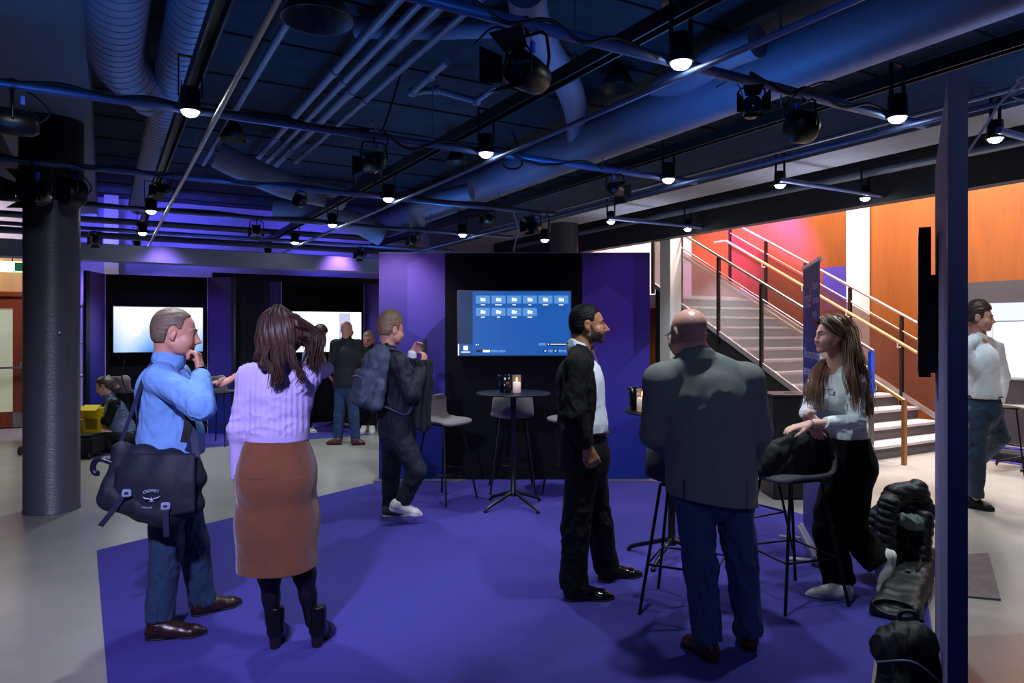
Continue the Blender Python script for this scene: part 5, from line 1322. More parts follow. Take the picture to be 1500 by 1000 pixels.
    locks(b, [[h.p(.0, -.02, .137), h.p(-.05, -.09, .09), h.p(-.075, -.11, .0), h.p(-.07, -.10, -.10)], [h.p(.0, -.02, .137), h.p(-.02, -.11, .08), h.p(-.02, -.135, .0), h.p(-.02, -.13, -.1)], [h.p(.01, -.02, .137), h.p(.05, -.09, .09), h.p(.08, -.11, .02), h.p(.14, -.10, -.02)]], 60, .0012, 8, .010, .003)
    b.build('hair_strands', hm, ho)
if 'p2' not in FAST: woman_skirt()
# ------------------------------------------------------------------ man walking with a backpack and phone
def man_backpack():
    f = ATT((.85, .53, 0)); r = ATT((.53, -.85, 0))
    t = person(G(582, 757), 'fair-haired man in dark jacket walking past with a backpack, looking at his phone')
    J = dict(neck=P(568, 514, 6.08), chest=P(571, 556, 6.08), waist=P(579, 602, 6.08), pelvis=P(582, 632, 6.08),
             shR=P(583, 531, 5.90), elR=P(603, 578, 5.86), wrR=P(620, 536, 6.02), shL=P(566, 529, 6.26), elL=P(600, 570, 6.40), wrL=P(604, 517, 6.34),
             hipR=P(588, 640, 5.99), knR=P(611, 690, 5.92), anR=P(588, 738, 5.90), hipL=P(577, 640, 6.18), knL=P(573, 692, 6.20), anL=P(571, 744, 6.22))
    h = Head(P(573, 483, 6.08), (.80, .60, 0), .12, 0, 1.04)
    S = base_body(J, f, h, .0065, slim=.9, hands=[('R', (.1, .25, 1), (-.9, .5, .1), -1, dict(curl=(.7, .7, .4), s=1.0)), ('L', (.55, -.1, .8), (.5, -.8, -.2), 1, dict(curl=(.6, .6, .4), s=1.0))])
    finish('body', S, [skin_m, lip_m], t, paint=head_paint(h)); eyes(h, t)
    hair_cap(h, .006, M('hair_sandy', '#7d6247', .6, var=.3, vscale=120), t, .012, .07, .0, -.05, .003, top=.03)
    lo, hi = bounds(J, None, .24, ('neck', 'pelvis', 'shR', 'elR', 'wrR', 'shL', 'elL', 'wrL')); S = Sculpt(lo, hi, .008)
    torso_top(S, J, f, (.185, 1.25), (.18, 1.2), sh=.07, sl=(.078, .066, .052))
    nk = ATT(J['neck']); S.cone(nk, nk+ATT((0, 0, .07)), .082, .072, .02); S.cut(nk+ATT((0, 0, .055)), f*.4+ATT((0, 0, 1))); S.cone(nk, nk+ATT((0, 0, .14)), .056, .06, .003, op='sub')
    cuff_cut(S, J, 'R', .0); cuff_cut(S, J, 'L', .04); S.cut(P(580, 640, 6.08), (0, 0, -1), .006)
    finish('jacket', S, M('navy_shell', '#0b0f1e', .75, var=.1, vscale=60, bump=.1, bscale=200), t, .008, 10, 3)
    S = Sculpt(ATT(J['wrL'])-.14, ATT(J['wrL'])+.12, .006); d = ATT(J['wrL'])-ATT(J['elL']); d /= np.linalg.norm(d); S.cone(ATT(J['wrL'])-d*.07, ATT(J['wrL'])-d*.005, .044, .040, .01); finish('shirt_cuff', S, M('white_cotton', '#d9dce6', .85), t)
    lo, hi = bounds(J, None, .2, ('waist', 'hipR', 'hipL', 'knR', 'knL', 'anR', 'anL')); S = Sculpt(lo, hi, .008)
    trousers(S, J, f, (.168, 1.2), .098, .076, .064); finish('trousers', S, M('dark_navy_cloth', '#0c1322', .85, var=.1), t, .007, 11, 5)
    gs = M('grey_sneaker', '#3c4048', .6)
    shoe(t, G(561, 757)+V(0, 0, .0), G(606, 755), mats=[gs, white_sole], style='sneaker', vox=.006)
    shoe(t, P(570, 747, 5.85), P(617, 756, 5.95), mats=[MATS['white_sneaker'], white_sole], style='sneaker', up=(.15, -.1, 1), vox=.006)
    ph = thing('phone', P(621, 507, 6.15), label='dark phone held up by the man with the backpack', cat='phone')
    b = MB(); b.obox(P(622, 508, 6.17), ATT((.45, -.75, .15))*.037, ATT((.8, .5, -.2))*.004, (.0, .03, .074), .003); b.build('phone_case', bez, ph)
    # backpack
    bp = thing('backpack', P(545, 560, 6.0), label='grey-navy backpack on the back of the walking fair-haired man', cat='backpack')
    bl = M('backpack_grey', '#3a4258', .8, var=.2, vscale=40, bump=.15, bscale=200); bk = ATT(P(548, 556, 5.93)); R = frame(f, ATT((.18, .1, 1)))
    S = Sculpt(bk-.4, bk+.4, .008); pp = lambda x, y, z: bk+R@ATT((x, y, z))
    S.box(pp(0, 0, .0), (.155, .085, .25), R, .08, .02); S.cone(pp(0, -.02, .12), pp(0, .02, .24), .10, .07, .05); S.box(pp(0, -.095, -.08), (.13, .05, .15), R, .05, .03); S.cone(pp(.16, 0, -.2), pp(.165, 0, -.03), .05, .035, .03); S.cone(pp(-.16, 0, -.2), pp(-.165, 0, -.03), .05, .035, .03)
    finish('pack_body', S, bl, bp, .008, 9, 6)
    b = MB(); b.tube([pp(-.11, -.152, .0), pp(0, -.158, .01), pp(.11, -.152, .0)], .005, 6); b.tube([pp(-.13, -.08, .14), pp(0, -.105, .17), pp(.13, -.08, .14)], .005, 6); b.build('zipper', M('zip_grey', '#6a7088', .5), bp)
    b = MB(); b.tube(smooth_path([pp(-.04, .07, .26), pp(-.03, .05, .31), pp(.03, .05, .31), pp(.04, .07, .26)], 5), .010, 8); b.build('carry_handle', rubber, bp)
    for e, sk in ((1, 'shR'), (-1, 'shL')):
        s0 = ATT(J[sk]); b = MB(); m = (s0*.62+nk*.38)+ATT((0, 0, .075))
        b.ribbon(smooth_path([pp(e*.09, .06, .20), m-f*.10, m, m+f*.09-ATT((0, 0, .05)), ATT(J['chest'])+r*e*.15+f*.16, ATT(J['waist'])+r*e*.19+f*.03, pp(e*.14, .07, -.2)], 6), .055, .012, r); b.build('shoulder_strap', bl, bp)
    # coat carried over the forearm
    cv = P(621, 560, 6.0)
    def sheet(a, c): 
        x = (a-.5)*.13; return V(cv.x+x*.9+.012*math.sin(c*6), cv.y-.02+x*.4+.02*math.sin(a*14+c*3), 1.38-.62*c*(1-.15*abs(a-.5)))
    b = MB(); b.grid(sheet, 16, 20); tag(b.build('carried_coat', M('dark_coat', '#080a14', .85), solid=.03), 'dark coat hanging over the forearm of the walking man with the backpack', 'coat')
if 'p3' not in FAST: man_backpack()
# ------------------------------------------------------------------ man in the black suit
def man_suit():
    f = ATT((.995, -.08, 0)); r = ATT((-.08, -.995, 0))
    t = person(G(858, 870), 'bearded man in black suit and tie standing in profile, one hand in his pocket')
    J = dict(neck=P(850, 509, 4.33), chest=P(851, 560, 4.33), waist=P(855, 622, 4.33), pelvis=P(858, 668, 4.33),
             shR=P(846, 537, 4.14), elR=P(839, 606, 4.06), wrR=P(860, 655, 4.10), shL=P(850, 537, 4.52), elL=P(850, 606, 4.58), wrL=P(862, 655, 4.56),
             hipR=P(853, 688, 4.24), knR=P(843, 775, 4.24), anR=P(840, 858, 4.27), hipL=P(865, 688, 4.42), knL=P(877, 765, 4.48), anL=P(888, 832, 4.58))
    h = Head(P(861, 476, 4.33), (.995, -.05, 0), -.02, 0, 1.0)
    S = base_body(J, f, h, .0048, smile=1, jaw=1.05, nose=1.2, hands=[('R', (.5, .1, -1), (-.2, 1, .1), -1, dict(curl=(.5, .6, .4), s=1.0))])
    finish('body', S, [skin_t, lip_d, stub_m], t, paint=head_paint(h, stubble=True)); eyes(h, t); teeth(h, t); brows(h, t, M('brow_black', '#120c0a', .8), .0048)
    hair_cap(h, .0042, M('hair_black', '#100c0a', .65, var=.3, vscale=120, spec=.25), t, .0065, .076, -.02, -.056, .0014, top=.006)
    # white shirt, tie, collar
    lo, hi = bounds(J, None, .2, ('neck', 'waist', 'shR', 'shL')); S = Sculpt(lo, hi, .0055)
    torso_top(S, J, f, (.168, 1.2), (.160, 1.12), sh=.045, slope=.05, sleeves='', low='waist')
    nk = ATT(J['neck']); S.cone(nk-f*.01, nk+f*.008+ATT((0, 0, .06)), .073, .066, .01); S.cut(nk+ATT((0, 0, .034)), f*.45+ATT((0, 0, 1)), .003); S.cone(nk, nk+f*.01+ATT((0, 0, .12)), .056, .060, .003, op='sub'); S.cut(P(855, 634, 4.33), (0, 0, -1), .004)
    finish('shirt', S, M('white_shirt', '#e4e8ef', .8, bump=.08, bscale=300), t, .004, 10, 8)
    tie = M('pink_tie', '#8a6a80', .5, var=.4, vscale=70)
    b = MB(); tp = [ATT(J['neck'])+f*a+ATT((0, 0, z)) for a, z in ((.072, -.012), (.090, -.05), (.116, -.12), (.137, -.22), (.148, -.34), (.150, -.47))]
    b.ribbon(tp, .062, .008, r); b.lathe([(.0, -.02), (.020, -.016), (.024, .014), (.0, .02)], 12, tp[0], (f*.5-ATT((0, 0, 1)))); b.build('tie', tie, t)
    # jacket
    lo, hi = bounds(J, None, .24, ('neck', 'pelvis', 'hipR', 'shR', 'elR', 'wrR', 'shL', 'elL', 'wrL')); S = Sculpt(lo, hi, .0055)
    torso_top(S, J, f, (.186, 1.22), (.180, 1.15), (.188, 1.12), sh=.070, slope=.06, sleeves='')
    S.cone(J['pelvis'], P(856, 690, 4.33), .188, .185, .02, (f, 1.12)); S.cut(P(856, 684, 4.33), (0, 0, -1), .004)
    # the front is open: cut a wedge that widens downwards
    for z, (w0, x0) in (): pass
    ops = [(nk+f*.09+ATT((0, 0, .04)), .055), (nk+f*.14-ATT((0, 0, .12)), .066), (nk+f*.17-ATT((0, 0, .30)), .075), (nk+f*.17-ATT((0, 0, .50)), .095), (nk+f*.16-ATT((0, 0, .72)), .13)]
    for (a, ra), (c, rc_) in zip(ops[:-1], ops[1:]): S.cone(a, c, ra, rc_, .006, op='sub')
    for z in np.arange(-.0, -.79, -.02):
        x = float(np.interp(-z, [.0, .06, .14, .26, .36, .46, .6, .78], [.050, .066, .084, .094, .086, .070, .058, .050]))
        S.box(nk+f*(x+.12)+ATT((0, 0, z)), (.5, .12, .016), frame(f), .001, .004, 'sub')
    S.cone(nk+ATT((0, 0, -.02)), nk+f*.01+ATT((0, 0, .1)), .068, .070, .004, op='sub')
    for s_ in 'LR': sleeve(S, J, s_, (.080, .068, .050))
    S.ell(P(836, 640, 4.20), (.05, .05, .09), None, .03)
    cuff_cut(S, J, 'R', .012); cuff_cut(S, J, 'L', .012)
    wf = lambda v: .45+1.1*np.exp(-((v-ATT(J['elR']))**2).sum(1)/.02)+.6*np.exp(-((v-ATT(J['waist']))**2).sum(1)/.03)
    jk = finish('jacket', S, black_cloth, t, .008, 11, 31, wf)
    b = MB()
    for e in (-1, 1):
        pts = [nk+f*(-.065)+ATT((0, 0, .035)), nk+r*e*.062+f*.0+ATT((0, 0, .022)), nk+r*e*.090+f*.055-ATT((0, 0, .04)), nk+r*e*.118+f*.075-ATT((0, 0, .14)), nk+r*e*.128+f*.085-ATT((0, 0, .26)), nk+r*e*.132+f*.082-ATT((0, 0, .36))]
        b.ribbon(smooth_path(pts, 6), .050, .007, [r*e*.8-f*.3+ATT((0, 0, -.3))]*31)
    b.build('lapel', black_cloth, jk)
    lo, hi = bounds(J, None, .2, ('waist', 'hipR', 'hipL', 'knR', 'knL', 'anR', 'anL')); S = Sculpt(lo, hi, .0055)
    trousers(S, J, f, (.160, 1.14), .098, .082, .078, top=P(855, 634, 4.33))
    for a in ('R', 'L'): S.cone(ATT(J['an'+a])+ATT((0, 0, .06)), ATT(J['an'+a])+f*.012, .074, .074, .02)
    wf = lambda v: .4+1.0*np.exp(-((v-ATT(J['knR']))**2).sum(1)/.02)+1.0*np.exp(-((v-ATT(J['knL']))**2).sum(1)/.02)+1.2*np.exp(-((v-ATT(J['anR']))**2).sum(1)/.012)
    finish('trousers', S, black_cloth, t, .008, 12, 32, wf)
    b = MB(); w0 = ATT(P(855, 632, 4.33)); b.tube([w0+r*math.cos(a)*.165+f*math.sin(a)*.148 for a in np.linspace(0, 2*PI, 33)[:-1]], .012, 6, closed=True); be = b.build('belt', bleather, t)
    b = MB(); b.obox(w0+f*.160, r*.02, f*.003, (0, 0, .018), .003); b.build('buckle', steel, be)
    shoe(t, G(826, 879), G(900, 878), mats=[M('polished_black', '#0a0a0c', .15), sole_m, rubber])
    shoe(t, G(876, 848), G(941, 845), mats=[MATS['polished_black'], sole_m, rubber])
if 'p4' not in FAST: man_suit()
# ------------------------------------------------------------------ man in the tweed jacket
def man_tweed():
    f = ATT((.18, .98, 0)); f /= np.linalg.norm(f); r = ATT((f[1], -f[0], 0))
    t = person(G(1050, 955), 'bald man in grey tweed jacket and blue jeans standing with his back to us')
    J = dict(neck=P(1021, 519, 3.50), chest=P(1034, 585, 3.52), waist=P(1038, 655, 3.52), pelvis=P(1041, 700, 3.52),
             shL=P(968, 557, 3.50), elL=P(961, 634, 3.58), wrL=P(990, 668, 3.82), shR=P(1094, 556, 3.52), elR=P(1108, 632, 3.56), wrR=P(1098, 662, 3.82),
             hipL=P(1015, 720, 3.52), knL=P(1026, 830, 3.50), anL=P(1036, 938, 3.50), hipR=P(1072, 720, 3.54), knR=P(1086, 820, 3.54), anR=P(1096, 925, 3.58))
    h = Head(P(1009, 489, 3.53), (-.32, .95, 0), .22, 0, 1.06)
    S = base_body(J, f, h, .005, jaw=1.1, hands=[('L', (.7, .7, .1), (0, 0, -1), 1, dict(curl=(.5, .5, .4), s=1.05)), ('R', (-.6, .8, .1), (0, 0, -1), -1, dict(curl=(.5, .5, .4), s=1.05))])
    def fringe(c):
        q = h.loc(c); rs = np.random.RandomState(9); n_ = rs.rand(len(c))
        top = .052-.10*np.clip(q[:, 1], 0, 1)-.16*np.clip(-q[:, 1]-.06, 0, .04)
        return (q[:, 2] < top+.03*(n_-.5)) & (q[:, 2] > -.062+.02*n_) & (q[:, 1] < .035) & ((c-h.c)[:, 2] > -.13)
    finish('body', S, [M('skin_bald', '#c99482', .32, var=.04, vscale=30, bump=.04, bscale=200), lip_m, M('scalp_stubble', '#a37a6c', .6)], t, paint=head_paint(h)+[(2, fringe)]); eyes(h, t)
    g = MB()
    for e in (-1, 1): g.tube([h.p(e*.081, -.012, .006), h.p(e*.080, .03, .013), h.p(e*.072, .088, .012)], .0025, 6)
    for e in (-1, 1): g.tube([h.p(e*.034+.026*math.cos(a), .098-.01*abs(math.cos(a)), .002+.02*math.sin(a)) for a in np.linspace(0, 2*PI, 17)[:-1]], .0022, 6, closed=True)
    g.build('eyeglasses', M('spectacle_frame', '#1a1416', .3), t)
    nk = ATT(J['neck'])
    S = Sculpt(nk-.16, nk+.18, .005); S.cone(nk-ATT((0, 0, .05)), nk+ATT((0, 0, .052))-f*.0, .076, .068, .01); S.cut(nk+ATT((0, 0, .030)), f*.30+ATT((0, 0, 1)), .003); S.cone(nk, nk+ATT((0, 0, .15)), .062, .064, .003, op='sub'); finish('shirt_collar', S, M('dark_shirt', '#5a5570', .8), t)
    lo, hi = bounds(J, None, .27, ('neck', 'pelvis', 'hipR', 'hipL', 'shR', 'elR', 'wrR', 'shL', 'elL', 'wrL')); S = Sculpt(lo, hi, .0055)
    torso_top(S, J, f, (.212, 1.32), (.208, 1.25), (.215, 1.22), sh=.066, slope=.062, sleeves='', k=.04)
    S.cone(J['pelvis'], P(1043, 760, 3.52), .215, .226, .03, (f, 1.25)); S.cut(P(1043, 730, 3.52), ATT((-.13, 0, -1)), .005)
    S.cone(nk+f*.0-ATT((0, 0, .02)), nk+ATT((0, 0, .035)), .088, .076, .012); S.cut(nk+ATT((0, 0, .022)), f*.25+ATT((0, 0, 1)), .004); S.cone(nk, nk+ATT((0, 0, .12)), .070, .072, .003, op='sub')
    for e in (-1, 1): S.box(ATT(P(1043, 722, 3.52))+r*e*.145-f*.165, (.004, .05, .09), frame(f), .002, .002, 'sub')
    for s_ in 'LR': sleeve(S, J, s_, (.086, .076, .058))
    cuff_cut(S, J, 'L', .01); cuff_cut(S, J, 'R', .01)
    wf = lambda v: .35+1.0*np.exp(-((v-ATT(P(1060, 640, 3.35)))**2).sum(1)/.03)+1.0*np.exp(-((v-ATT(J['elR']))**2).sum(1)/.02)+1.0*np.exp(-((v-ATT(J['elL']))**2).sum(1)/.02)+.7*np.exp(-((v-ATT(P(985, 590, 3.35)))**2).sum(1)/.015)
    tw = M('grey_tweed', '#747772', .95, var=.35, vscale=420, bump=.3, bscale=420, bump2=.12, bscale2=8, spec=.2)
    jk = finish('jacket', S, tw, t, .006, 8, 41, wf, stretch=(.8, .8, .7))
    lo, hi = bounds(J, None, .22, ('waist', 'hipR', 'hipL', 'knR', 'knL', 'anR', 'anL')); S = Sculpt(lo, hi, .0055)
    trousers(S, J, f, (.185, 1.25), .100, .074, .066)
    wf = lambda v: .35+1.1*np.exp(-((v-ATT(J['knR']))**2).sum(1)/.03)+1.1*np.exp(-((v-ATT(J['knL']))**2).sum(1)/.03)+1.3*np.exp(-((v-ATT(J['anR']))**2).sum(1)/.014)+1.3*np.exp(-((v-ATT(J['anL']))**2).sum(1)/.014)
    finish('jeans', S, denim, t, .009, 12, 42, wf)
    lb = M('oxblood_leather', '#3a1712', .32, var=.15, vscale=20)
    shoe(t, G(1047, 974), G(1003, 940), mats=[lb, sole_m, rubber], w=.05); shoe(t, G(1098, 957), G(1094, 925), mats=[lb, sole_m, rubber], w=.05)
if 'p5' not in FAST: man_tweed()
# ------------------------------------------------------------------ smiling woman leaning on the stool
def woman_white():
    f = ATT((-.88, -.47, 0)); r = ATT((-.47, .88, 0))
    t = person(G(1232, 866), 'smiling woman with long wavy brown hair in a white top leaning on a bar stool')
    J = dict(neck=P(1226, 533, 4.38), chest=P(1226, 580, 4.36), waist=P(1238, 634, 4.38), pelvis=P(1244, 680, 4.38),
             shL=P(1253, 556, 4.26), elL=P(1254, 617, 4.18), wrL=P(1186, 621, 4.10), shR=P(1199, 554, 4.50), elR=P(1183, 605, 4.42), wrR=P(1184, 607, 4.16),
             hipL=P(1252, 700, 4.32), knL=P(1246, 775, 4.42), anL=P(1287, 823, 4.32), hipR=P(1232, 700, 4.44), knR=P(1214, 780, 4.36), anR=P(1229, 852, 4.34))
    h = Head(P(1219, 491, 4.36), (-.985, -.05, 0), .0, 0, .94)
    S = base_body(J, f, h, .0046, smile=.5, female=True, slim=.82, nose=.74, jaw=.92, hands=[('L', (-1, .0, -.22), (.1, .1, -1), 1, dict(curl=(.1, .25, .2), s=.95)), ('R', (.32, -.25, -.92), (.75, .5, -.1), 1, dict(curl=(.12, .3, .25), s=.98, spread=.07, thumb=(.3, .2)))])
    finish('body', S, [M('skin_pale', '#d3a08c', .5, var=.04, vscale=30), M('lips_pink', '#bd7a70', .4)], t, paint=head_paint(h)); eyes(h, t); teeth(h, t); brows(h, t, M('brow_brown', '#5a4030', .8), .003)
    lo, hi = bounds(J, None, .2, ('neck', 'waist', 'shR', 'elR', 'wrR', 'shL', 'elL', 'wrL')); S = Sculpt(lo, hi, .0046)
    torso_top(S, J, f, (.140, 1.25), (.122, 1.2), (.14, 1.2), sh=.048, k=.04, slope=.04, sleeves='', low='waist')
    for e in (-1, 1): S.ell(ATT(J['chest'])+f*.085+r*e*.062+ATT((0, 0, -.005)), (.062, .062, .058), None, .05)
    S.cut(P(1238, 650, 4.38), (0, 0, -1), .004); S.cone(J['waist'], P(1240, 656, 4.38), .122, .128, .02, (f, 1.2)); S.cut(P(1238, 652, 4.38), (0, 0, -1), .004)
    sleeve(S, J, 'L', (.054, .044, .033)); sleeve(S, J, 'R', (.052, .044, .033)); cuff_cut(S, J, 'L', .02); cuff_cut(S, J, 'R', .035)
    nk = ATT(J['neck']); S.ell(nk+ATT((0, 0, .035))+f*.02, (.072, .072, .062), None, .006, 'sub')
    wf = lambda v: .4+1.3*np.exp(-((v-ATT(J['elL']))**2).sum(1)/.012)+1.0*np.exp(-((v-ATT(J['waist']))**2).sum(1)/.012)
    tp = finish('top', S, M('white_jersey', '#dfe6e6', .85, bump=.12, bscale=340), t, .0055, 13, 51, wf, stretch=(.7, .7, 1))
    bc = P(1209, 565, 4.2); b = MB(); n_ = Vector(f*.9+r*-.2).normalized(); c0 = Vector(J['chest'])+Vector(f)*.148+Vector(r)*(-.055)+V(0, 0, .045)
    b.obox(c0, Vector(r)*.035, n_*.001, (0, 0, .022)); q = b.build('name_badge', M('badge_white', '#e8ecec', .4), t); q['label'] = 'white name sticker'
    b = MB(); 
    for k, (x, w) in enumerate(((-.005, .014), (-.003, .010), (.017, .012))): b.obox(c0+n_*.0015+Vector(r)*-x+V(0, 0, .006-.008*(k % 2)), Vector(r)*w, n_*.0004, (0, 0, .0016))
    b.build('badge_print', rubber, q)
    # scrunchie and bracelet on the wrist
    d = ATT((.32, -.25, -.92)); b = MB(); wc = ATT(J['wrR'])+d*-.005
    u1 = np.cross(d, (0, 1, 0)); u1 /= np.linalg.norm(u1); u2 = np.cross(d, u1); u2 /= np.linalg.norm(u2)
    b.tube([wc+(u1*math.cos(a)+u2*math.sin(a))*(.035+.004*math.sin(a*9))+d*.006*math.sin(a*7) for a in np.linspace(0, 2*PI, 41)[:-1]], .011, 8, closed=True); b.build('scrunchie', M('scrunchie_mauve', '#a8969a', .8), t)
    d2 = ATT(J['wrL'])-ATT(J['elL']); d2 /= np.linalg.norm(d2); b = MB(); b.lathe([(.031, -.003), (.033, 0), (.031, .003), (.029, .0), (.031, -.003)], 20, ATT(J['wrL'])-d2*.004, d2); b.build('bracelet', steel, t)
    # wide black trousers
    lo, hi = bounds(J, None, .22, ('waist', 'hipR', 'hipL', 'knR', 'knL', 'anR', 'anL')); S = Sculpt(lo, hi, .0055)
    trousers(S, J, f, (.152, 1.15), .100, .094, .086, top=P(1238, 640, 4.38))
    S.ell(ATT(P(1262, 688, 4.36)), (.075, .08, .10), None, .05); S.cone(P(1246, 690, 4.4), P(1220, 750, 4.38), .12, .10, .05)
    wf = lambda v: .5+.8*np.exp(-((v-ATT(J['anR']))**2).sum(1)/.03)+.9*np.exp(-((v-ATT(J['anL']))**2).sum(1)/.03)
    finish('trousers', S, M('black_crepe', '#070708', .85, var=.1, spec=.2), t, .008, 10, 52, wf)
    sh_ = [MATS['white_sneaker'], white_sole, MATS['white_sneaker']]
    shoe(t, G(1247, 880), G(1181, 874), mats=sh_, style='sneaker', w=.042)
    shoe(t, P(1310, 806, 4.30), P(1298, 884, 4.27), mats=sh_, style='sneaker', up=(-1, -.15, -.14), w=.042)
    # hair
    hm = M('hair_wavy_brown', '#7d5c48', .45, var=.35, vscale=30, stretch=(5, 5, .6), spec=.5)
    S = Sculpt(h.c-ATT((.22, .22, .42)), h.c+ATT((.24, .22, .18)), .005)
    S.ell(h.p(0, -.016, .038), h.r(.084, .104, .092), h.R, .01); S.ell(h.p(0, -.07, -.02), h.r(.075, .06, .09), h.R, .03)
    S.cone(h.p(-.02, -.085, -.02), h.p(-.05, -.115, -.17), .062, .055, .04); S.cone(h.p(-.05, -.115, -.17), h.p(-.06, -.135, -.33), .052, .034, .04)
    S.ell(h.p(0, .118, -.03), h.r(.086, .078, .115), h.R, .014, 'sub'); S.ell(h.p(-.085, .02, -.03), h.r(.03, .05, .05), h.R, .01, 'sub'); S.ell(h.p(-.06, .03, -.1), h.r(.06, .075, .08), h.R, .02, 'sub')
    def gr(vs, q):
        n = vnormals(vs, q); l = h.loc(vs); a = np.arctan2(l[:, 0], -l[:, 1]+.02)
        w = .003*np.sin(a*24+5*np.sin(l[:, 2]*16)+l[:, 1]*60)+.0018*np.sin(a*57+l[:, 2]*40); return vs+n*w[:, None]
    ho = finish('hair', S, hm, t, extra=gr)
    b = MB(); c3 = lambda px, py, Y: P(px, py, Y)
    locks(b, [[h.p(-.078, -.05, .05), h.p(-.090, -.075, -.02), c3(1248, 540, 4.2), c3(1258, 580, 4.19), c3(1264, 615, 4.2)], [h.p(-.07, -.08, .06), c3(1256, 520, 4.22), c3(1266, 560, 4.22), c3(1268, 600, 4.22)], [c3(1244, 500, 4.3), c3(1262, 550, 4.28), c3(1270, 600, 4.28), c3(1266, 612, 4.28)], [h.p(-.080, -.03, .035), h.p(-.092, -.058, -.03), c3(1242, 535, 4.21), c3(1247, 562, 4.19), c3(1252, 590, 4.18), c3(1254, 606, 4.19)]], 90, .0018, 11, .018, .016)
    locks(b, [[c3(1214, 524, 4.47), c3(1205, 532, 4.42), c3(1196, 546, 4.32), c3(1192, 570, 4.25), c3(1184, 600, 4.24)], [c3(1216, 525, 4.46), c3(1209, 534, 4.41), c3(1202, 550, 4.31), c3(1200, 575, 4.24), c3(1194, 608, 4.23)], [c3(1212, 523, 4.48), c3(1201, 533, 4.43), c3(1190, 552, 4.33), c3(1184, 580, 4.27), c3(1178, 596, 4.26)]], 90, .0018, 12, .014, .014)
    locks(b, [[h.p(.0, .03, .132), h.p(-.055, .03, .105), h.p(-.085, -.01, .05), h.p(-.075, -.08, .01)], [h.p(.0, .06, .118), h.p(-.05, .06, .085), h.p(-.083, .02, .03), h.p(-.08, -.06, -.01)], [h.p(.0, -.02, .135), h.p(-.05, -.06, .11), h.p(-.07, -.10, .04), h.p(-.06, -.12, -.05)], [h.p(.0, .06, .118), h.p(.05, .06, .085), h.p(.083, .02, .03), h.p(.08, -.04, -.06)]], 70, .0014, 13, .014, .003)
    b.build('hair_strands', hm, ho)
    b = MB(); b.tube(smooth_path([h.p(-.074, -.075, .03), h.p(-.082, -.085, .02), h.p(-.070, -.098, .012)], 4), .009, 8); b.build('hair_clip', M('clip_grey', '#8a8488', .4), ho)
    # coat lying over the seat of the stool
    S = Sculpt(ATT(P(1165, 655, 4.2))-.36, ATT(P(1165, 655, 4.2))+.36, .007)
    for a, c, ra, rb in (((1122, 672), (1200, 672), .05, .06), ((1132, 660), (1196, 645), .05, .055), ((1150, 650), (1200, 636), .035, .04), ((1118, 690), (1206, 690), .035, .04)):
        S.cone(P(*a, 4.22), P(*c, 4.24), ra, rb, .05)
    S.cut((0, 0, .765), (0, 0, -1), .004)
    finish_coat = S.mesh(); vs = fold(*finish_coat, .014, 9, 61); o = to_obj('coat', vs, finish_coat[1], M('black_down', '#090a0a', .8, var=.1, bump=.15, bscale=90), None)
    tag(o, 'black coat bundled over the bar stool under the smiling woman\'s hands', 'coat')
if 'p6' not in FAST: woman_white()
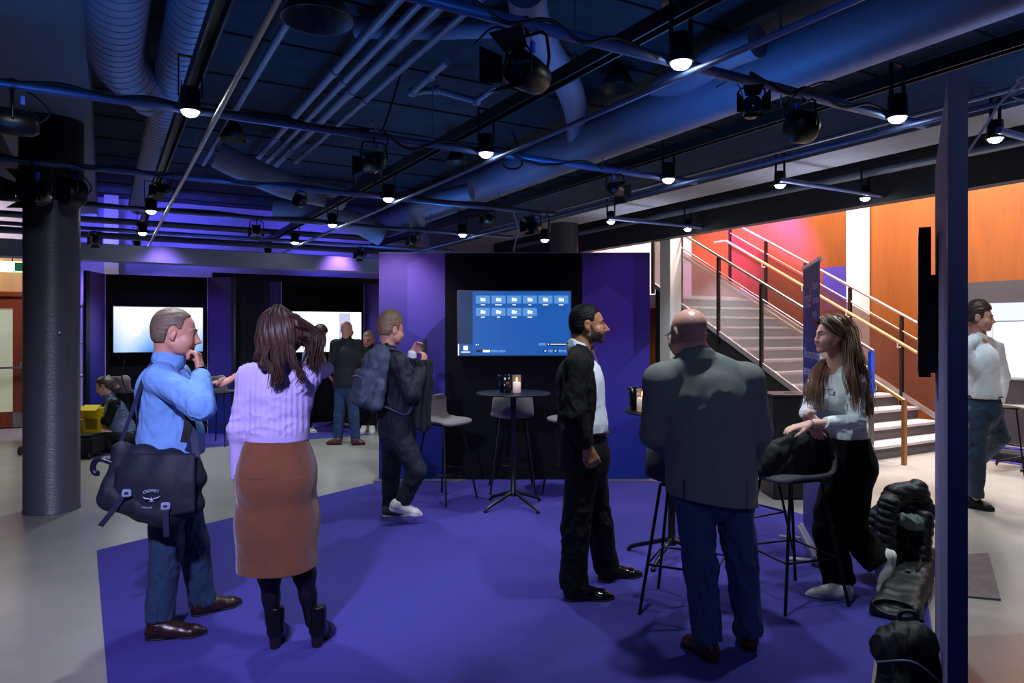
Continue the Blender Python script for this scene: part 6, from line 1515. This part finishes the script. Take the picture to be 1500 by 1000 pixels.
# ------------------------------------------------------------------ man walking past on the right
def man_walk():
    f = ATT((.86, -.50, 0)); f /= np.linalg.norm(f); r = ATT((f[1], -f[0], 0))
    t = person(G(1438, 746), 'dark-haired man in white shirt and blue trousers striding past behind the navy partition panel')
    J = dict(neck=P(1434, 492, 6.5), chest=P(1438, 530, 6.5), waist=P(1441, 575, 6.5), pelvis=P(1441, 600, 6.5),
             shR=P(1408, 508, 6.42), elR=P(1400, 560, 6.40), wrR=P(1404, 605, 6.3), shL=P(1456, 506, 6.62), elL=P(1468, 552, 6.70), wrL=P(1462, 592, 6.6),
             hipR=P(1432, 608, 6.46), knR=P(1431, 668, 6.40), anR=P(1430, 728, 6.42), hipL=P(1450, 608, 6.58), knL=P(1466, 640, 6.60), anL=P(1436, 672, 6.90))
    h = Head(P(1434, 465, 6.48), (.80, -.6, 0), .08, 0, 1.04)
    S = base_body(J, f, h, .0075, slim=.9, hands=[('L', (.1, -.1, -1), (-1, 0, 0), -1, dict(curl=(.5, .6, .4))), ('R', (.1, -.1, -1), (1, 0, 0), 1, dict(curl=(.5, .6, .4)))])
    finish('body', S, [skin_m, lip_m], t, paint=head_paint(h)); eyes(h, t); brows(h, t, M('brow_black', '#120c0a', .8))
    hair_cap(h, .006, M('hair_brown_dark', '#3a2920', .5, var=.3, vscale=120), t, .012, .068, -.02, -.05, .003, top=.025)
    lo, hi = bounds(J, None, .22, ('neck', 'pelvis', 'shR', 'elR', 'wrR', 'shL', 'elL', 'wrL')); S = Sculpt(lo, hi, .008)
    torso_top(S, J, f, (.175, 1.3), (.165, 1.2), sh=.062, sl=(.066, .056, .045)); nk = ATT(J['neck'])
    S.cut(P(1441, 582, 6.5), (0, 0, -1), .005); 
    for s_ in 'LR': sleeve(S, J, s_, (.066, .056, .045)); cuff_cut(S, J, s_, .01)
    S.cone(nk, nk+ATT((0, 0, .05)), .072, .066, .01); S.cut(nk+ATT((0, 0, .035)), f*.5+ATT((0, 0, 1))); S.cone(nk, nk+f*.01+ATT((0, 0, .12)), .055, .06, .003, op='sub')
    finish('shirt', S, M('white_shirt', '#e4e8ef', .8), t, .005, 8, 71)
    lo, hi = bounds(J, None, .2, ('waist', 'hipR', 'hipL', 'knR', 'knL', 'anR', 'anL')); S = Sculpt(lo, hi, .008)
    trousers(S, J, f, (.162, 1.2), .095, .072, .058, top=P(1441, 580, 6.5)); finish('trousers', S, M('slate_cloth', '#22384e', .85, var=.1), t, .006, 12, 72)
    b = MB(); w0 = ATT(P(1441, 580, 6.5)); b.tube([w0+r*math.cos(a)*.158+f*math.sin(a)*.136 for a in np.linspace(0, 2*PI, 25)[:-1]], .014, 6, closed=True); b.build('belt', bleather, t)
    hp = G(1416, 742); shoe(t, hp, G(1456, 749), mats=[M('black_suede', '#0c0b0d', .8), sole_m], style='boot', high=.12, vox=.006)
    an = ATT(J['anL']); shoe(t, an+ATT((-.10, .06, .05)), an+ATT((.0, .05, -.20)), mats=[MATS['black_suede'], sole_m], style='boot', up=(.9, -.3, .35), high=.10, vox=.007)
if 'p7' not in FAST: man_walk()
# ------------------------------------------------------------------ people at the far booths
def far_person(label, ground, J, f, head, top_m, leg_m, hair_m, shoe_m=None, vox=.009, hands=(), shoes=(), chest=(.185, 1.3), waist=(.17, 1.2), hemY=None, low='pelvis', smile=0, longhair=None, top_name='jacket', glasses=False, pel=.165, knee=.075):
    f = ATT(f); f = f/np.linalg.norm(f)
    t = person(ground, label)
    S = base_body(J, f, head, vox, hands=hands, slim=.9, smile=smile)
    finish('body', S, [skin_m, lip_m], t, paint=head_paint(head)); eyes(head, t)
    if hair_m: hair_cap(head, .007, hair_m, t, .012, .07, -.02, -.06, .003, top=.012, extra=longhair)
    lo, hi = bounds(J, None, .24, ('neck', 'pelvis', 'shR', 'elR', 'wrR', 'shL', 'elL', 'wrL')); S = Sculpt(lo, hi, vox)
    torso_top(S, J, f, chest, waist, (.186, 1.14), sh=.064, sleeves='', low=low); S.cone(ATT(J['neck'])-ATT((0, 0, .07)), ATT(J['neck']), .085, .066, .02)
    if hemY is not None: S.cut((0, 0, hemY), (0, 0, -1), .005)
    for s in 'LR': sleeve(S, J, s, (.072, .062, .048)); cuff_cut(S, J, s, .01)
    nk = ATT(J['neck']); S.cone(nk, nk+ATT((0, 0, .04)), .074, .068, .01); S.cone(nk+ATT((0, 0, .02)), nk+ATT((0, 0, .12)), .052, .06, .003, op='sub')
    finish(top_name, S, top_m, t, .004, 7, 80)
    lo, hi = bounds(J, None, .2, ('waist', 'hipR', 'hipL', 'knR', 'knL', 'anR', 'anL')); S = Sculpt(lo, hi, vox)
    trousers(S, J, f, (pel, 1.2), .095, knee, .062); finish('trousers', S, leg_m, t, .006, 11, 81)
    for hp, tp, sm, so in shoes: shoe(t, hp, tp, mats=[sm, so], style='plain', vox=.007)
    if glasses:
        g = MB()
        for e in (-1, 1): g.tube([head.p(e*.034+.028*math.cos(a), .102-.01*abs(math.cos(a)), .002+.022*math.sin(a)) for a in np.linspace(0, 2*PI, 13)[:-1]], .004, 6, closed=True); g.tube([head.p(e*.062, .09, .005), head.p(e*.08, -.01, .01)], .003, 5)
        g.build('eyeglasses', MATS['spectacle_frame'], t)
    return t
lb2 = M('tan_leather', '#4a2014', .4)
if 'far' not in FAST:
    Yb = 10.3
    far_person('bald man in dark blazer and jeans standing with hands together before the bright booth', G(507, 651),
        dict(neck=P(508, 497, Yb), chest=P(508, 522, Yb), waist=P(507, 548, Yb), pelvis=P(507, 563, Yb), shR=P(525, 504, Yb), elR=P(529, 530, Yb-.02), wrR=P(522, 548, Yb+.2), shL=P(491, 504, Yb), elL=P(487, 530, Yb-.02), wrL=P(494, 548, Yb+.2),
             hipR=P(515, 570, Yb), knR=P(518, 608, Yb), anR=P(521, 644, Yb), hipL=P(500, 570, Yb), knL=P(497, 608, Yb), anL=P(495, 644, Yb)),
        (.05, 1, 0), Head(P(508, 483, Yb), (.2, 1, 0), .05, 0, 1.05), M('black_blazer', '#0c0e18', .8), denim, None,
        hands=[('R', (-.7, .6, -.2), (0, 1, 0), -1, dict()), ('L', (.7, .6, -.2), (0, 1, 0), 1, dict())], shoes=[(G(499, 651), G(479, 651), lb2, sole_m), (G(516, 652), G(534, 651), lb2, sole_m)], hemY=CZ+(HZ-566)/F*Yb)
    Yd = 11.3
    far_person('dark-haired person in pale blue bending towards the bright booth screen', G(464, 632),
        dict(neck=P(463, 500, Yd), chest=P(457, 522, Yd), waist=P(450, 550, Yd), pelvis=P(447, 565, Yd), shR=P(462, 506, Yd-.18), elR=P(472, 530, Yd-.2), wrR=P(478, 548, Yd-.1), shL=P(458, 506, Yd+.18), elL=P(466, 530, Yd+.2), wrL=P(474, 548, Yd+.1),
             hipR=P(447, 575, Yd-.08), knR=P(449, 603, Yd-.08), anR=P(447, 628, Yd-.08), hipL=P(447, 575, Yd+.08), knL=P(452, 603, Yd+.08), anL=P(450, 628, Yd+.08)),
        (1, .1, 0), Head(P(468, 488, Yd), (1, .1, 0), .7, 0, 1.05), M('pale_blue_top', '#9db4dd', .85), black_cloth, MATS['hair_dark_brown'],
        hands=[('R', (.6, .4, -.5), (0, 0, -1), -1, dict())], shoes=[(G(443, 634), G(464, 634), wcanvas, white_sole), (G(441, 631), G(460, 630), wcanvas, white_sole)], hemY=CZ+(HZ-568)/F*Yd, top_name='shirt')
    Yp = 11.5
    far_person('fair-haired person with glasses peeking out behind the walking man\'s backpack', G(537, 632),
        dict(neck=P(541, 509, Yp), chest=P(541, 528, Yp), waist=P(540, 552, Yp), pelvis=P(540, 566, Yp), shR=P(528, 514, Yp), elR=P(524, 536, Yp), wrR=P(530, 552, Yp-.15), shL=P(554, 514, Yp), elL=P(557, 536, Yp), wrL=P(550, 552, Yp-.15),
             hipR=P(533, 575, Yp), knR=P(533, 603, Yp), anR=P(532, 627, Yp), hipL=P(546, 575, Yp), knL=P(546, 603, Yp), anL=P(546, 627, Yp)),
        (-.15, -1, 0), Head(P(540, 497, Yp), (-.25, -1, 0), .2, 0, 1.0), M('charcoal_knit', '#16161e', .9), black_cloth, M('hair_ash', '#a08a72', .5, var=.2, vscale=90),
        hands=[('R', (.5, -.6, .2), (0, 0, 1), 1, dict()), ('L', (-.5, -.6, .2), (0, 0, 1), -1, dict())], shoes=[(G(534, 630), G(530, 637), wcanvas, white_sole), (G(545, 630), G(546, 637), wcanvas, white_sole)], hemY=CZ+(HZ-570)/F*Yp, glasses=True, top_name='sweater')
    # crouching woman with the yellow boxes
    Yc = 9.55
    f = ATT((-.95, -.1, 0)); f /= np.linalg.norm(f)
    J = dict(neck=P(161, 584, Yc), chest=P(168, 604, Yc), waist=P(181, 630, Yc), pelvis=P(187, 642, Yc), shR=P(164, 588, Yc+.16), elR=P(147, 602, Yc+.18), wrR=P(128, 602, Yc+.12), shL=P(168, 590, Yc-.17), elL=P(157, 616, Yc-.2), wrL=P(130, 614, Yc-.12),
             hipR=P(184, 644, Yc+.1), knR=P(146, 626, Yc+.16), anR=P(160, 656, Yc+.14), hipL=P(187, 645, Yc-.1), knL=P(148, 630, Yc-.18), anL=P(165, 658, Yc-.16))
    h = Head(P(153, 565, Yc), (-.97, -.25, 0), .45, 0, 1.0)
    t = person(G(170, 659), 'crouching woman in quilted grey vest reaching into the yellow boxes by the column')
    S = base_body(J, f, h, .008, female=True, slim=.85, hands=[('R', (-1, 0, -.1), (0, 0, -1), 1, dict(s=.95)), ('L', (-1, 0, -.1), (0, 0, -1), -1, dict(s=.95))])
    finish('body', S, [MATS['skin_pale'] if 'skin_pale' in MATS else skin_m, lip_m], t, paint=head_paint(h)); eyes(h, t)
    def lh(S): S.cone(h.p(0, -.08, .0), h.p(0, -.12, -.14), .065, .05, .04); S.cone(h.p(0, -.12, -.12), h.p(.0, -.06, -.25), .05, .03, .03)
    hair_cap(h, .007, M('hair_auburn', '#45302a', .45, var=.3, vscale=60), t, .012, .075, -.03, -.12, .003, extra=lh)
    lo, hi = bounds(J, None, .24, ('neck', 'pelvis', 'shR', 'elR', 'wrR', 'shL', 'elL', 'wrL'))
    S = Sculpt(lo, hi, .009); torso_top(S, J, f, (.15, 1.25), (.14, 1.2), sh=.055, sleeves='')
    for s in 'LR': sleeve(S, J, s, (.062, .054, .040)); cuff_cut(S, J, s, .01)
    finish('sweater', S, black_cloth, t, .005, 10, 91)
    S = Sculpt(lo, hi, .008); torso_top(S, J, f, (.175, 1.25), (.165, 1.2), (.18, 1.15), sh=.062, sleeves='')
    S.cone(ATT(J['neck'])-ATT((0, 0, .01)), ATT(J['neck'])+ATT((0, 0, .03)), .075, .07, .01); S.cone(ATT(J['neck']), ATT(J['neck'])+ATT((-.03, 0, .12)), .055, .06, .003, op='sub')
    def quilt(vs, q):
        n = vnormals(vs, q); a = (vs[:, 0]+vs[:, 2])*55; c = (vs[:, 0]-vs[:, 2])*55
        return vs+n*(.006*np.abs(np.sin(a))*np.abs(np.sin(c)))[:, None]
    finish('vest', S, M('quilted_grey', '#46566e', .7, var=.15), t, extra=quilt)
    lo, hi = bounds(J, None, .2, ('waist', 'hipR', 'hipL', 'knR', 'knL', 'anR', 'anL')); S = Sculpt(lo, hi, .009)
    trousers(S, J, f, (.165, 1.1), .10, .075, .06); finish('trousers', S, black_cloth, t, .006, 11, 92)
    for e, k in ((.14, 'anR'), (-.16, 'anL')): a = Vector(J[k]); shoe(t, V(a.x+.09, a.y, .0), V(a.x-.17, a.y-.02, .0), mats=[bleather, sole_m], style='plain', vox=.008)
    # dark cable on the stool behind her
    b = MB(); s0 = P(176, 560, 9.62); b.tube(smooth_path([V(s0.x-.22, 9.6, .80), V(s0.x-.05, 9.55, .84), V(s0.x+.1, 9.6, .79), V(s0.x+.02, 9.62, 1.0), V(s0.x+.05, 9.64, 1.24)], 6), .009, 6); tag(b.build('cable', rubber), 'thin dark cable standing up from the grey stool behind the crouching woman', 'cable')
# ------------------------------------------------------------------ bags and jacket by the partition panel
if 'bags' not in FAST:
    puf = M('puffer_black', '#0d1016', .5, var=.12, vscale=12, bump=.15, bscale=40, spec=.5)
    c = ATT(P(1316, 765, 4.6)); S = Sculpt(c-ATT((.42, .35, .48)), c+ATT((.42, .35, .42)), .006)
    Q = lambda px, py, Y=4.6: ATT(P(px, py, Y))
    S.cone(Q(1292, 762), Q(1312, 726), .07, .07, .03); S.cone(Q(1312, 726), Q(1343, 718), .07, .065, .03); S.cone(Q(1343, 718), Q(1358, 750), .06, .06, .03)
    S.cone(Q(1303, 740, 4.5), Q(1294, 818, 4.44), .07, .065, .02); S.cone(Q(1284, 757, 4.62), Q(1264, 786, 4.6), .062, .06, .02); S.cone(Q(1264, 786, 4.6), Q(1282, 818, 4.5), .058, .045, .02)
    S.cone(Q(1353, 760, 4.52), Q(1351, 815, 4.46), .058, .052, .02); S.cone(Q(1325, 748, 4.72), Q(1322, 850, 4.72), .13, .15, .04)
    S.ell(Q(1328, 772, 4.46), (.085, .12, .15), None, .03, 'sub'); S.cut((0, 0, .012), (0, 0, -1))
    def puff(vs, q):
        n = vnormals(vs, q); s = vs[:, 2]+.25*(vs[:, 0]-c[0])+.02*wob(vs, 14, 5); return vs+n*((.007*np.abs(np.sin(s*62))-.003)+.004*wob(vs, 30, 6))[:, None]
    o = finish('puffer_jacket', S, puf, None, extra=puff); tag(o, 'black quilted puffer jacket slumped in a heap against the navy partition panel', 'jacket')
    S = Sculpt(Q(1334, 765, 4.45)-.16, Q(1334, 765, 4.45)+.16, .005); S.ell(Q(1334, 764, 4.50), (.065, .06, .042), frame((1, .3, 0), roll=.3), .01); S.cone(Q(1322, 760, 4.47), Q(1348, 770, 4.47), .03, .022, .02)
    o = finish('scarf', S, M('sage_cloth', '#6d7f76', .9), None, .012, 16, 7); tag(o, 'crumpled sage green cloth tucked inside the puffer jacket', 'scarf')
    # flat black tote bag on the floor
    tt = thing('tote_bag', G(1333, 880), label='slack black tote bag with leather handles lying on the carpet by the panel', cat='bag')
    A0, B0 = ATT(G(1314, 903)), ATT(G(1347, 846)); d = (B0-A0); L = np.linalg.norm(d); d /= L; rr = ATT((d[1], -d[0], 0))
    S = Sculpt(np.minimum(A0, B0)-.3, np.maximum(A0, B0)+ATT((.3, .3, .4)), .006); R = np.stack([rr, d, ATT((0, 0, 1))], 1)
    S.box(A0+d*L*.5+ATT((0, 0, .085)), (.105, L*.56, .075), frame(d, tilt=-.12), .04, .02); S.box(A0-d*.03+ATT((0, 0, .05)), (.125, .07, .05), R, .03, .03); S.ell(A0-d*.09+ATT((0, 0, .08)), (.10, .06, .035), R, .01, 'sub'); S.cut((0, 0, .01), (0, 0, -1))
    finish('bag_body', S, M('slack_black', '#15181a', .5, var=.1, vscale=14, bump=.08, bscale=60), tt, .008, 6, 8)
    b = MB(); m0 = A0+d*L*.62+ATT((0, 0, .19)); b.ribbon(smooth_path([m0-rr*.07-d*.10-ATT((0, 0, .02)), m0-rr*.05+ATT((0, 0, .03)), m0+d*.07+ATT((0, 0, .05)), m0+rr*.05+ATT((0, 0, .03)), m0+rr*.045-d*.12-ATT((0, 0, .02))], 6), .026, .006, (0, .3, 1)); b.build('handle', bleather, tt)
    b = MB(); b.obox(m0-d*.13-ATT((0, 0, .025)), rr*.016, d*.022, (0, 0, .004), .003); b.build('clasp', steel, tt)
    # backpack standing at the frame edge
    bp = thing('backpack', G(1338, 1010), label='black backpack standing on the carpet at the foot of the navy panel', cat='backpack')
    c = ATT(P(1327, 984, 2.84)); S = Sculpt(c-ATT((.3, .3, .42)), c+ATT((.3, .3, .3)), .006); R = frame((-.5, -.85, 0), ATT((.18, .2, 1)))
    pp = lambda x, y, z: c+R@ATT((x, y, z))
    S.cone(pp(.0, 0, .10), pp(0, 0, -.25), .08, .135, .03, (R[:, 1], 1.25)); S.cone(pp(-.03, 0, .12), pp(.05, 0, .08), .07, .08, .04); S.box(pp(0, .09, -.17), (.11, .05, .10), R, .04, .03); S.cut((0, 0, .012), (0, 0, -1))
    finish('pack_body', S, M('pack_black', '#08080b', .6, var=.1, bump=.15, bscale=160), bp, .010, 10, 9)
    b = MB(); b.ribbon(smooth_path([pp(-.06, -.06, .12), pp(-.10, -.12, .05), pp(-.12, -.12, -.12), pp(-.10, -.06, -.26)], 6), .04, .008, R[:, 0]); b.build('shoulder_strap', rubber, bp)
    b = MB(); b.tube(smooth_path([pp(-.12, .04, .0), pp(-.02, .12, .06), pp(.10, .07, .02)], 6), .004, 6); b.build('zipper', M('zip_grey', '#6a7088', .5), bp)
    b = MB(); b.tube(smooth_path([pp(-.03, -.02, .18), pp(-.02, -.02, .23), pp(.03, -.02, .22), pp(.04, -.02, .16)], 5), .009, 8); b.build('carry_handle', rubber, bp)
# ================================================================== CAMERA AND LIGHT
cam = bpy.data.cameras.new('camera'); co = bpy.data.objects.new('camera', cam); COL.objects.link(co)
co.location = (0, 0, CZ); co.rotation_euler = (PI/2, 0, 0)
cam.sensor_width = 36; cam.lens = F/1500*36; cam.shift_y = -15/1500; cam.clip_start = .05; cam.clip_end = 100
SC.camera = co
wd_ = bpy.data.worlds.new('world'); SC.world = wd_; wd_.use_nodes = True
bg = wd_.node_tree.nodes['Background']; bg.inputs[0].default_value = (.06, .17, .60, 1); bg.inputs[1].default_value = .025
def area(loc, target, sx, sy, energy, col, name='wash_light'):
    l = bpy.data.lights.new(name, 'AREA'); l.shape = 'RECTANGLE'; l.size = sx; l.size_y = sy; l.energy = energy; l.color = col
    o = bpy.data.objects.new(name, l); COL.objects.link(o); o.location = loc
    d = Vector(target)-Vector(loc); o.rotation_euler = d.to_track_quat('-Z', 'Y').to_euler(); return o
BLUE = (.04, .24, .85); VIO = (.42, .30, 1.0)
# blue fill for the ceiling: added spots in mid-air, aimed up, no fixtures
for (u, v, e) in ((1.5, 1.5, 14), (4.0, 3.4, 14), (6.0, 1.2, 10), (7.5, 3.5, 10), (10, 1.5, 8), (1.6, 5.2, 12), (10.5, 4, 8), (4.0, -.45, 6)):
    spot_light(W(u, v, 2.3), W(u, v, 4.0), e*6, BLUE, 150, .8, .25, 'blue_fill')
for u in (2.0, 5.0, 8.0): spot_light(W(u, 6.75, 2.5), W(u, 6.5, 4.0), 45, (.72, .74, 1), 130, .8, .2, 'beam_fill')  # mid-air fill added to lift the beam soffit, no fixture
# violet wash on people and carpet from the gelled stage spotlights
spot_light(W(1.2, -.6, 2.95), P(330, 620, 4.0), 700, (.60, .60, 1.0), 60, .7, .08, 'violet_spot')
spot_light(W(2.7, 3.1, 2.9), P(900, 740, 6.6), 260, (.85, .42, 1), 80, .8, .08, 'violet_spot')
spot_light(V(.9, -.6, 2.95), P(1060, 640, 3.6), 90, (.45, .55, 1), 60, .7, .08, 'violet_spot')
spot_light(W(4.82, 3.55, 2.8), P(1212, 570, 4.36), 110, (.85, .93, 1), 30, .6, .06, 'key_fill')  # added to light the leaning woman from the pale-flap spotlight
spot_light(W(2.0, -.2, 2.95), P(71, 500, 6.2), 160, (.8, .88, 1), 34, .7, .06, 'key_fill')  # added to brighten the round column, no fixture hangs here
# far wall wash
for v in (-.6, .8, 3.2):
    spot_light(W(13.7, v, 2.9), W(14.5, v+.2, 1.0), 120, (.25, .15, 1.0), 110, .8, .1, 'violet_wall_wash')
    spot_light(W(13.4, v+.5, 3.2), W(14.5, v+.7, 3.9), 60, (.12, .12, 1.0), 140, .8, .1, 'blue_wall_wash')
spot_light(W(11.2, .7, 3.0), W(12.1, .8, 1.0), 60, (.40, .22, 1.0), 90, .8, .1, 'booth_wash')
spot_light(W(11.3, 3.4, 3.0), W(12.6, 3.3, 1.2), 60, (.5, .22, 1.0), 80, .8, .1, 'booth_wash')
# display wall wings
spot_light(W(6.2, 1.6, 2.95), P(600, 480, 7.69), 30, (.5, .30, 1), 60, .7, .06, 'wing_wash')
spot_light(W(5.0, 4.7, 2.95), P(900, 480, 7.69), 25, (.35, .25, 1), 60, .7, .06, 'wing_wash')
# stair hall: warm white lamps under its high ceiling, magenta wash on the landing
for u, e_ in ((5.0, 430), (7.2, 430), (9.4, 110)):
    area(W(u, 9.9, 6.1), W(u, 9.9, 0), .6, .6, e_, (1, .88, .85), 'stair_lamp')
area(W(3.0, 10.0, 6.1), W(3.0, 10.0, 0), .8, .8, 110, (1, .88, .80), 'stair_lamp')
area(W(6.6, 8.6, 2.9), W(5.6, 9.2, 0), .3, .3, 16, (1, .92, .86), 'stair_lamp')
spot_light(W(9.7, 9.3, 4.4), W(9.9, 11.2, 3.0), 1500, (.8, .08, .9), 80, .6, .1, 'magenta_spot')
# entrance light at the door
area(W(13.4, -2.2, 3.8), W(14.3, -1.8, 0.5), .6, .6, 60, (1, .85, .68), 'door_lamp')
# unseen high spot added to brighten the floor past the walking man
spot_light(W(2.6, 8.5, 6.0), W(2.9, 8.3, 0), 1700, (.86, .90, 1), 62, .6, .3, 'floor_fill')
vs_ = SC.view_settings; vs_.view_transform = 'Standard'; vs_.look = 'None'; vs_.exposure = 0.0; vs_.gamma = 1.0; vs_.use_curve_mapping = False
